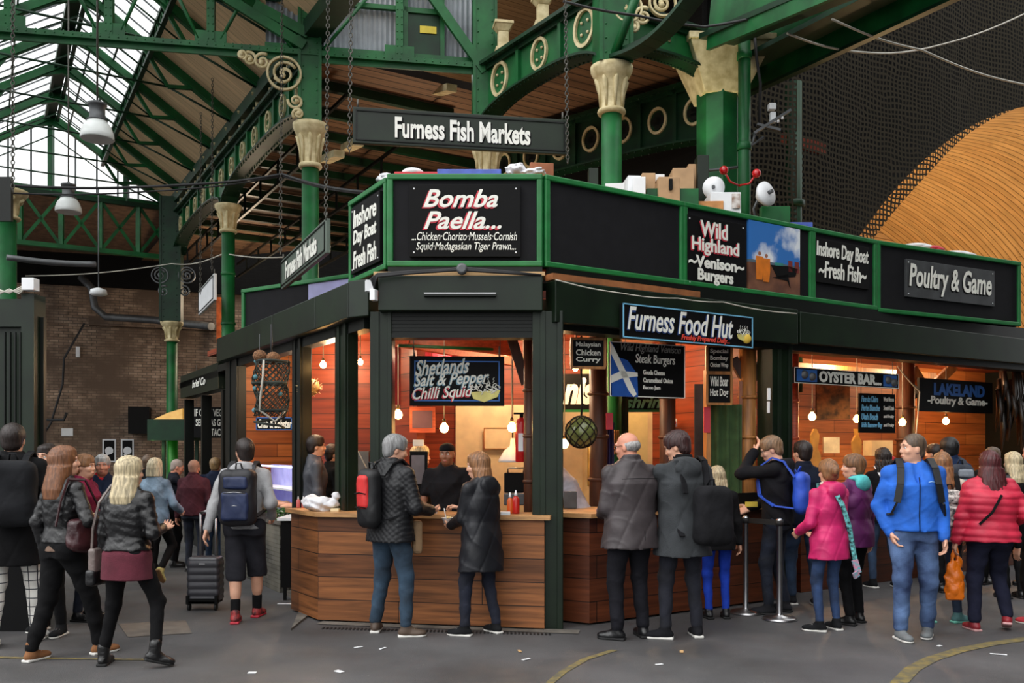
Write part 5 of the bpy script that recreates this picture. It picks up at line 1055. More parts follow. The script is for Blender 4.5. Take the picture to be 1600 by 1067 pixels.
# hood lamp, grill, till, boxes, bottles on the corner counter
p = at(801, 722, 9.2); t = thing('heat_lamp', 'white domed heat lamp left of the extinguisher', 'lamp', p); mb = MB(); mb.lathe([(.15, 0), (.145, .03), (.09, .12), (.03, .17), (.02, .25)], p, 20); mb.build('lamp_shade', M['white_plain'], t); mb = MB(); mb.tube([p+ZV*.25, (p.x, p.y, 3.0)], .008, 6); mb.build('flex', M['cable'], t)
p = at(806, 788, 9.0); t = thing('contact_grill', 'black ribbed contact grill with lid raised behind the counter', 'grill', p); mb = MB(); mb.box(p+Vector((0, 0, .06)), (.24, .3, .12)); mb.build('base', M['steel_dk'], t, .01)
mb = MB(); mb.box(p+Vector((0, .1, .22)), (.24, .04, .2)); mb.build('lid', M['panel'], t, .01); mb = MB(); mb.tube([p+Vector((-.08, .07, .32)), p+Vector((-.08, .03, .37)), p+Vector((.08, .03, .37)), p+Vector((.08, .07, .32))], .008, 6); mb.build('handle', M['steel'], t)
t, fr, r = qsign('monitor', 'black framed screen behind the grey haired man', 8.85, 0, 640, 668, 705, 795, 'panel', None, cat='screen'); boxo('screen', mat('grey_screen', (120, 112, 114), .3), t, fr, .02, r[1]-.03, 0, .006, r[2]+.25, r[3]-.04)
def bottle(px, py, Y, label, c, h=.2, r=.03, z=None):
    p = at(px, py, Y);
    if z is not None: p.z = z
    t = thing('squeeze_bottle', label, 'bottle', p); mb = MB(); mb.lathe([(r*.9, 0), (r, .01), (r, h*.62), (r*.6, h*.72), (r*.35, h*.75)], p, 14); mb.build('body', mat('sauce_%d_%d_%d' % c, c, .3, var=.05), t); mb = MB(); mb.lathe([(r*.42, h*.75), (r*.42, h*.83), (r*.12, h)], p, 10); mb.build('cap', M['white_plain'], t)
bottle(797, 806, 8.2, 'orange sauce bottle on the corner counter behind the woman in the parka', (206, 92, 40), .2, .03, 1.04); bottle(806, 806, 8.2, 'red sauce bottle with white cap on the corner counter', (186, 36, 30), .22, .035, 1.04)
bottle(466, 800, 9.0, 'pink bottle at the left end of the corner counter, left one', (206, 110, 110), .12, .02, 1.04); bottle(474, 800, 9.0, 'pink bottle at the left end of the corner counter, right one', (206, 110, 110), .12, .02, 1.04)
def wbox(name, label, cat, c, s, m, rot=0, bev=.004): mb = MB(); mb.box(c, s, Matrix.Rotation(rot, 3, 'Z')); return tag(mb.build(name, m, None, bev), label, cat)
p = at(667, 806, 8.25); wbox('food_tray', 'white takeaway tray on the corner counter beside the worker', 'tray', (p.x, p.y, 1.065), (.19, .13, .045), M['white_plain'], .1)
p = at(800, 806, 8.05); wbox('napkin_box', 'small white box on the corner counter beside the sauces', 'box', (p.x-.06, p.y, 1.055), (.09, .07, .03), M['white_plain'])
p = at(524, 802, 8.5); wbox('napkin_stack', 'stack of cream napkins beside the white carrier bag', 'napkins', (p.x, p.y, 1.055), (.08, .08, .03), M['cream_wall'])
p = at(894, 790, 8.9); wbox('tablet', 'dark framed tablet on the burger counter beside the leaning cook', 'tablet', (p.x-.02, p.y, 1.13), (.13, .05, .17), M['steel_dk'])
p = at(1028, 785, 8.9); wbox('food_tray', 'pile of white paper food trays between the bald man and the young man', 'tray', (p.x, p.y, 1.09), (.16, .12, .1), M['white_plain'], .3)
p = at(1030, 765, 9.0); wbox('price_card', 'white card leaning above the paper food trays', 'card', (p.x, p.y, 1.22), (.1, .02, .14), M['white_plain'], .2)
p = FR.p(2.45, .02, 0); wbox('glass_guard', 'dark ledge guard at the right end of the burger counter', 'guard', (p.x, p.y, 1.1), (.75, .04, .13), M['panel'], .558)
# orange apron and coats hanging in the burger hatch
for k, (px0, px1, py0, py1, c, lab) in enumerate(((943, 960, 660, 745, (44, 40, 92), 'navy apron hanging beside the dark post'), (958, 968, 672, 710, (190, 140, 70), 'tan cloth hanging behind the navy apron'), (918, 933, 695, 760, (216, 190, 120), 'cream and navy cloth hanging left of the dark post'))): sheet('apron', lab, 'cloth', px0, px1, py0, py1, 9.5+.1*k, mat('cloth_%d' % k, c, .9), wob=.02)
# things seen through the left gap
sheet('locker', 'grey locker seen in the gap left of the corner hatch', 'locker', 548, 576, 705, 800, 9.9, M['steel_dk'], .3)
sheet('coat', 'pale olive coat hanging in the gap left of the corner hatch', 'coat', 544, 556, 708, 780, 9.2, mat('pale_olive', (164, 166, 130), .9), .05, .015)
# cable tangle at the shutter box corner
mb = MB()
for k in range(5): mb.tube([at(575+k*2, 440+k*3, 7.9), at(590, 428+k, 7.85), at(640, 424+k*.8, 7.88), at(700, 421+k*.5, 7.9), at(720, 418+k, 7.9), at(790, 424+k*.6, 7.9), at(846, 430, 7.95)], .011, 6)
tag(mb.build('cable_bundle', M['cable']), 'bundle of black cables along the corner fascia', 'cable')
for k, (px, py) in enumerate(((577, 447), (584, 461))): wbox('junction_box', ['white junction box at the shutter corner, upper one', 'white junction box at the shutter corner, lower tilted one'][k], 'junction box', at(px, py, 7.9), (.07, .05, .1), M['white_plain'], .3+k)
p = at(722, 421, 7.92); mb = MB(); mb.lathe([(.05, 0), (.05, .04), (.03, .05)], p, 16, axis=Vector((0, -1, 0))); tag(mb.build('alarm_sounder', M['steel_dk']), 'round grey sounder under the paella sign', 'sounder')
wire([at(868, 437, 8.0), at(970, 458, 8.2), at(1060, 466, 8.6), at(1130, 472, 8.9), at(1245, 490, 9.4)], .006, 'thin silvery wire strung along the burger shutter box', 'cable_w')
# ---------------------------------------------------------------- things on the stall roof
def rbox(name, label, cat, px0, px1, py0, py1, Y, dep, m, rot=0, bev=.006, z0=None):
    a, b = at(px0, py1, Y), at(px1, py0, Y); zz0 = min(a.z, 4.03) if z0 is None else z0; return wbox(name, label, cat, ((a.x+b.x)/2, Y+dep/2, (zz0+b.z)/2), (b.x-a.x, dep, b.z-zz0), m, rot, bev)
CB, WP = M['card'], M['white_plain']
rbox('crate', 'red plastic crate on the roof above the paella sign', 'crate', 616, 684, 268, 280, 8.5, .4, mat('crate_red', (206, 44, 56), .4)); rbox('crate', 'blue plastic crate on the roof above the paella sign', 'crate', 683, 783, 264, 280, 8.5, .4, mat('crate_blue', (74, 100, 190), .4))
mb = MB(); mb.ball(at(645, 271, 8.6), (.11, .11, .05), 16); tag(mb.build('plastic_bowl', WP), 'upturned white bowl on the red crate', 'bowl')
rbox('cardboard_flap', 'brown cardboard sheet leaning on the roof right of the white bag', 'cardboard', 828, 865, 254, 276, 8.7, .05, mat('brown_card', (150, 92, 62), .8), .15)
items = [(948, 978, 286, 300, 9.25, 'cream', 'flat white box left of the cardboard boxes on the roof'), (979, 1000, 274, 292, 9.5, 'w', 'small white box at the left of the roof pile'), (990, 1010, 276, 300, 9.4, 'w', 'white box in front at the left of the roof pile'), (1003, 1024, 270, 284, 9.6, 'c', 'small open cardboard box on top of the roof pile'), (1022, 1038, 272, 300, 9.7, 'w', 'tall white box in the middle of the roof pile'), (1000, 1024, 286, 302, 9.6, 'c', 'cardboard box low in the roof pile'), (1028, 1062, 276, 296, 9.5, 'c', 'wide cardboard box with black tape on the roof'), (1052, 1085, 262, 290, 9.9, 'c', 'large cardboard box behind on the roof pile'), (1076, 1092, 256, 280, 10.1, 'c', 'tallest cardboard box at the back of the roof pile'), (1074, 1132, 314, 330, 9.6, 'o', 'flat tray box lying on the roof edge')]
for (a, b, c, d, Y, k, lab) in items: rbox('cardboard_box', lab, 'box', a, b, c, d, Y, .35, {'w': WP, 'c': CB, 'cream': WP, 'o': mat('orange_card', (200, 140, 84), .8)}[k], random.uniform(-.1, .1))
a = at(1048, 288, 9.48); wbox('packing_tape', 'black strip of tape on the wide cardboard box', 'tape', (a.x, a.y, a.z), (.04, .02, .12), M['panel'])
rbox('printed_box', 'white printed box with a small picture beside the downpipe', 'box', 1110, 1158, 300, 330, 9.6, .3, WP); a = at(1150, 314, 9.58); wbox('box_print', 'brown picture on the white printed box', 'print', a, (.09, .01, .16), mat('brown_print', (140, 110, 90), .6, c2=(220, 215, 210), scale=12))
rbox('roof_hatch', 'green roof box under the cardboard pile', 'roof box', 1010, 1092, 294, 322, 9.55, .6, M['green'])
rbox('roof_frame', 'green frame on the roof right of the white fan', 'frame', 1190, 1235, 322, 352, 10.2, .1, M['green'])
rbox('blue_crate', 'blue crate edge on the roof above the fresh fish sign', 'crate', 1228, 1270, 347, 358, 10.5, .3, mat('crate_blue'))
rbox('vent_pipe', 'dark grey box speaker standing on the roof left of the column', 'speaker', 920, 935, 262, 292, 9.6, .15, M['bottle']); rbox('vent_pipe', 'dark green box speaker beside the big pillar', 'speaker', 1090, 1108, 242, 280, 10.0, .18, M['bottle'])
for (px, py, w_, lab, c) in ((1430, 386, .42, 'white bag on the roof above the poultry sign, left one', 'w'), (1454, 390, .3, 'red packet on the roof above the poultry sign', 'r'), (1490, 398, .5, 'rolled white sheet on the roof above the poultry sign', 'w')):
    p = at(px, py, FR2.hit and 12.2); mb = MB(); mb.ball(p, (w_/2, .15, .05), 14); mb.ball(p+Vector((w_*.2, 0, -.02)), (w_/2.4, .15, .05), 14); tag(mb.build('bag', WP if c == 'w' else M['red_paint']), lab, 'bag')
def disc(px, py, Y, r, ax, label):
    p = at(px, py, Y); t = thing('dish_lamp', label, 'lamp', p); mb = MB(); mb.lathe([(r*.3, -.02), (r, .0), (r, .03), (r*.92, .05), (r*.4, .12), (r*.1, .14)], p, 26, axis=Vector(ax).normalized()); mb.build('dish', WP, t)
    mb = MB(); a = Vector(ax).normalized(); mb.lathe([(r*.16, -.07), (r*.16, -.02)], p, 12, axis=a); mb.tube([p+a*.12, p+a*.2-ZV*.1, p+a*.15-ZV*.28], .015, 6); mb.build('stem', M['steel_dk'], t)
disc(1115, 293, 9.75, .12, (.25, 1, .15), 'white round lamp lying on the roof beside the cardboard boxes'); disc(1199, 302, 9.95, .14, (-.7, 1, -.2), 'large white round lamp right of the downpipe')
for px, py, lab in ((1131, 266, 'red bell on a bracket left of the downpipe'), (1182, 271, 'red bell on a bracket right of the downpipe')):  # red bells on bracket arms
    p = at(px, py, 10.2); t = thing('red_bell', lab, 'lamp', p); mb = MB(); mb.ball(p, .052, 18); mb.build('globe', mat('red_gloss', (196, 16, 24), .2, coat=.6), t); mb = MB(); q = at(1155, 290, 10.3); mb.tube([p, p.lerp(q, .4)-ZV*.06, q], .012, 6); mb.build('arm', mat('red_gloss'), t)
# camera bracket right of the pillar
p = at(1206, 188, 10.6); t = thing('camera_bracket', 'grey and white camera bracket right of the big pillar', 'camera', p); mb = MB(); mb.box(p+Vector((0, 0, .16)), (.08, .08, .07)); mb.box(p+Vector((.01, 0, .03)), (.06, .06, .12)); mb.ball(p+Vector((.12, -.02, .02)), .02, 8); mb.ball(p+Vector((.07, -.02, -.02)), .02, 8); mb.build('cameras', WP, t)
mb = MB(); mb.beam(p+Vector((-.22, .0, -.16)), p+Vector((.22, 0, .12)), .03, .07, (0, 1, 0)); mb.beam(p+Vector((-.18, .0, -.05)), p+Vector((.1, 0, -.12)), .03, .05, (0, 1, 0)); mb.tube([p+Vector((-.2, 0, -.15)), p+Vector((-.24, 0, -.3)), p+Vector((-.1, 0, -.2))], .02, 6); mb.build('arm', M['steel_dk'], t)
# ---------------------------------------------------------------- dark stall at the left edge and the neighbour at the back
t = thing('kiosk', 'dark green kiosk at the left edge with cables on its top', 'kiosk', (-6, 8.4, 0)); a, b = at(0, 985, 8.0), at(50, 985, 8.0)
kx = at(36, 0, 8.05).x; mb = MB(); poly(mb, [(-7.5, 8.06), (kx, 8.06), (kx-1.1, 9.9), (-8.5, 9.9)], 0, 3.0); mb.build('body', M['bottle'], t); boxo('corner_post', M['bottle'], t, Fr((0, 8.0), (1, 0)), at(33, 0, 8.0).x, at(53, 0, 8.0).x, -.2, .0, 0, 3.05); boxo('plinth', M['panel'], t, Fr((0, 7.95), (1, 0)), -7.5, at(52, 0, 7.95).x, -.3, 0, 0, .62)
boxo('side_louvre', M['bottle_dk'], t, Fr((0, 8.0), (1, 0)), at(53, 0, 8.0).x, at(59, 0, 8).x, -.15, -.1, 0.3, 2.85); boxo('head_panel', M['bottle'], t, Fr((0, 8.0), (1, 0)), -7.5, at(33, 0, 8).x, -.05, 0, 2.75, 3.0)
mb = MB()
for k in range(4): x = at(8+k*8, 0, 8).x; mb.box((x, 8.0, 1.6), (.012, .02, 2.2))
mb.build('seams', M['bottle_dk'], t)
wbox('junction_box', 'white junction box on top of the dark kiosk', 'junction box', (at(43, 0, 7.9).x, 7.95, 3.12), (.11, .1, .11), WP)
mb = MB()
for k in range(4): mb.tube([at(-5, 452+k*3, 7.95), at(15, 458-k*2, 7.95), at(30, 450+k*3, 7.95), at(38, 446+k*2, 7.95)], .008, 5)
tag(mb.build('cable_bundle', M['cable_w']), 'pale cables lying on top of the dark kiosk', 'cable')
# neighbour stall further back on the left
NB = Fr(xy(at(293, 0, 14.6)), (.35, -.86)); t = thing('market_stall', 'dark neighbouring stall with green glow further back on the left', 'stall', (-5, 15, 0)); p = at(293, 0, 15.5); q = at(352, 0, 13.0)
NBf = Fr((p.x, p.y), (q.x-p.x, q.y-p.y)); Ln = Vector((q.x-p.x, q.y-p.y)).length
boxo('fascia', M['bottle'], t, NBf, -.1, Ln, -.1, .1, at(0, 617, 14.5).z-.0, at(0, 585, 14.5).z+.05); 
shadow_text('brief Co', NBf, .105, Ln*.35, Ln*.7, at(0, 606, 14.5).z, at(0, 594, 14.5).z, W, M['panel'], t, .2, .02, (.01, -.01))
for k in (0, .5, 1): boxo('post', M['bottle_dk'], t, NBf, Ln*k-.05, Ln*k+.05, -.1, .05, 0, 2.5)
boxo('counter', M['bottle_dk'], t, NBf, 0, Ln, -.6, 0, 0, .95); boxo('back_wall', M['bottle_dk'], t, NBf, -.1, Ln, -2.3, -2.2, 0, 2.8); boxo('roof', M['bottle_dk'], t, NBf, -.2, Ln, -2.3, .1, 2.7, 2.8)
awn = thing('awning', 'dark green awning box with a lit yellow top edge beside the brick wall', 'awning', at(262, 690, 17.5)); a_, b_ = at(230, 688, 17.5), at(292, 655, 17.5); mb = MB(); mb.box(((a_.x+b_.x)/2, 17.9, (a_.z+b_.z)/2), (b_.x-a_.x, .8, b_.z-a_.z)); mb.build('box', M['green_dk'], awn)
mb = MB()
for x_ in (a_.x+.05, b_.x-.05): mb.box((x_, 18.2, a_.z/2), (.06, .06, a_.z))
mb.build('post', M['green_dk'], awn)
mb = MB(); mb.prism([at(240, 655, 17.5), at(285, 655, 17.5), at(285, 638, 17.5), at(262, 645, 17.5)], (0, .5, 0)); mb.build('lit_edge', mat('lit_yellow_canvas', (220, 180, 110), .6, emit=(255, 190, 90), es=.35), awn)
mb = MB(); p = at(270, 770, 18.3); mb.tube([(p.x, p.y, 0), (p.x, p.y, 2.3)], .1, 14); tag(mb.build('lit_post', mat('green_glow', (46, 120, 44), .5, emit=(60, 200, 40), es=.04)), 'bright green lit post at the back of the lane', 'post')
l = bpy.data.lights.new('green_lamp', 'POINT'); l.energy = 1.5; l.color = (.5, 1, .25); o = bpy.data.objects.new('green_lamp', l); o.location = (p.x-.3, p.y-.3, 1.6); COL.objects.link(o)
# ================================================================== PEOPLE
def V3(*a): return np.array(a, dtype=float)
def nrm(v): return v/(np.linalg.norm(v)+1e-9)
class SDF:
    def __init__(s): s.it = []
    def add(s, kind, dat, k, op, lo, hi): s.it.append((kind, dat, k, op, np.array(lo, float), np.array(hi, float))); return s
    def cone(s, a, b, ra, rb, k=.02, op='u'):
        a, b = V3(*a), V3(*b); r = max(ra, rb); return s.add('c', (a, b, ra, rb), k, op, np.minimum(a, b)-r, np.maximum(a, b)+r)
    def chain(s, pts, rs, k=.02):
        for i in range(len(pts)-1): s.cone(pts[i], pts[i+1], rs[i], rs[i+1], k)
        return s
    def ell(s, c, r, k=.02, op='u', M3=None):
        c, r = V3(*c), V3(*r); R_ = max(r); ext = r if M3 is None else np.array([R_]*3); return s.add('e', (c, r, M3), k, op, c-ext, c+ext)
    def bx(s, c, h, rad=.01, k=.01, op='u', M3=None):
        c, h = V3(*c), V3(*h); R_ = np.linalg.norm(h); ext = h if M3 is None else np.array([R_]*3); return s.add('b', (c, h, rad, M3), k, op, c-ext, c+ext)
    def stack(s, O, M3, prof, k=.02, op='u', p=2.3):
        """prof rows: z, cx, cy, rx, ry in the frame M3 (rows = axes) at O"""
        P = np.array(prof, float); zs = P[:, 0]; R_ = max((P[:, 3]+abs(P[:, 1])).max(), (P[:, 4]+abs(P[:, 2])).max()); cs = []
        for z in (zs[0], zs[-1]):
            for x in (-R_, R_):
                for y in (-R_, R_): cs.append(O+np.array([x, y, z]) @ M3)
        cs = np.array(cs); return s.add('s', (V3(*O), M3, P, p), k, op, cs.min(0), cs.max(0))
    def mesh(s, h, noise=None, clip=None, lo=None, hi=None):
        U = [i for i in s.it if i[3] == 'u']; L = np.min([i[4] for i in U], 0)-.03; H = np.max([i[5] for i in U], 0)+.03
        if lo is not None: L = np.maximum(L, lo)
        if hi is not None: H = np.minimum(H, hi)
        n = np.ceil((H-L)/h).astype(int)+1; D = np.full(n, .1, dtype=np.float32)
        ax = [L[i]+np.arange(n[i])*h for i in range(3)]
        for kind, dat, k, op, lo_, hi_ in s.it:
            m = k+2.5*h; i0 = np.clip(np.floor((lo_-m-L)/h).astype(int), 0, n); i1 = np.clip(np.ceil((hi_+m-L)/h).astype(int)+1, 0, n)
            if (i1 <= i0).any(): continue
            X, Y, Z = np.meshgrid(ax[0][i0[0]:i1[0]], ax[1][i0[1]:i1[1]], ax[2][i0[2]:i1[2]], indexing='ij', sparse=False)
            P = np.stack([X, Y, Z], -1).astype(np.float32)
            if kind == 'c':
                a, b, ra, rb = dat; ba = (b-a).astype(np.float32); q = P-a.astype(np.float32); t = np.clip((q @ ba)/(ba @ ba+1e-9), 0, 1); d = np.linalg.norm(q-t[..., None]*ba, axis=-1)-(ra+(rb-ra)*t)
            elif kind == 'e':
                c, r, M3 = dat; q = P-c.astype(np.float32)
                if M3 is not None: q = q @ M3.T.astype(np.float32)
                r = r.astype(np.float32); k0 = np.linalg.norm(q/r, axis=-1); k1 = np.linalg.norm(q/(r*r), axis=-1)+1e-6; d = k0*(k0-1)/k1
            elif kind == 'b':
                c, hh, rad, M3 = dat; q = P-c.astype(np.float32)
                if M3 is not None: q = q @ M3.T.astype(np.float32)
                q = np.abs(q)-(hh-rad).astype(np.float32); d = np.linalg.norm(np.maximum(q, 0), axis=-1)+np.minimum(q.max(-1), 0)-rad
            else:
                O, M3, pr, pw = dat; q = (P-O.astype(np.float32)) @ M3.T.astype(np.float32); z = q[..., 2]
                cx, cy, rx, ry = [np.interp(z, pr[:, 0], pr[:, j]) for j in (1, 2, 3, 4)]
                kk = (np.abs((q[..., 0]-cx)/rx)**pw+np.abs((q[..., 1]-cy)/ry)**pw)**(1/pw); d = (kk-1)*np.minimum(rx, ry); d = np.maximum(d, np.maximum(pr[0, 0]-z, z-pr[-1, 0]))
            S = D[i0[0]:i1[0], i0[1]:i1[1], i0[2]:i1[2]]
            if op == 'u': hh = np.maximum(k-np.abs(S-d), 0)/max(k, 1e-6); S[...] = np.minimum(S, d)-hh*hh*k*.25
            else: hh = np.maximum(k-np.abs(S+d), 0)/max(k, 1e-6); S[...] = np.maximum(S, -d)+hh*hh*k*.25
        if noise is not None:
            X, Y, Z = np.meshgrid(*ax, indexing='ij'); D = D+noise(X, Y, Z)
        D[0] = D[-1] = .1; D[:, 0] = D[:, -1] = .1; D[:, :, 0] = D[:, :, -1] = .1
        return surfnet(D, L, h)
def surfnet(D, L, h):
    ins = D < 0; nx, ny, nz = D.shape; c = np.zeros((nx-1, ny-1, nz-1), dtype=np.int8)
    for i in (0, 1):
        for j in (0, 1):
            for k in (0, 1): c += ins[i:nx-1+i, j:ny-1+j, k:nz-1+k]
    act = (c > 0) & (c < 8); idx = np.full(act.shape, -1, dtype=np.int64); I = np.argwhere(act); idx[act] = np.arange(len(I))
    acc = np.zeros((len(I), 3)); cnt = np.zeros(len(I)); cr = [(i, j, k) for i in (0, 1) for j in (0, 1) for k in (0, 1)]
    for a in cr:
        for axn in range(3):
            if a[axn]: continue
            b = list(a); b[axn] = 1; da = D[I[:, 0]+a[0], I[:, 1]+a[1], I[:, 2]+a[2]]; db = D[I[:, 0]+b[0], I[:, 1]+b[1], I[:, 2]+b[2]]
            m = (da < 0) != (db < 0); t = np.where(m, da/(da-db+1e-12), 0); p = np.tile(np.array(a, float), (len(I), 1)); p[:, axn] += t; acc += p*m[:, None]; cnt += m
    V = L+(I+acc/cnt[:, None])*h; Q = []
    for axn in range(3):
        u, v = (axn+1) % 3, (axn+2) % 3; sl = [slice(None)]*3; sl2 = [slice(None)]*3; sl[axn] = slice(0, -1); sl2[axn] = slice(1, None)
        A, B = ins[tuple(sl)], ins[tuple(sl2)]; E = np.argwhere(A != B); E = E[(E[:, u] > 0) & (E[:, v] > 0)]; E = E[(E[:, u] < D.shape[u]-1) & (E[:, v] < D.shape[v]-1)]
        e = np.zeros(3, int); eu = e.copy(); eu[u] = 1; ev = e.copy(); ev[v] = 1; g = lambda X: idx[X[:, 0], X[:, 1], X[:, 2]]
        q = np.stack([g(E-eu-ev), g(E-ev), g(E), g(E-eu)], 1); fl = ~A[E[:, 0], E[:, 1], E[:, 2]]; q[fl] = q[fl][:, ::-1]; Q.append(q)
    return V, np.concatenate(Q)
def sdf_obj(name, S, h, m, parent, noise=None, **kw):
    V, Q = S.mesh(h, noise, **kw)
    if len(Q) == 0: return None
    ok = (Q >= 0).all(1); Q = Q[ok]; me = bpy.data.meshes.new(name); me.vertices.add(len(V)); me.vertices.foreach_set('co', V.astype(np.float32).ravel())
    me.loops.add(len(Q)*4); me.loops.foreach_set('vertex_index', Q.astype(np.int32).ravel()); me.polygons.add(len(Q)); me.polygons.foreach_set('loop_start', np.arange(0, len(Q)*4, 4, dtype=np.int32)); me.polygons.foreach_set('loop_total', np.full(len(Q), 4, dtype=np.int32))
    me.update(calc_edges=True); me.polygons.foreach_set('use_smooth', np.ones(len(Q), dtype=bool)); me.update()
    me.materials.append(m); o = bpy.data.objects.new(name, me); COL.objects.link(o); o.parent = parent; return o
def wrinkle(amp, seed=0, sc_=(14, 14, 9)):
    a, b, c = sc_; s = seed*1.7
    def f(X, Y, Z): return amp*(np.sin(X*a+3*np.sin(Z*c*.7+s)+s)*np.sin(Z*c*1.7+2.2*np.sin(Y*b*.8+s))+.5*np.sin(Z*c*3.1+X*a*1.3+2*np.sin(Y*b+X*9+s))-.9*(1-np.abs(np.sin(Z*c*1.3+X*a*.9+1.5*np.sin(Y*b*.6+Z*3+s))))**4+.9*(1-np.abs(np.sin(Z*c*.9-X*a*1.1+1.3*np.sin(Y*b*.7+s*2))))**5)
    return f
def quilt(amp, step=.055, seed=0):
    def f(X, Y, Z): return amp*np.abs(np.sin(Z*math.pi/step+.3*np.sin(X*9)))*-1+amp*.3*np.sin(X*40+Z*11)
    return f
def diamond(amp, step=.05):
    def f(X, Y, Z): return -amp*np.minimum(np.abs(np.sin((Z+X)*math.pi/step)), np.abs(np.sin((Z-X)*math.pi/step)))
    return f
def ik(a, t, l1, l2, pole):
    d = t-a; L = min(np.linalg.norm(d), (l1+l2)*.999); dn = nrm(d); x = (l1*l1-l2*l2+L*L)/(2*L); hh = math.sqrt(max(l1*l1-x*x, 0)); pl = pole-dn*(pole @ dn); return a+dn*x+nrm(pl)*hh, a+dn*L
def rotx(a): c, s = math.cos(a), math.sin(a); return np.array([[1, 0, 0], [0, c, -s], [0, s, c]])
def roty(a): c, s = math.cos(a), math.sin(a); return np.array([[c, 0, s], [0, 1, 0], [-s, 0, c]])
def rotz(a): c, s = math.cos(a), math.sin(a); return np.array([[c, -s, 0], [s, c, 0], [0, 0, 1]])
def cl(name, c, kind='cloth', **k):
    if kind == 'leather': return mat(name, c, .32, var=.2, scale=7, bump=.35, bscale=22, **k)
    if kind == 'knit': return mat(name, c, .95, var=.1, scale=10, bump=.3, bscale=130, **k)
    if kind == 'shell': return mat(name, c, .55, var=.12, scale=6, bump=.18, bscale=18, **k)
    if kind == 'denim': return mat(name, c, .9, scale=5, c2=tuple(int(v*.62) for v in c), bump=.2, bscale=90, **k)
    return mat(name, c, .88, var=.14, scale=6, bump=.22, bscale=28, spec=.2, **k)
SK = mat('skin', (222, 168, 140), .5, var=.06, scale=10); SKD = mat('skin_brown', (150, 100, 74), .5, var=.06, scale=10); SKR = mat('skin_ruddy', (216, 148, 122), .5, var=.08, scale=10)
def hairm(name, c): return mat(name, c, .5, scale=4, c2=tuple(int(v*.7) for v in c), stretch=(16, 16, 2.2), bump=.22, bscale=6)
EYEW = mat('eye_white', (232, 228, 222), .2, var=0); IRIS = mat('eye_iris', (40, 30, 24), .15, var=0); LIP = mat('lips', (176, 92, 84), .45, var=.05)
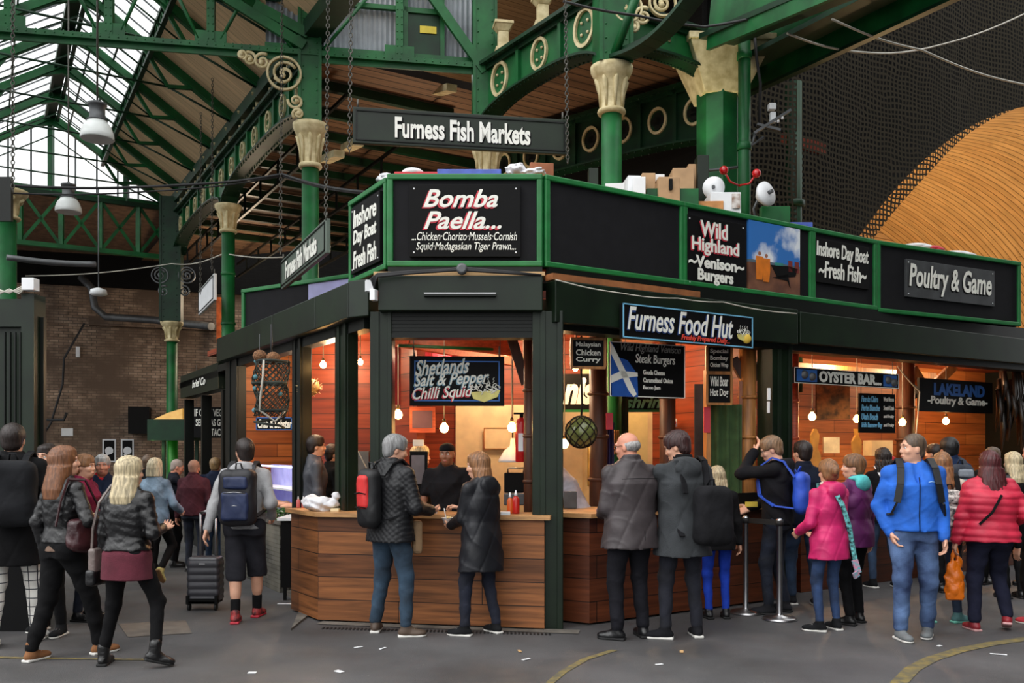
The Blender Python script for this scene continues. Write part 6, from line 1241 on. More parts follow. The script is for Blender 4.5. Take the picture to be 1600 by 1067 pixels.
def person(label, px, fy, hy, yaw, top, legs_, shoe, hair, Lf=(0, 0, 0), Rf=(0, 0, 0), Lh=None, Rh=None, lean=0, head=(0, 0, 0), build=1.0, skin=SK, fine=True, Y=None, H=None, female=False, curl=.5, brows=True, elb=None, glasses=False, base=0.0, lhu=0, rhu=0, turn=0, noarmL=False, shd=1.0, twist=0, Lyaw=0, Ryaw=0, lipc=None, zoff=0):
    """top: dict(kind,m,hem,flare,...); legs_: dict(kind,m,r); shoe: dict(m,sole); hair: dict(kind,m)"""
    if Y is None: Y = F*(CH-base)/(fy-HZ)
    if H is None: H = CH+(HZ-hy)*Y/F-base
    x = (px-800)*Y/F; sc_ = H/1.75; hh = .0085 if fine else .0125
    root = thing('person', label, 'person', (x, Y, base)); root.rotation_euler = (0, 0, R(yaw)); root.scale = (sc_,)*3; root['kind'] = 'thing'
    b = build; sgn = {'L': -1, 'R': 1}
    hip = V3(0, 0, .93)+V3((Lf[0]+Rf[0])*.25, (Lf[1]+Rf[1])*.35, zoff-.02*(abs(Lf[1])+abs(Rf[1])))
    TM = (rotz(R(twist)) @ rotx(-R(lean)) @ roty(R(turn))).T     # rows: axes of the torso frame
    T = lambda p: hip+V3(*p) @ TM
    shw = .185*shd*(.90 if female else 1)*(.5+.5*b); J = {}
    # ---- legs
    for s, f, yw in (('L', Lf, Lyaw), ('R', Rf, Ryaw)):
        g = sgn[s]; hp = hip+V3(g*.088, 0, -.02); an = V3(g*.10+f[0], f[1], .085+f[2]); kl = max(1, np.linalg.norm(an-hp)/.829); kn, an = ik(hp, an, .418*kl, .415*kl, V3(g*.12, 1, 0)); J[s] = (hp, kn, an, f, yw)
    # ---- arms
    for s, t_, hu in (('L', Lh, lhu), ('R', Rh, rhu)):
        g = sgn[s]; sh = T((g*shw, 0, .452)); tgt = V3(g*.27*max(b, .95), .03, .80) if t_ is None else V3(*t_)
        pole = V3(g*.35, -1, -.35) if elb is None or s not in elb else V3(*elb[s]); el_, wr = ik(sh, tgt, .29, .25, pole); J[s+'a'] = (sh, el_, wr, hu)
    # ---- head frame
    hy_, hp_, ht_ = head; HM = (rotz(R(hy_)) @ rotx(-R(hp_)) @ roty(R(ht_))).T; nb_ = T((0, .0, .53)); hc = nb_+V3(0, .01, .04)+V3(0, .012, .095) @ HM; Hd = lambda p: hc+V3(*p) @ HM
    # ---- body skin, one continuous surface
    S = SDF(); fw = .94 if female else 1.0
    S.stack(hip, TM, [(-.05, 0, 0, .14*b, .09*b), (.15, 0, 0, .125*b, .08*b), (.36, 0, 0, .13*b, .08*b), (.45, 0, 0, .11, .065), (.53, 0, -.005, .07, .06)], .03)
    S.cone(T((-shw*.85, 0, .45)), T((shw*.85, 0, .45)), .04, .04, .05); S.cone(T((0, -.012, .49)), Hd((0, -.02, -.06)), .060*fw, .056*fw, .04)
    for s in 'LR':
        sh, e, w_, hu = J[s+'a']; S.cone(sh, e, .042, .036, .04); S.cone(e, w_, .038, .027, .02)
        hp, kn, an, f, yw = J[s]; S.cone(hp, kn, .066 if legs_['kind'] != 'bare' else .078, .05, .04); S.cone(kn, an, .048, .034, .02)
        if legs_['kind'] == 'shorts': S.cone(kn*.8+an*.2+V3(0, -.02, 0), kn*.45+an*.55+V3(0, -.008, 0), .056, .045, .03); S.cone(an, an+V3(0, .06, -.04), .036, .034, .02)
        # hand: palm, five fingers
        d = nrm(w_-e); g = sgn[s]; th = V3(0, 1, 0) if not hu else V3(0, .15, 1) if hu == 1 else V3(-g, .2, .3); th = nrm(th-d*(th @ d)); n_ = np.cross(th, d)*g
        pc = w_+d*.045; Mh = np.array([th, n_, d]); S.bx(pc, (.038, .015, .048), .013, .015, 'u', Mh); cu = curl
        for q, (off, ln, rr) in enumerate(((.030, .072, .0095), (.010, .08, .0098), (-.011, .075, .0095), (-.030, .06, .0085))):
            p0 = pc+d*.042+th*off; a1 = cu*.6+.08*q; d1 = d*math.cos(a1)+n_*math.sin(a1); p1 = p0+d1*ln*.5; a2 = a1+cu*1.2; d2 = d*math.cos(a2)+n_*math.sin(a2); p2 = p1+d2*ln*.5; S.cone(p0, p1, rr, rr*.95, .004); S.cone(p1, p2, rr*.95, rr*.8, .003)
        p0 = w_+d*.025+th*.028; p1 = p0+nrm(th*.75+d*.8+n_*.35)*.04; p2 = p1+nrm(th*.2+d+n_*.5)*.032; S.cone(p0, p1, .013, .0105, .01); S.cone(p1, p2, .0105, .009, .003)
    S.ell(Hd((0, -.012, .028)), (.073*fw, .092, .086), .02, 'u', HM); S.ell(Hd((0, .02, -.028)), (.062*fw, .070, .084), .03, 'u', HM); S.ell(Hd((0, .038, -.083)), (.040*fw, .045, .034), .03, 'u', HM)
    S.cone(Hd((0, .088, .012)), Hd((0, .103, -.027)), .0075, .0105, .012); S.cone(Hd((-.011, .091, -.033)), Hd((.011, .091, -.033)), .008, .008, .01)
    for g in (-1, 1): S.ell(Hd((g*.072*fw, -.008, -.012)), (.012, .020, .032), .008, 'u', HM @ rotz(g*.35).T if False else HM); S.ell(Hd((g*.030, .096, .006)), (.017, .016, .011), .014, 'x', HM)
    S.cone(Hd((-.04, .078, .027)), Hd((.04, .078, .027)), .011, .011, .014); S.ell(Hd((0, .085, -.066)), (.022, .011, .010), .012, 'u', HM)
    for g in (-1, 1): S.ell(Hd((g*.04, .062, -.028)), (.022, .02, .02), .02, 'u', HM)
    body = sdf_obj('body', S, hh if fine else .010, skin, root)
    # ---- face pieces
    for g in (-1, 1):
        mb = MB(); c = Hd((g*.030, .0728, .005)); mb.ball(c, .0112, 12, 0); f_ = nrm(V3(0, 1, 0) @ HM); mb.ball(c+f_*.0063, .0058, 8, 1); o = mb.build('eye', [EYEW, IRIS], None); o.parent = body
        if brows and hair.get('m'): mb = MB(); mb.tube([Hd((g*.014, .0925, .028)), Hd((g*.030, .0925, .033)), Hd((g*.046, .082, .027))], [.003, .0035, .002], 5); o = mb.build('eyebrow', hair.get('bm', hair['m']), None); o.parent = body
    mb = MB(); mb.tube([Hd((-.021, .087, -.067)), Hd((-.008, .0945, -.0645)), Hd((.008, .0945, -.0645)), Hd((.021, .087, -.067))], [.002, .0042, .0042, .002], 6); mb.tube([Hd((-.017, .087, -.070)), Hd((0, .0935, -.073)), Hd((.017, .087, -.070))], [.002, .0045, .002], 6); o = mb.build('lips', lipc or LIP, None); o.parent = body
    if glasses:
        mb = MB()
        for g in (-1, 1):
            mb.tube([Hd((g*.031+.022*math.cos(a*.524), .103, .004+.016*math.sin(a*.524))) for a in range(13)], .0018, 5, False); mb.tube([Hd((g*.053, .100, .008)), Hd((g*.078, .02, .01)), Hd((g*.078, -.01, 0))], .002, 5)
        mb.tube([Hd((-.009, .105, .006)), Hd((.009, .105, .006))], .0018, 5); o = mb.build('glasses', M['panel'], None); o.parent = root
    # ---- hair
    kd = hair['kind']; S = SDF(); hn = None
    if kd != 'none':
        hm_ = hair['m']; vol = hair.get('vol', 0)
        if kd in ('short', 'long', 'bob', 'pony', 'crop'):
            t_ = .004 if kd == 'crop' else .012+vol
            S.ell(Hd((0, -.018, .034)), (.077*fw+t_, .095+t_, .088+t_), .01, 'u', HM)
            if kd != 'crop': S.ell(Hd((0, .03, .085)), (.062+vol, .055, .034+vol), .02, 'u', HM)
            if kd in ('short', 'crop', 'pony'): S.ell(Hd((0, -.055, -.03)), (.062+t_, .045+t_*.6, .065), .02, 'u', HM)
            if kd in ('long', 'bob'):
                ln = hair.get('len', .3); w0 = hair.get('w', .09); bk = hair.get('back', 0.0); side = hair.get('side', 0)
                pts = [Hd((0, -.03, .02)), Hd((0, -.05, -.09))]; q = pts[-1]
                S.stack(Hd((0, -.03, 0)), HM, [(-.11, 0, -.01, w0, .082), (-.03, 0, 0, .092, .09), (.05, 0, 0, .08, .09)], .02)
                if kd == 'long': S.stack(hc+V3(side, -.075-bk, -.10), rotz(0), [(-ln, 0, -.035, w0*.92, .045), (-ln*.6, 0, -.035, w0*1.05, .055), (-.05, 0, -.01, w0, .07), (.06, 0, 0.02, w0*.9, .07)], .03)
                else: S.stack(Hd((0, -.03, -.05)), HM, [(-ln, 0, -.005, w0*1.0, .085), (-.02, 0, 0, w0*1.04, .09), (.05, 0, 0, .085, .09)], .03)
            # face opening
            if kd == 'crop': S.ell(Hd((0, .125, .01)), (.068, .07, .098), .012, 'x', HM)
            S.ell(Hd((0, .12, -.045)), (.064 if kd in ('long', 'bob') else .078, .085, .098), .012, 'x', HM)
            if kd in ('short', 'crop', 'pony'):
                S.bx(Hd((0, .055, -.09)), (.12, .075, .09), .02, .01, 'x', HM)
                for g in (-1, 1): S.ell(Hd((g*.08, 0.0, -.03)), (.03, .03, .035), .01, 'x', HM)
            if kd == 'pony' or hair.get('bun'): S.ell(Hd((0, -.13, .02)), (.04, .045, .05), .02, 'u', HM)
        elif kd == 'fringe':   # only a horseshoe of hair
            S.ell(Hd((0, -.025, .0)), (.080, .094, .062), .01, 'u', HM); S.ell(Hd((0, .09, 0)), (.1, .08, .12), .01, 'x', HM); S.ell(Hd((0, -.0, .09)), (.09, .11, .055), .01, 'x', HM)
            for g in (-1, 1): S.ell(Hd((g*.08, 0.0, -.03)), (.03, .028, .035), .01, 'x', HM)
        elif kd == 'cap':
            S.ell(Hd((0, -.01, .055)), (.082, .10, .066), .01, 'u', HM); S.bx(Hd((0, 0, -.02)), (.12, .14, .055), .01, .005, 'x', HM)
            if hair.get('peak'): S.ell(Hd((0, .11, .035)), (.07, .06, .012), .01, 'u', HM)
        sd_ = sum(map(ord, label)) % 10; am = hair.get('n', .0016)
        def hn(X, Y_, Z): a = np.arctan2(X, Y_+.02); return am*np.sin(a*19+4*np.sin(Z*12+sd_))*np.sin(Z*7+sd_)+am*.6*np.sin(a*37+Z*25)
        if kd == 'cap': hn = None
        if S.it: sdf_obj('cap' if kd == 'cap' else 'hair', S, .007 if fine else .009, hm_, root, hn)
        if kd == 'cap' and hair.get('under'): S = SDF(); S.ell(Hd((0, -.035, .01)), (.079, .086, .07), .01, 'u', HM); S.ell(Hd((0, .09, 0)), (.1, .085, .12), .01, 'x', HM); S.bx(Hd((0, 0, .09)), (.12, .14, .055), .01, .005, 'x', HM); sdf_obj('hair', S, .008, hair['under'], root)
    # ---- trousers / shorts / leggings
    lk = legs_['kind']; lr = legs_.get('r', 1.0)
    if lk != 'bare':
        S = SDF(); S.stack(hip, TM, [(-.10, 0, -.005, .165*b, .115*b), (.02, 0, -.008, .172*b, .118*b), (.14, 0, 0, .152*b, .10*b)], .04)
        for s in 'LR':
            hp, kn, an, f, yw = J[s]
            S.ell(hp+V3(0, -.035, -.02), (.085*b, .085*b, .10), .05)
            if lk == 'shorts': S.cone(hp, kn*.85+an*.15, .098*b*lr, .092*lr, .04)
            else:
                S.cone(hp, kn, .094*b*lr, .062*lr, .04); S.cone(kn, an+V3(0, 0, .03), .062*lr, .047*lr**1.4, .03)
                if lk == 'wide': S.cone(kn, an, .075*lr, .075*lr, .03)
        for s in 'LR':
            hp, kn, an, f, yw = J[s]
            if lk != 'shorts': S.bx(an+V3(0, 0, -.095 if lk != 'crop' else -.07), (.13, .15, .07), .01, .005, 'x')
            else: S.bx(kn*.85+an*.15+V3(0, 0, -.13), (.15, .16, .09), .01, .005, 'x')
        sdf_obj({'shorts': 'shorts'}.get(lk, 'trousers'), S, hh*1.1, legs_['m'], root, legs_.get('noise') or wrinkle(.003, 2) if lk == 'shorts' else legs_.get('noise') or wrinkle(.003 if lr < 1 else .0045, 3+len(label) % 5, (12, 12, 12)))
    # ---- shoes
    for s in 'LR':
        hp, kn, an, f, yw = J[s]; g = sgn[s]; pit = -f[2]*6.0 if f[2] > .02 else 0; pit = max(pit, -1.2)
        if f[1] > .1 and f[2] > .0: pit = .35
        FM = (rotz(R(yw-g*8)) @ rotx(pit)).T; fo = lambda p: an+V3(*p) @ FM; S = SDF(); bt = shoe.get('boot', 0)
        S.ell(fo((0, -.02, -.045)), (.038, .05, .036), .02, 'u', FM); S.ell(fo((0, .075, -.055)), (.046, .095, .026), .03, 'u', FM); S.cone(fo((0, .03, -.025)), fo((0, .09, -.045)), .034, .026, .03); S.ell(fo((0, .12, -.052)), (.041, .05, .027), .02, 'u', FM)
        S.cone(fo((0, -.005, -.03)), an+V3(0, -.0, .012+bt), .043, .044+bt*.1, .02); S.bx(fo((0, .04, -.115)), (.09, .22, .045), .003, .004, 'x', FM)
        so_ = sdf_obj('shoe', S, .0085, shoe['m'], root)
        S = SDF(); S.bx(fo((0, .035, -.074)), (.043, .105, .013), .012, .01, 'u', FM); S.ell(fo((0, .118, -.074)), (.044, .058, .013), .01, 'u', FM); sdf_obj('sole', S, .0085, shoe.get('sole', M['rubber']), so_)
        if shoe.get('lace'):
            mb = MB()
            for q in range(4): mb.tube([fo((-.022, .035+q*.018, -.006-q*.006)), fo((0, .035+q*.018, .002-q*.006)), fo((.022, .035+q*.018, -.006-q*.006))], .004, 5)
            o = mb.build('laces', shoe['lace'], None); o.parent = so_
        if shoe.get('sock'):
            S = SDF(); S.cone(an+V3(0, 0, -.02), an*.72+kn*.28, .042, .046, .01); S.bx(an*.68+kn*.32+V3(0, 0, .06), (.1, .1, .045), .005, .005, 'x'); sdf_obj('sock', S, .009, shoe['sock'], root)
    # ---- upper garment
    def garment(tp, gname):
        S = SDF(); th = tp.get('t', .02); hem = tp.get('hem', -.08); fl = tp.get('flare', 1.0); w_ = b*tp.get('w', 1)
        bust = .012 if female else 0; wa = .88 if female else 1.0; wa = tp.get('waist', wa)
        hipw = .165 if not female else .172
        prof = [(hem, 0, -.005, (hipw+th)*w_*fl, (.118+th)*w_*fl)]
        if hem < -.05: prof.append((-.0, 0, -.008, (hipw+th)*w_, (.116+th)*w_))
        prof += [(.14, 0, 0, (.155*wa+th)*w_, (.106*wa+th)*w_), (.27, 0, .003, (.165+th)*w_, (.115+th)*w_), (.36, 0, .004+bust, (.175*(.93 if female else 1)+th)*w_, (.118+th+bust)*w_), (.43, 0, 0, (.155+th*.8)*w_*shd, .100+th), (.485, 0, -.005, (.105+th*.8)*shd, .080+th*.9), (.545, 0, -.008, .062+th, .06+th)]
        if tp.get('low'): prof = [q for q in prof if q[0] <= .14]; prof[-1] = (.14, 0, 0, .135*b, .09*b)
        S.stack(hip, TM, prof, .02, p=2.4)
        sl = tp.get('sleeve', 'long'); sr = tp.get('sr', 1.0)
        for s in 'LR':
            if (s == 'L' and noarmL) or tp.get('low'): continue
            sh, e, w2, hu = J[s+'a']; S.cone(T((sgn[s]*shw*.42, -.005, .478)), sh, .042+th*.55, .044+th*.5, .05)
            if sl == 'long': S.cone(sh, e, (.046+th*.5)*sr, (.043+th*.6)*sr, .025); S.cone(e, w2-nrm(w2-e)*.012, (.044+th*.6)*sr, (.033+th*.5)*sr, .025)
            elif sl == 'short': S.cone(sh, sh*.35+e*.65, .056+th*.7, .056+th*.6, .035)
            elif sl == 'cape': S.cone(sh, e, .07, .10, .05); S.cone(e, w2*.8+e*.2, .10, .11, .05)
        if sl == 'cape': S.stack(hip, TM, [(hem, 0, -.01, .25, .17), (.1, 0, 0, .24, .16), (.35, 0, 0, .20, .14), (.47, 0, 0, .17, .12)], .03)
        if tp.get('hood'): S.ell(T((0, -.092-th, .485)), (.115, .045, .085), .03, 'u', TM); S.ell(T((0, -.055, .54)), (.10, .07, .035), .03, 'u', TM); S.ell(Hd((0, .02, -.03)), (.078, .10, .12), .01, 'x', HM)
        if tp.get('collar', .035) and not tp.get('low'): c_ = tp.get('collar', .035); S.stack(hip, TM, [(.50, 0, 0, .095, .085), (.545+c_, 0, -.004, .075, .075)], .02); S.stack(hip, TM, [(.555, 0, .01, .060, .062), (.56+c_+.03, 0, .014, .064, .068)], .01, 'x'); S.ell(Hd((0, .03, -.03)), (.07, .09, .115), .01, 'x', HM)
        if tp.get('neck'): dp = tp['neck']; S.cone(T((0, .12, .56)), T((0, .14, .53-dp)), .058, .010, .01, 'x')
        nz = tp.get('noise') or wrinkle(tp.get('wr', .0055), len(label) % 7)
        return sdf_obj(gname, S, hh*tp.get('hs', 1.05), tp['m'], root, nz)
    if top.get('under'): top['under'].setdefault('wr', .001); garment(top['under'], top['under'].get('name', 'shirt'))
    garment(top, top.get('name', 'jacket'))
    # trims: zip, pockets, seams in torso frame
    for (nm, pts, r_, m_) in top.get('trims', []):
        mb = MB(); mb.tube([T(p) for p in pts], r_, 6); o = mb.build(nm, m_, None); o.parent = root
    return dict(root=root, T=T, TM=TM, J=J, Hd=Hd, HM=HM, hip=hip, shw=shw, b=b)
def own(name, label, cat, P):
    t = thing(name, label, cat, P['root'].location); t.rotation_euler = P['root'].rotation_euler; t.scale = P['root'].scale; return t
def backpack(P, label, m, m2=None, size=(.15, .085, .23), z=.27, strap=None, dist=.20, pockets=True, off=0, trim=None, top_=None):
    t = own('backpack', label, 'backpack', P); T, TM = P['T'], P['TM']; a, d, h_ = size; S = SDF(); S.bx(T((off, -dist-d*.3, z)), (a, d, h_), .075, .02, 'u', TM); S.ell(T((off, -dist-d*.5, z-h_*.35)), (a*.98, d*.95, h_*.55), .04, 'u', TM); sdf_obj('pack', S, .010, m, t, wrinkle(.004, 5))
    if pockets == 'tall': S = SDF(); S.bx(T((off, -dist-d*1.3, z+h_*.22)), (a*.62, .03, h_*.58), .04, .02, 'u', TM); sdf_obj('pocket', S, .009, m2, t, wrinkle(.003, 2)); pockets = False; trim_y = 1
    if pockets:
        S = SDF(); S.bx(T((off, -dist-d*1.35, z-h_*.30)), (a*.74, .035, h_*.5), .03, .02, 'u', TM); sdf_obj('pocket', S, .009, m2 or m, t, wrinkle(.003, 2))
        S = SDF(); S.bx(T((off, -dist-d*1.22, z+h_*.52)), (a*.66, .028, h_*.22), .025, .02, 'u', TM); sdf_obj('pocket', S, .009, m2 or m, t, wrinkle(.003, 1))
    for g in (-1, 1):
        mb = MB(); x = g*.10+off*.3; pts = [T((x, -dist+.02, z+h_*.75)), T((x*1.05, -.09, .54)), T((x*1.1, .02, .575)), T((x*1.15, .12, .50)), T((x*1.25, .155*P['b'], .36)), T((x*1.5, .13*P['b'], .22)), T((x*1.9, -.02, .12)), T((x*1.5, -dist+.02, z-h_*.7))]
        for p, q in zip(pts[:-1], pts[1:]): mb.beam(p, q, .048, .014, tuple(V3(x*.3, .4, 1) @ TM))
        o = mb.build('strap', strap or m, None); o.parent = t
    mb = MB(); mb.tube([T((-.03+off, -dist+.01, z+h_)), T((-.02+off, -dist-.01, z+h_+.05)), T((.02+off, -dist-.01, z+h_+.05)), T((.03+off, -dist+.01, z+h_))], .008, 6); o = mb.build('handle', strap or m, None); o.parent = t
    if trim:
        mb = MB(); yb = -dist-d*1.35-.036
        for zz in (.52, .0): mb.tube([T((-a*.6+off, yb+.01, z-h_*.3+zz*h_*.9)), T((off, yb, z-h_*.26+zz*h_*.9)), T((a*.6+off, yb+.01, z-h_*.3+zz*h_*.9))], .005, 5)
        o = mb.build('zip', trim, None); o.parent = t
    return t
def bagstrap(mb, pts, w_=.03, th=.01):
    for p, q in zip(pts[:-1], pts[1:]): mb.beam(p, q, w_, th, (0.3, 1, .2))
# ------------------------------------------------------------------ the crowd
BLK = cl('black_cloth', (17, 17, 19)); BLKT = cl('black_trousers', (13, 13, 15)); LEA = cl('black_leather', (20, 20, 22), 'leather'); JEAN = cl('blue_jeans', (52, 74, 104), 'denim'); DJEAN = cl('dark_jeans', (28, 36, 54), 'denim')
BLKS = cl('black_shell', (17, 18, 21), 'shell'); NAVY = cl('navy_cloth', (28, 36, 58)); WSOLE = mat('white_sole', (222, 220, 214), .6, var=.03)
SH_BLK = dict(m=cl('black_shoe', (24, 24, 25), 'leather'), sole=M['rubber']); SH_TR = dict(m=cl('black_trainer', (24, 25, 27)), sole=WSOLE, lace=M['white_plain'])
HBR = hairm('brown_hair', (132, 84, 52)); HBL = hairm('blonde_hair', (214, 196, 158)); HDK = hairm('dark_hair', (40, 28, 24)); HGR = hairm('grey_hair', (150, 150, 150)); HWH = hairm('white_hair', (200, 200, 198)); HLB = hairm('light_brown_hair', (150, 104, 66)); HRED = hairm('dark_red_hair', (86, 30, 34)); HSAND = hairm('sandy_hair', (140, 108, 78)); HBLK = hairm('black_hair', (22, 20, 22)); HSTB = hairm('stubble_brown', (104, 84, 66))
def jk(m, **k): d = dict(kind='jacket', m=m); d.update(k); return d
def tr(m, r=1.0, kind='trousers', **k): d = dict(kind=kind, m=m, r=r); d.update(k); return d
# yaw: 0 faces away from the lens, 180 towards it, 90 left, -90 right
# --- left group
P = person('person in a leather jacket and tan boots walking away, long auburn hair', 88, 1031, 690, -28, jk(LEA, name='leather_jacket', hem=.02, t=.018, noise=wrinkle(.0028, 2, (26, 26, 30)), under=dict(m=cl('taupe_top', (112, 92, 80)), hem=-.05, t=.012, low=True, name='shirt')), tr(BLKT, 1.12), dict(m=cl('tan_suede', (140, 96, 64)), sole=WSOLE, boot=.03, lace=WSOLE), dict(kind='long', m=HBR, len=.20, w=.10, back=.0, vol=.004), Lf=(-.03, -.12, 0), Rf=(.02, .30, 0), Rh=(.24, .30, 1.16), Lh=(-.24, .06, .86), head=(-30, -4, 0), female=True)
T = P['T']; mb = MB(); bagstrap(mb, [T((.12, -.15, .16)), T((.15, -.13, .35)), T((.15, -.06, .53)), T((.16, .08, .52)), T((.22, .16, .3))], .025)
t = own('handbag', 'dark wine shoulder bag under the arm of the walker with auburn hair', 'bag', P); WINE = cl('wine_leather', (58, 26, 30), 'leather'); o = mb.build('strap', WINE, None); o.parent = t
S = SDF(); S.bx(T((.26, .02, .10)), (.07, .15, .12), .05, .02, 'u', P['TM']); S.ell(T((.26, .02, .02)), (.08, .15, .08), .04); sdf_obj('bag_body', S, .01, WINE, t, wrinkle(.006, 3))
P = person('blonde person in a short leather jacket, maroon tunic and black ankle boots', 198, 1040, 708, -12, jk(LEA, name='leather_jacket', hem=.03, t=.02, noise=wrinkle(.0028, 4, (26, 26, 30)), under=dict(m=cl('maroon_knit', (92, 34, 48), 'knit'), hem=-.21, t=.018, flare=1.06, low=True, name='tunic')), tr(BLKT, .96), dict(m=cl('black_shoe', (24, 24, 25)), sole=M['rubber'], boot=.05), dict(kind='long', m=HBL, len=.16, w=.105, vol=.006), Lf=(-.10, -.02, 0), Rf=(.18, -.02, .05), Rh=(.20, .20, 1.12), Lh=(-.26, .04, .82), head=(-30, 2, 0), female=True, Ryaw=-40, Lyaw=10, build=1.06, glasses=True)
T = P['T']; t = own('handbag', 'tall grey and black shoulder bag carried by the blonde walker in maroon', 'bag', P); TAUPE = cl('taupe_leather', (110, 98, 94), 'leather')
S = SDF(); S.bx(T((-.27, .02, -.06)), (.035, .12, .10), .02, .01, 'u', P['TM']); sdf_obj('bag_body', S, .01, TAUPE, t); S = SDF(); S.bx(T((-.28, .02, -.20)), (.045, .135, .07), .03, .01, 'u', P['TM']); sdf_obj('bag_base', S, .01, LEA, t)
mb = MB(); bagstrap(mb, [T((-.29, -.06, .03)), T((-.25, -.10, .2)), T((-.17, -.13, .42)), T((-.13, -.03, .56)), T((-.14, .11, .46)), T((-.27, .08, .03))], .022); o = mb.build('strap', TAUPE, None); o.parent = t
CHK = brickmat('window_check', (228, 226, 220), (228, 226, 220), (30, 34, 44), .07, .07, .004, .8, (1, 1), 0, 0, 0)
def checkmat():
    m = bpy.data.materials.new('check_cloth'); m.use_nodes = True; t = m.node_tree; b = t.nodes['Principled BSDF']; g = t.nodes.new('ShaderNodeTexCoord'); br = t.nodes.new('ShaderNodeTexBrick'); br.offset = 0
    mp = t.nodes.new('ShaderNodeMapping'); mp.inputs['Rotation'].default_value = (R(90), 0, 0); t.links.new(g.outputs['Object'], mp.inputs[0]); t.links.new(mp.outputs[0], br.inputs[0])
    br.inputs['Scale'].default_value = 1; br.inputs['Brick Width'].default_value = .06; br.inputs['Row Height'].default_value = .07; br.inputs['Mortar Size'].default_value = .004
    for i in ('Color1', 'Color2'): br.inputs[i].default_value = lin((230, 228, 222))
    br.inputs['Mortar'].default_value = lin((36, 40, 50)); t.links.new(br.outputs[0], b.inputs['Base Color']); return m
P = person('person at the left edge in a black coat and white check trousers', 16, 1008, 655, 15, jk(BLK, name='coat', hem=-.30, t=.03, flare=1.08), tr(checkmat(), 1.05), dict(m=WSOLE, sole=WSOLE), dict(kind='short', m=HDK), Rf=(.06, .12, 0), Lf=(0, -.1, 0), Rh=(.28, .1, .9))
T = P['T']; backpack(P, 'large black roll-top backpack on the person at the left edge', cl('black_pack', (30, 31, 34)), size=(.17, .10, .25), z=.26, dist=.22, pockets=False, off=.06)
person('dark haired person facing us between the roll-top backpack and the auburn hair', 72, 988, 688, 172, jk(BLK, hem=-.1), tr(BLKT, .95), SH_TR, dict(kind='long', m=HDK, len=.22, w=.085), Lf=(-.12, .1, 0), Rf=(0, -.08, 0), female=True, head=(0, 0, 0))
SCARF = mat('red_print_scarf', (206, 196, 200), .9, c2=(130, 24, 60), scale=26)
person('person with short auburn hair and a red and white print scarf behind the leather jackets', 130, 968, 706, -95, jk(cl('plum_print', (120, 30, 60)), under=None, hem=-.1, w=.95), tr(DJEAN, 1), SH_BLK, dict(kind='short', m=HLB, vol=.006), female=True, Lh=(-.2, .2, 1.0)); P = None
Pg = person('older person with white hair, navy jacket and red shirt behind the two blonde heads', 160, 940, 706, -160, jk(NAVY, neck=.16, hem=-.1, under=dict(m=cl('red_shirt', (190, 30, 44)), hem=-.05, t=.008, name='shirt')), tr(DJEAN, 1), SH_BLK, dict(kind='short', m=HWH), build=1.05, skin=SKR, head=(0, 4, 0))
T = Pg['T']
P = person('person seen from behind in a pale denim jacket and black trousers, white blonde bob', 246, 915, 712, -6, jk(cl('pale_denim', (150, 176, 200), 'denim'), hem=-.08, t=.02, w=1.05, under=dict(m=cl('grey_tee', (88, 92, 94)), hem=-.15, t=.016, low=True, name='shirt')), tr(BLKT, .95), dict(m=cl('yellow_trainer', (212, 200, 130)), sole=mat('gum_sole', (150, 112, 70), .7)), dict(kind='bob', m=hairm('white_blonde', (226, 212, 178)), len=.06, w=.092, vol=.006), Lf=(-.04, -.05, 0), Rf=(.05, -.18, .16), Rh=(.26, .14, 1.0), Lh=(-.2, .2, 1.05), female=True)
person('person in black with short grey hair half hidden behind the pale denim jacket', 232, 890, 707, -20, jk(BLK), tr(BLKT), SH_BLK, dict(kind='short', m=HSTB), fine=False)
P = person('bald person in a dark jacket lifting a camera to the face', 272, 885, 714, -65, jk(cl('dark_navy', (30, 33, 42)), hem=-.1), tr(BLKT), SH_BLK, dict(kind='crop', m=mat('grey_stubble', (158, 146, 138), .8)), Rh=(.10, .28, 1.46), Lh=(-.06, .28, 1.45), skin=SKR, head=(0, 18, 0), fine=False, rhu=1, lhu=1)
t = own('camera', 'small dark camera held up by the bald person', 'camera', P); mb = MB(); p = (V3(*P['J']['Ra'][2])+V3(*P['J']['La'][2]))/2+V3(0, .06, .06); mb.box(p, (.12, .06, .08)); mb.lathe([(.03, 0), (.03, .05)], p, 12, axis=Vector((0, 1, 0))); o = mb.build('camera_body', M['panel'], None, .005); o.parent = t
P = person('person with cropped balding hair in a dark maroon jacket and jeans seen from behind', 302, 893, 715, -4, jk(cl('dark_maroon', (70, 34, 42)), hem=-.06, t=.025, w=1.05, collar=.05), tr(DJEAN, .95), SH_BLK, dict(kind='crop', m=mat('brown_stubble', (150, 112, 94), .8)), Lh=(-.27, .02, .80), Rh=(.22, .2, 1.0), Lf=(0, .05, 0), build=1.03, skin=SKR)
person('person in a navy coat and blue jeans between the maroon jacket and the grey hoodie', 336, 880, 712, 10, jk(NAVY, hem=-.2, t=.03), tr(JEAN), SH_BLK, dict(kind='short', m=hairm('tan_hair', (150, 120, 80))), fine=False, Lh=(-.26, .0, .85))
GREY = cl('light_grey_jersey', (166, 166, 168), 'knit')
P = person('young person in a light grey hoodie, black shorts and red black running shoes', 377, 973, 679, 2, jk(GREY, name='hoodie', hem=-.05, t=.022, hood=True, collar=0, wr=.006), tr(cl('black_shorts', (44, 44, 50)), 1.0, 'shorts'), dict(m=mat('red_black_trainer', (176, 56, 56), .6, c2=(24, 22, 26), scale=26), sole=M['red_paint'], sock=BLK, lace=BLK), dict(kind='short', m=HDK), Lf=(.05, -.02, 0), Rf=(-.03, .30, 0), Lh=(-.30, -.06, .86), Rh=(.24, .20, .98), head=(30, 0, 0), elb={'L': (-.6, -1, -.2)})
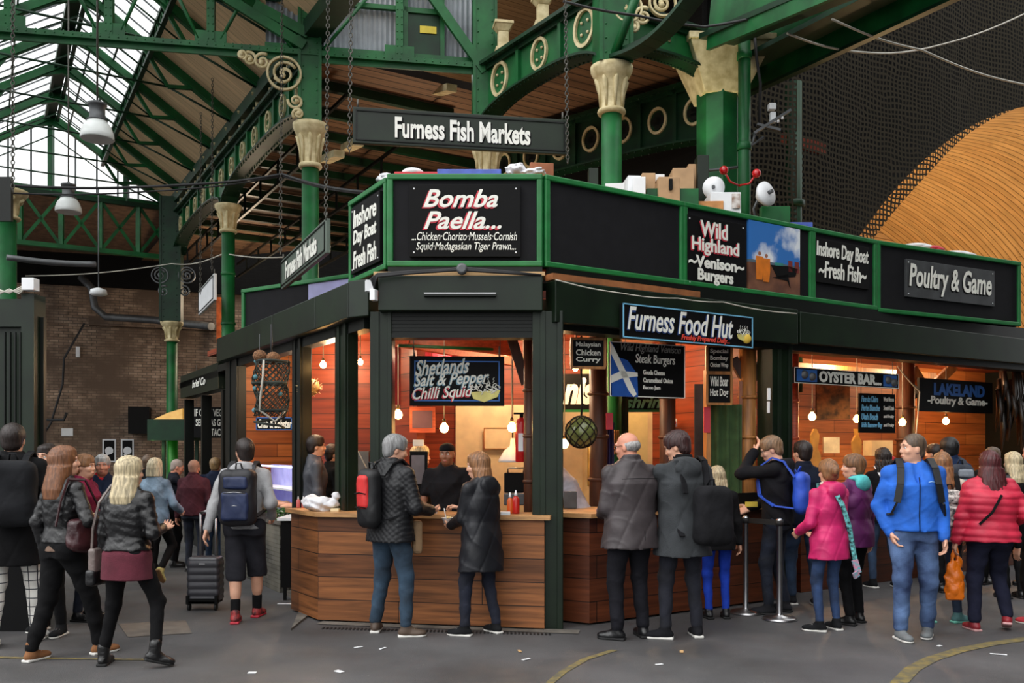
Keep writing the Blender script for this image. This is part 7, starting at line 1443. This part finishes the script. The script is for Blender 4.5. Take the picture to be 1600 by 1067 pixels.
backpack(P, 'black and dark blue laptop backpack on the grey hoodie', cl('black_nylon', (28, 28, 34), 'shell'), cl('navy_nylon', (32, 44, 78), 'shell'), size=(.165, .095, .26), z=.25, trim=M['steel'])
# wheeled suitcase
p = gnd(316, 954); t = thing('suitcase', 'ribbed dark grey cabin suitcase on wheels with raised silver handle', 'suitcase', p); CASE = mat('grey_shell_case', (62, 62, 68), .35, var=.08, coat=.2)
S = SDF(); c = V3(p.x, p.y+.1, .31); S.bx(c, (.165, .10, .225), .04, .01); sdf_obj('shell', S, .008, CASE, None, lambda X, Y_, Z: .009*np.abs(np.sin((Z)*math.pi/.072))*-1+.004).parent = t; o = [q for q in t.children][0]; o.matrix_parent_inverse = Matrix.Translation(-p)
mb = MB(); mb.box((p.x, p.y+.08, .085), (.3, .2, .03)); mb.box((p.x, p.y-.01, .10), (.31, .02, .05))
for sx_ in (-.145, .145): mb.box((p.x+sx_, p.y, .11), (.03, .05, .09))
mb.build('frame', M['panel'], t, .004)
for sx_ in (-.135, .135): mb = MB(); mb.lathe([(.035, -.012), (.037, 0), (.035, .012)], (p.x+sx_, p.y+.01, .037), 14, axis=Vector((1, 0, 0))); mb.build('wheel', M['rubber'], t); 
mb = MB(); mb.tube([(p.x-.075, p.y+.16, .52), (p.x-.06, p.y+.12, .98)], .012, 8); mb.tube([(p.x+.085, p.y+.16, .52), (p.x+.1, p.y+.12, .93)], .012, 8); mb.tube([(p.x-.06, p.y+.12, .98), (p.x, p.y+.12, 1.0), (p.x+.1, p.y+.12, .95)], .016, 8); mb.build('handle', M['steel'], t)
mb = MB(); mb.box((p.x+.0, p.y-.008, .475), (.06, .006, .018)); mb.build('badge', M['steel'], t)
# --- staff in the stall
person('stall worker in a dark grey jacket behind the left counter, dark hair', 491, 905, 700, -70, jk(cl('charcoal_jacket', (70, 72, 80), 'shell'), hem=-.1), tr(BLKT), SH_BLK, dict(kind='short', m=HDK, vol=.004), base=.1, Y=9.8, H=1.72, fine=False)
person('another stall worker seen between the green posts, dark clothes', 518, 905, 712, -60, jk(BLK), tr(BLKT), SH_BLK, dict(kind='short', m=HDK), base=.1, Y=10.3, H=1.62, fine=False)
P = person('cook in a black shirt and black skull cap facing us behind the corner counter', 699, 940, 688, 176, jk(cl('cook_black', (28, 27, 30)), name='shirt', sleeve='short', hem=-.1, t=.018), tr(BLKT), SH_BLK, dict(kind='cap', m=BLK, bm=HDK), base=.1, Y=8.85, H=1.635, skin=SKD, head=(-6, 4, 0), Rh=(.22, .25, 1.0), Lh=(-.24, .22, .98), build=1.02)
P = person('stall worker with blond hair hidden behind the grey haired customer, arm held out', 655, 940, 700, -100, jk(BLK, name='shirt', hem=-.1), tr(BLKT), SH_BLK, dict(kind='short', m=HBL, vol=.01), base=.1, Y=9.3, H=1.60, Lh=(-.05, .46, 1.33), rhu=0, lhu=1, curl=.25, elb={'L': (-.5, -.2, -1)}, fine=True)
person('cook with ginger hair in a pale shirt leaning over the burger hatch counter', 905, 940, 722, 75, jk(cl('pale_cook_shirt', (196, 194, 204)), name='shirt', hem=-.1, t=.02), tr(BLKT), SH_BLK, dict(kind='crop', m=hairm('ginger_crop', (150, 84, 48))), base=.1, Y=9.15, H=1.62, lean=28, skin=SKR, head=(0, 25, 0), Rh=(.2, .45, 1.0), Lh=(-.2, .45, 1.0), build=1.1)
# --- customers at the counters
P = person('grey haired person in a quilted black jacket and blue jeans at the corner counter', 611, 992, 673, -38, jk(cl('black_quilt', (18, 19, 23), 'shell'), hem=-.12, t=.03, flare=1.08, noise=diamond(.006), collar=.045), tr(cl('teal_jeans', (50, 72, 92), 'denim'), 1.08), dict(m=mat('brown_trainer', (84, 68, 56), .6), sole=WSOLE, lace=mat('gold_lace', (190, 170, 110), .6)), dict(kind='short', m=HGR, vol=.002), Lf=(-.09, .0, 0), Rf=(.06, .02, 0), Rh=(.20, .28, 1.06), Lh=(-.12, .30, 1.08), head=(-30, 14, 0), build=1.06, Ryaw=-35, Lyaw=30)
backpack(P, 'slim red and black backpack on the grey haired customer', BLKS, mat('red_nylon', (206, 44, 44), .55, var=.1), size=(.11, .075, .25), z=.25, dist=.20, off=-.03, trim=BLK, pockets='tall')
P = person('person with long light brown hair in a long black parka eating at the corner counter', 752, 991, 701, 48, jk(cl('parka_black', (15, 17, 24), 'shell'), name='parka', hem=-.32, t=.03, flare=1.12, hood=True, collar=.02, waist=.98), tr(cl('navy_trousers', (26, 32, 50), 'denim'), 1.0), SH_TR, dict(kind='long', m=HLB, len=.20, w=.09, vol=.003), Lf=(-.06, .06, 0), Rf=(.04, -.06, 0), Lh=(-.10, .30, 1.02), Rh=(.06, .34, 1.17), female=True, head=(35, 8, 0), rhu=2, lhu=0, curl=.8, build=1.04, Lyaw=20)
t = own('food_bowl', 'white paper bowl of fried squid held by the parka customer', 'bowl', P); w_ = P['J']['La'][2]+nrm(P['J']['La'][2]-P['J']['La'][1])*.05; mb = MB(); c = w_+V3(.03, .05, .02); mb.lathe([(.035, 0), (.06, .055), (.064, .058)], c, 16); o = mb.build('bowl', M['white_plain'], None); o.parent = t
mb = MB(); rnd = random.Random(2)
for i in range(12): mb.ball(c+V3(rnd.uniform(-.04, .04), rnd.uniform(-.04, .04), .06), (.015, .012, .012), 6)
o = mb.build('squid', mat('fried_squid', (222, 190, 130), .7), None); o.parent = t; mb = MB(); mb.tube([c+V3(-.02, 0, .04), c+V3(-.05, .0, .15)], .005, 5); o = mb.build('fork', M['white_plain'], None); o.parent = t
p = gnd(652, 985); wbox('paper_bag', 'brown paper bag hanging beside the grey haired customer', 'bag', (at(651, 840, 7.8).x, 7.85, .86), (.09, .08, .3), mat('kraft_paper', (156, 126, 94), .8, var=.12, bump=.5, bscale=14), .2, .03)
S = SDF(); c = V3(*at(502, 790, 8.55)); c[2] = 1.11; S.ell(c, (.17, .10, .07), .02); S.ell(c+V3(-.1, 0, .02), (.08, .08, .06), .03); S.ell(c+V3(.14, 0, .05), (.04, .04, .07), .03)
o = sdf_obj('carrier_bag', S, .01, mat('white_bag', (226, 226, 230), .35), None, wrinkle(.012, 3, (26, 26, 26))); tag(o, 'white plastic carrier bag lying on the left end of the corner counter', 'bag')
for k, (px, py, rr, lab) in enumerate(((806, 266, .10, 'crumpled white and grey carrier bag beside the blue crate'), (832, 270, .13, 'flattened white bag between the carrier bag and cardboard'), (603, 282, .09, 'crumpled white bag at the left end of the red crate'))):
    S = SDF(); c = V3(*at(px, py, 8.55)); rnd = random.Random(k); S.ell(c, (rr, .08, .03+.02*(k == 0)), .02)
    for i in range(5): S.ell(c+V3(rnd.uniform(-rr, rr)*.7, rnd.uniform(-.05, .05), rnd.uniform(.0, .045)*(k != 1)), (rr*.4, .05, .035), .02)
    tag(sdf_obj('carrier_bag', S, .008, mat('white_bag', (226, 226, 230), .35), None, wrinkle(.009, k, (40, 40, 40))), lab, 'bag')
P = person('bald person with glasses in a charcoal brown jacket and black trousers at the burger hatch', 985, 998, 668, 20, jk(cl('brown_grey_jacket', (64, 57, 59), 'shell'), hem=-.17, t=.032, flare=1.12, w=1.05, collar=.05, trims=[('yoke_seam', [(-.16, -.165, .40), (0, -.172, .405), (.16, -.165, .40)], .003, BLK), ('vent_seam', [(0.04, -.178, -.02), (.04, -.185, -.16)], .003, BLK)]), tr(cl('black_wool', (24, 24, 30)), 1.1), dict(m=cl('polished_shoe', (22, 22, 24), 'leather'), sole=M['rubber']), dict(kind='fringe', m=hairm('white_grey', (176, 172, 170))), Lf=(-.02, .0, 0), Rf=(.03, .02, 0), Lh=(-.14, .26, 1.02), Rh=(.14, .28, 1.05), head=(38, 8, 0), build=1.06, glasses=True, Lyaw=40, skin=SKR)
P = person('young person in a long grey felt hooded coat and dark trousers at the burger hatch', 1068, 997, 667, 12, jk(cl('grey_felt', (54, 57, 60), 'knit'), name='coat', hem=-.24, t=.03, flare=1.18, hood=True, collar=.0, w=1.06, under=dict(m=BLK, hem=-.05, t=.010, sleeve='long', name='jumper', collar=.05)), tr(cl('indigo_black', (26, 28, 40), 'denim'), 1.02), dict(m=cl('black_canvas', (26, 26, 30)), sole=WSOLE), dict(kind='short', m=hairm('dark_auburn', (62, 34, 32)), vol=.006, n=.006), Lf=(-.06, .0, 0), Rf=(.03, .02, 0), Lh=(-.04, .22, 1.40), Rh=(.22, .18, 1.02), head=(52, 20, 0), elb={'L': (-.9, -.1, -.9)}, Lyaw=55, curl=.9)
backpack(P, 'big soft black backpack slung on the grey felt coat', cl('black_soft_pack', (26, 26, 29)), size=(.15, .11, .24), z=.10, dist=.21, off=.16, pockets=False)
P = person('person in a black coat and royal blue leggings behind the soft black backpack', 1121, 966, 755, 5, jk(BLK, hem=-.15, hood=True, collar=0, t=.03), tr(cl('royal_blue', (30, 62, 170)), .9), SH_BLK, dict(kind='long', m=hairm('fair_curls', (196, 176, 140)), len=.1, n=.008), Lf=(0, 0, 0), female=True, H=1.50)
P = person('young person in a black hoodie shading the eyes beside the steel barriers', 1214, 958, 675, 60, jk(cl('black_hoodie', (20, 20, 24)), name='hoodie', hem=-.06, t=.028, hood=True, collar=0), tr(DJEAN, 1.0), dict(m=cl('dark_trainer', (38, 38, 42)), sole=M['rubber']), dict(kind='short', m=HSAND, vol=.003), Lf=(-.02, .05, 0), Rf=(.02, -.05, 0), Lh=(-.07, .2, 1.56), Rh=(.14, .30, 1.0), head=(14, 22, 0), glasses=True, elb={'L': (-.5, .6, -1)}, lhu=2)
backpack(P, 'plain blue drawstring style backpack on the black hoodie', mat('bright_blue_nylon', (44, 84, 196), .6, var=.12), size=(.115, .07, .20), z=.24, dist=.21, pockets=False)
person('person in a dark navy jumper and jeans behind the blue backpack', 1252, 944, 684, 2, jk(cl('dark_navy_jumper', (24, 30, 46))), tr(JEAN), dict(m=cl('dark_trainer'  , (38, 38, 42)), sole=WSOLE), dict(kind='short', m=HDK), head=(20, 0, 0), Rf=(.03, -.1, 0), build=1.08)
for k, (px, fy, lab) in enumerate(((1165, 958, 'steel barrier post nearer the burger counter'), (1218, 968, 'steel barrier post in front of the black hoodie'))):
    p = gnd(px, fy); t = thing('barrier_post', lab, 'barrier post', p); mb = MB(); mb.lathe([(.165, 0), (.165, .012), (.14, .03), (.03, .045), (.026, .06), (.026, .90), (.036, .91), (.036, .96), (.01, .98)], p, 24); mb.build('post', M['steel'], t); mb = MB(); mb.lathe([(.037, .90), (.037, .955)], p, 20); mb.build('belt_head', M['rubber'], t)
a, b_ = gnd(1165, 958), gnd(1218, 968); mb = MB(); mb.beam(a+ZV*.93, b_+ZV*.93, .006, .05); mb.beam(a+ZV*.93, a+Vector((-.6, -.25, .9)), .006, .05); tag(mb.build('barrier_belt', M['rubber']), 'black belt stretched between the two steel barrier posts', 'barrier belt')
PINK = cl('pink_shell', (206, 36, 104), 'shell')
P = person('young person in a bright pink hooded jacket and blue skinny jeans, braided hair', 1298, 986, 712, 22, jk(PINK, hem=-.20, t=.026, hood=True, collar=.03, flare=1.06, waist=.86), tr(cl('skinny_blue', (46, 70, 112), 'denim'), .88), dict(m=cl('black_trainer', (24, 25, 27)), sole=WSOLE, lace=WSOLE), dict(kind='short', m=HLB, vol=.008, bun=True), Lf=(-.02, .02, 0), Rf=(0, .03, 0), Lh=(-.20, .24, .98), Rh=(.10, .26, .98), head=(-10, 0, 0), female=True, Lyaw=35, H=1.57)
T = P['T']; S = SDF(); S.ell(T((0, .0, .55)), (.095, .085, .035), .02); sdf_obj('scarf', S, .01, mat('cream_fleece', (226, 214, 200), .95, bump=.5), P['root'])
t = own('bag_strap', 'black strap printed with turquoise, white and pink letters across the pink jacket', 'strap', P); mb = MB(); LS = mat('letter_print', (120, 210, 210), .6, c2=(20, 20, 24), scale=34); bagstrap(mb, [T((-.05, .12, .53)), T((-.06, -.13, .50)), T((.0, -.185, .35)), T((.08, -.19, .14)), T((.13, -.18, -.05)), T((.17, -.19, -.25))], .045, .012); o = mb.build('webbing', LS, None); o.parent = t
mb = MB(); bagstrap(mb, [T((.15, -.19, -.2)), T((.19, -.20, -.33)), T((.13, -.20, -.36))], .06, .02); o = mb.build('buckle_end', mat('letter_print2', (230, 120, 150), .6, c2=(60, 180, 190), scale=40), None); o.parent = t
P = person('person in a purple and black jacket with turquoise hood beside the pink jacket', 1337, 975, 706, 35, jk(mat('purple_black_shell', (96, 30, 90), .6, var=.1), hem=-.14, t=.028, hood=False, collar=.04), tr(BLKT, 1.0), SH_BLK, dict(kind='short', m=hairm('chestnut', (126, 86, 52)), vol=.01), head=(40, 0, 0), female=True, Rf=(.02, .04, 0), build=1.06)
T, TM = P['T'], P['TM']; S = SDF(); S.ell(T((0, -.10, .50)), (.11, .05, .08), .03, 'u', TM); S.ell(T((0, -.03, .555)), (.11, .09, .04), .03, 'u', TM); S.ell(P['Hd']((0, .02, -.02)), (.078, .10, .12), .01, 'x', P['HM']); sdf_obj('hood', S, .009, mat('turquoise_fleece', (90, 200, 200), .9, bump=.3), P['root'], wrinkle(.004))
P = person('person with dark hair and a black coat carrying a white tote behind the turquoise hood', 1376, 918, 696, 8, jk(BLK, hem=-.1), tr(JEAN, .9), dict(m=cl('black_trainer', (24, 25, 27)), sole=WSOLE), dict(kind='long', m=HDK, len=.1, w=.1, n=.008), female=True, Rf=(.1, -.05, 0), fine=False)
T = P['T']; t = own('tote_bag', 'white tote bag with a dark strap behind the turquoise hood', 'bag', P); S = SDF(); S.bx(T((.02, -.2, .02)), (.10, .03, .17), .02, .01, 'u', P['TM']); sdf_obj('bag_body', S, .012, M['white_plain'], t, wrinkle(.005)); mb = MB(); bagstrap(mb, [T((-.05, -.19, .15)), T((-.1, -.12, .45)), T((-.1, .02, .57))], .03); o = mb.build('strap', M['white_plain'], None); o.parent = t
person('person in a red cap and glasses behind the blue jacket', 1391, 905, 708, 60, jk(cl('dull_shirt', (90, 60, 60))), tr(BLKT), SH_BLK, dict(kind='cap', m=mat('red_cap', (196, 32, 40), .8), peak=True, bm=HDK, under=HSAND), glasses=True, skin=SKR, fine=False)
BLU = mat('royal_blue_fleece', (34, 104, 208), .8, var=.14, scale=6, bump=.22, bscale=28)
P = person('tall person in a royal blue zip jacket and faded jeans looking over the left shoulder', 1425, 996, 671, 172, jk(BLU, hem=-.02, t=.03, w=1.08, collar=.03, neck=.17, wr=.005, trims=[('zip', [(0, .176, -.02), (0, .165, .12), (0, .178, .27), (0, .180, .36), (0, .155, .425)], .004, BLK)]), tr(mat('faded_jeans', (96, 124, 168), .9, c2=(34, 50, 86), scale=3.2, bump=.2, bscale=90), 1.15), dict(m=mat('grey_trainer', (104, 108, 110), .8, var=.12), sole=WSOLE, lace=mat('grey_lace', (150, 156, 156), .7)), dict(kind='crop', m=HSTB), Lf=(-.04, -.05, 0), Rf=(.02, .10, 0), Rh=(.19, .07, .88), Lh=(-.22, .13, .80), head=(-78, 0, 0), build=1.05, rhu=0, curl=.6, elb={'R': (.8, -.8, -.2)}, Ryaw=20, Lyaw=-30)
T = P['T']; t = own('rucksack', 'black rucksack straps over the royal blue jacket', 'backpack', P); S = SDF(); S.bx(T((0, -.27, .26)), (.15, .09, .23), .06, .02, 'u', P['TM']); sdf_obj('pack', S, .012, BLKS, t)
for g in (-1, 1):
    mb = MB(); pts = [T((g*.11, -.18, .42)), T((g*.12, -.09, .545)), T((g*.125, .03, .575)), T((g*.135, .125, .50)), T((g*.15, .168, .37)), T((g*.175, .165, .22)), T((g*.205, .10, .12)), T((g*.2, -.1, .08))]
    for p, q in zip(pts[:-1], pts[1:]): mb.beam(p, q, .055, .016, (0, .5, 1))
    o = mb.build('strap', BLKS, None); o.parent = t
mb = MB(); mb.tube([T((-.12, .163, .385)), T((-.095, .168, .392)), T((-.07, .168, .385))], .004, 5); o = mb.build('chest_logo', mat('pale_logo', (150, 190, 230), .5), None); o.parent = P['root']
P = person('person with long brown hair, cream top and teal trainers behind the royal blue jacket', 1470, 972, 697, -8, jk(cl('cream_top', (214, 200, 184)), hem=-.1), tr(cl('mid_jeans', (44, 60, 84), 'denim'), .95), dict(m=mat('teal_trainer', (74, 116, 116), .7, var=.15), sole=mat('mint_sole', (120, 200, 180), .6), lace=mat('mint_sole')), dict(kind='long', m=HLB, len=.15), female=True, Rf=(.06, .0, 0), Ryaw=-60, H=1.64)
backpack(P, 'patterned black and white backpack behind the royal blue jacket', mat('mono_print', (214, 206, 200), .7, c2=(30, 28, 30), scale=30), mat('mono_print'), size=(.12, .08, .2), z=.22, strap=BLK)
P = person('person with black hair in a navy coat wearing a dark grey backpack', 1484, 925, 680, 5, jk(cl('navy_coat', (34, 50, 82)), hem=-.1, collar=.06), tr(BLKT), SH_BLK, dict(kind='short', m=HBLK, vol=.006), build=1.05, fine=False)
backpack(P, 'dark backpack with grey stripes on the navy coat', cl('slate_pack', (60, 64, 74)), cl('light_slate', (140, 146, 156)), size=(.13, .08, .2), z=.3)
PR = cl('coral_puffer', (200, 40, 68), 'shell')
P = person('person with straight dark red hair in a coral pink quilted jacket and navy trousers', 1545, 984, 700, -4, jk(PR, hem=-.06, t=.034, w=1.12, noise=quilt(.009, .075), collar=.0, sr=1.05), tr(cl('navy_slacks', (28, 30, 48)), 1.12), dict(m=mat('dark_red_shoe', (140, 34, 44), .5), sole=mat('pink_sole', (200, 150, 150), .6)), dict(kind='long', m=HRED, len=.25, w=.115, vol=.004, n=.0025), Lf=(-.05, -.04, 0), Rf=(.06, -.02, .05), Lh=(-.30, .04, .80), Rh=(.28, .12, 1.04), female=True, build=1.12, Ryaw=-15)
T = P['T']; t = own('crossbody_strap', 'thin black strap crossing the coral quilted jacket', 'strap', P); mb = MB(); bagstrap(mb, [T((.02, -.19, .38)), T((-.07, -.205, .22)), T((-.17, -.16, .1))], .022, .01); o = mb.build('webbing', BLK, None); o.parent = t
t = own('carrier_bag', 'bright orange plastic carrier bag hanging from the hand of the coral jacket wearer', 'bag', P); w_ = P['J']['La'][2]; c = V3(w_[0]-.0, w_[1]+.03, w_[2]-.42); OB = mat('orange_plastic', (240, 122, 26), .25, var=.12, bump=.5, bscale=9)
S = SDF(); S.stack(c, np.eye(3), [(-.16, 0, 0, .085, .05), (-.05, .0, 0, .09, .055), (.1, 0, 0, .08, .045), (.22, .0, 0, .06, .025), (.30, 0, 0, .02, .012)], .02); S.bx(c+V3(0, 0, .27), (.018, .05, .05), .01, .01, 'x'); sdf_obj('bag_body', S, .009, OB, t, wrinkle(.007, 3, (30, 30, 14)))
mb = MB()
for g in (-1, 1): mb.tube([c+V3(g*.035, 0, .2), c+V3(g*.03, 0, .28), w_+V3(g*.008, .01, -.06)], [.012, .010, .008], 6)
o = mb.build('handle', OB, None); o.parent = t
person('person with blonde hair in a black leather jacket behind the coral quilted jacket', 1584, 935, 702, 8, jk(LEA, hem=.0, name='leather_jacket'), tr(BLKT), SH_BLK, dict(kind='long', m=HBL, len=.14, w=.1), female=True, fine=False)
person('bald person at the right edge in a dark top looking down', 1612, 915, 688, 120, jk(BLK), tr(BLKT), SH_BLK, dict(kind='crop', m=mat('grey_stubble')), skin=SKR, fine=False)
P = person('person at the right edge in a black jacket with white piping', 1622, 975, 740, 20, jk(BLK, hem=-.1, trims=[('piping', [(-.20, -.1, .40), (-.215, -.06, .3), (-.225, -.03, .2)], .006, WSOLE)]), tr(BLKT), dict(m=M['red_paint'], sole=WSOLE), dict(kind='short', m=HDK), fine=False, H=1.5)
person('person with dark receding hair behind the dark red hair', 1550, 915, 695, -60, jk(BLK), tr(BLKT), SH_BLK, dict(kind='short', m=HSTB), fine=False, skin=SKR)
person('dark haired person deep in the crowd left of the navy coat', 1461, 900, 690, 40, jk(BLK), tr(BLKT), SH_BLK, dict(kind='short', m=HDK), fine=False)
person('oyster bar worker behind the counter with dark hair and apron', 1243, 900, 681, 150, jk(BLK), tr(BLKT), SH_BLK, dict(kind='short', m=HDK), fine=False, Y=10.9, H=1.6, base=.1)
make_texts()
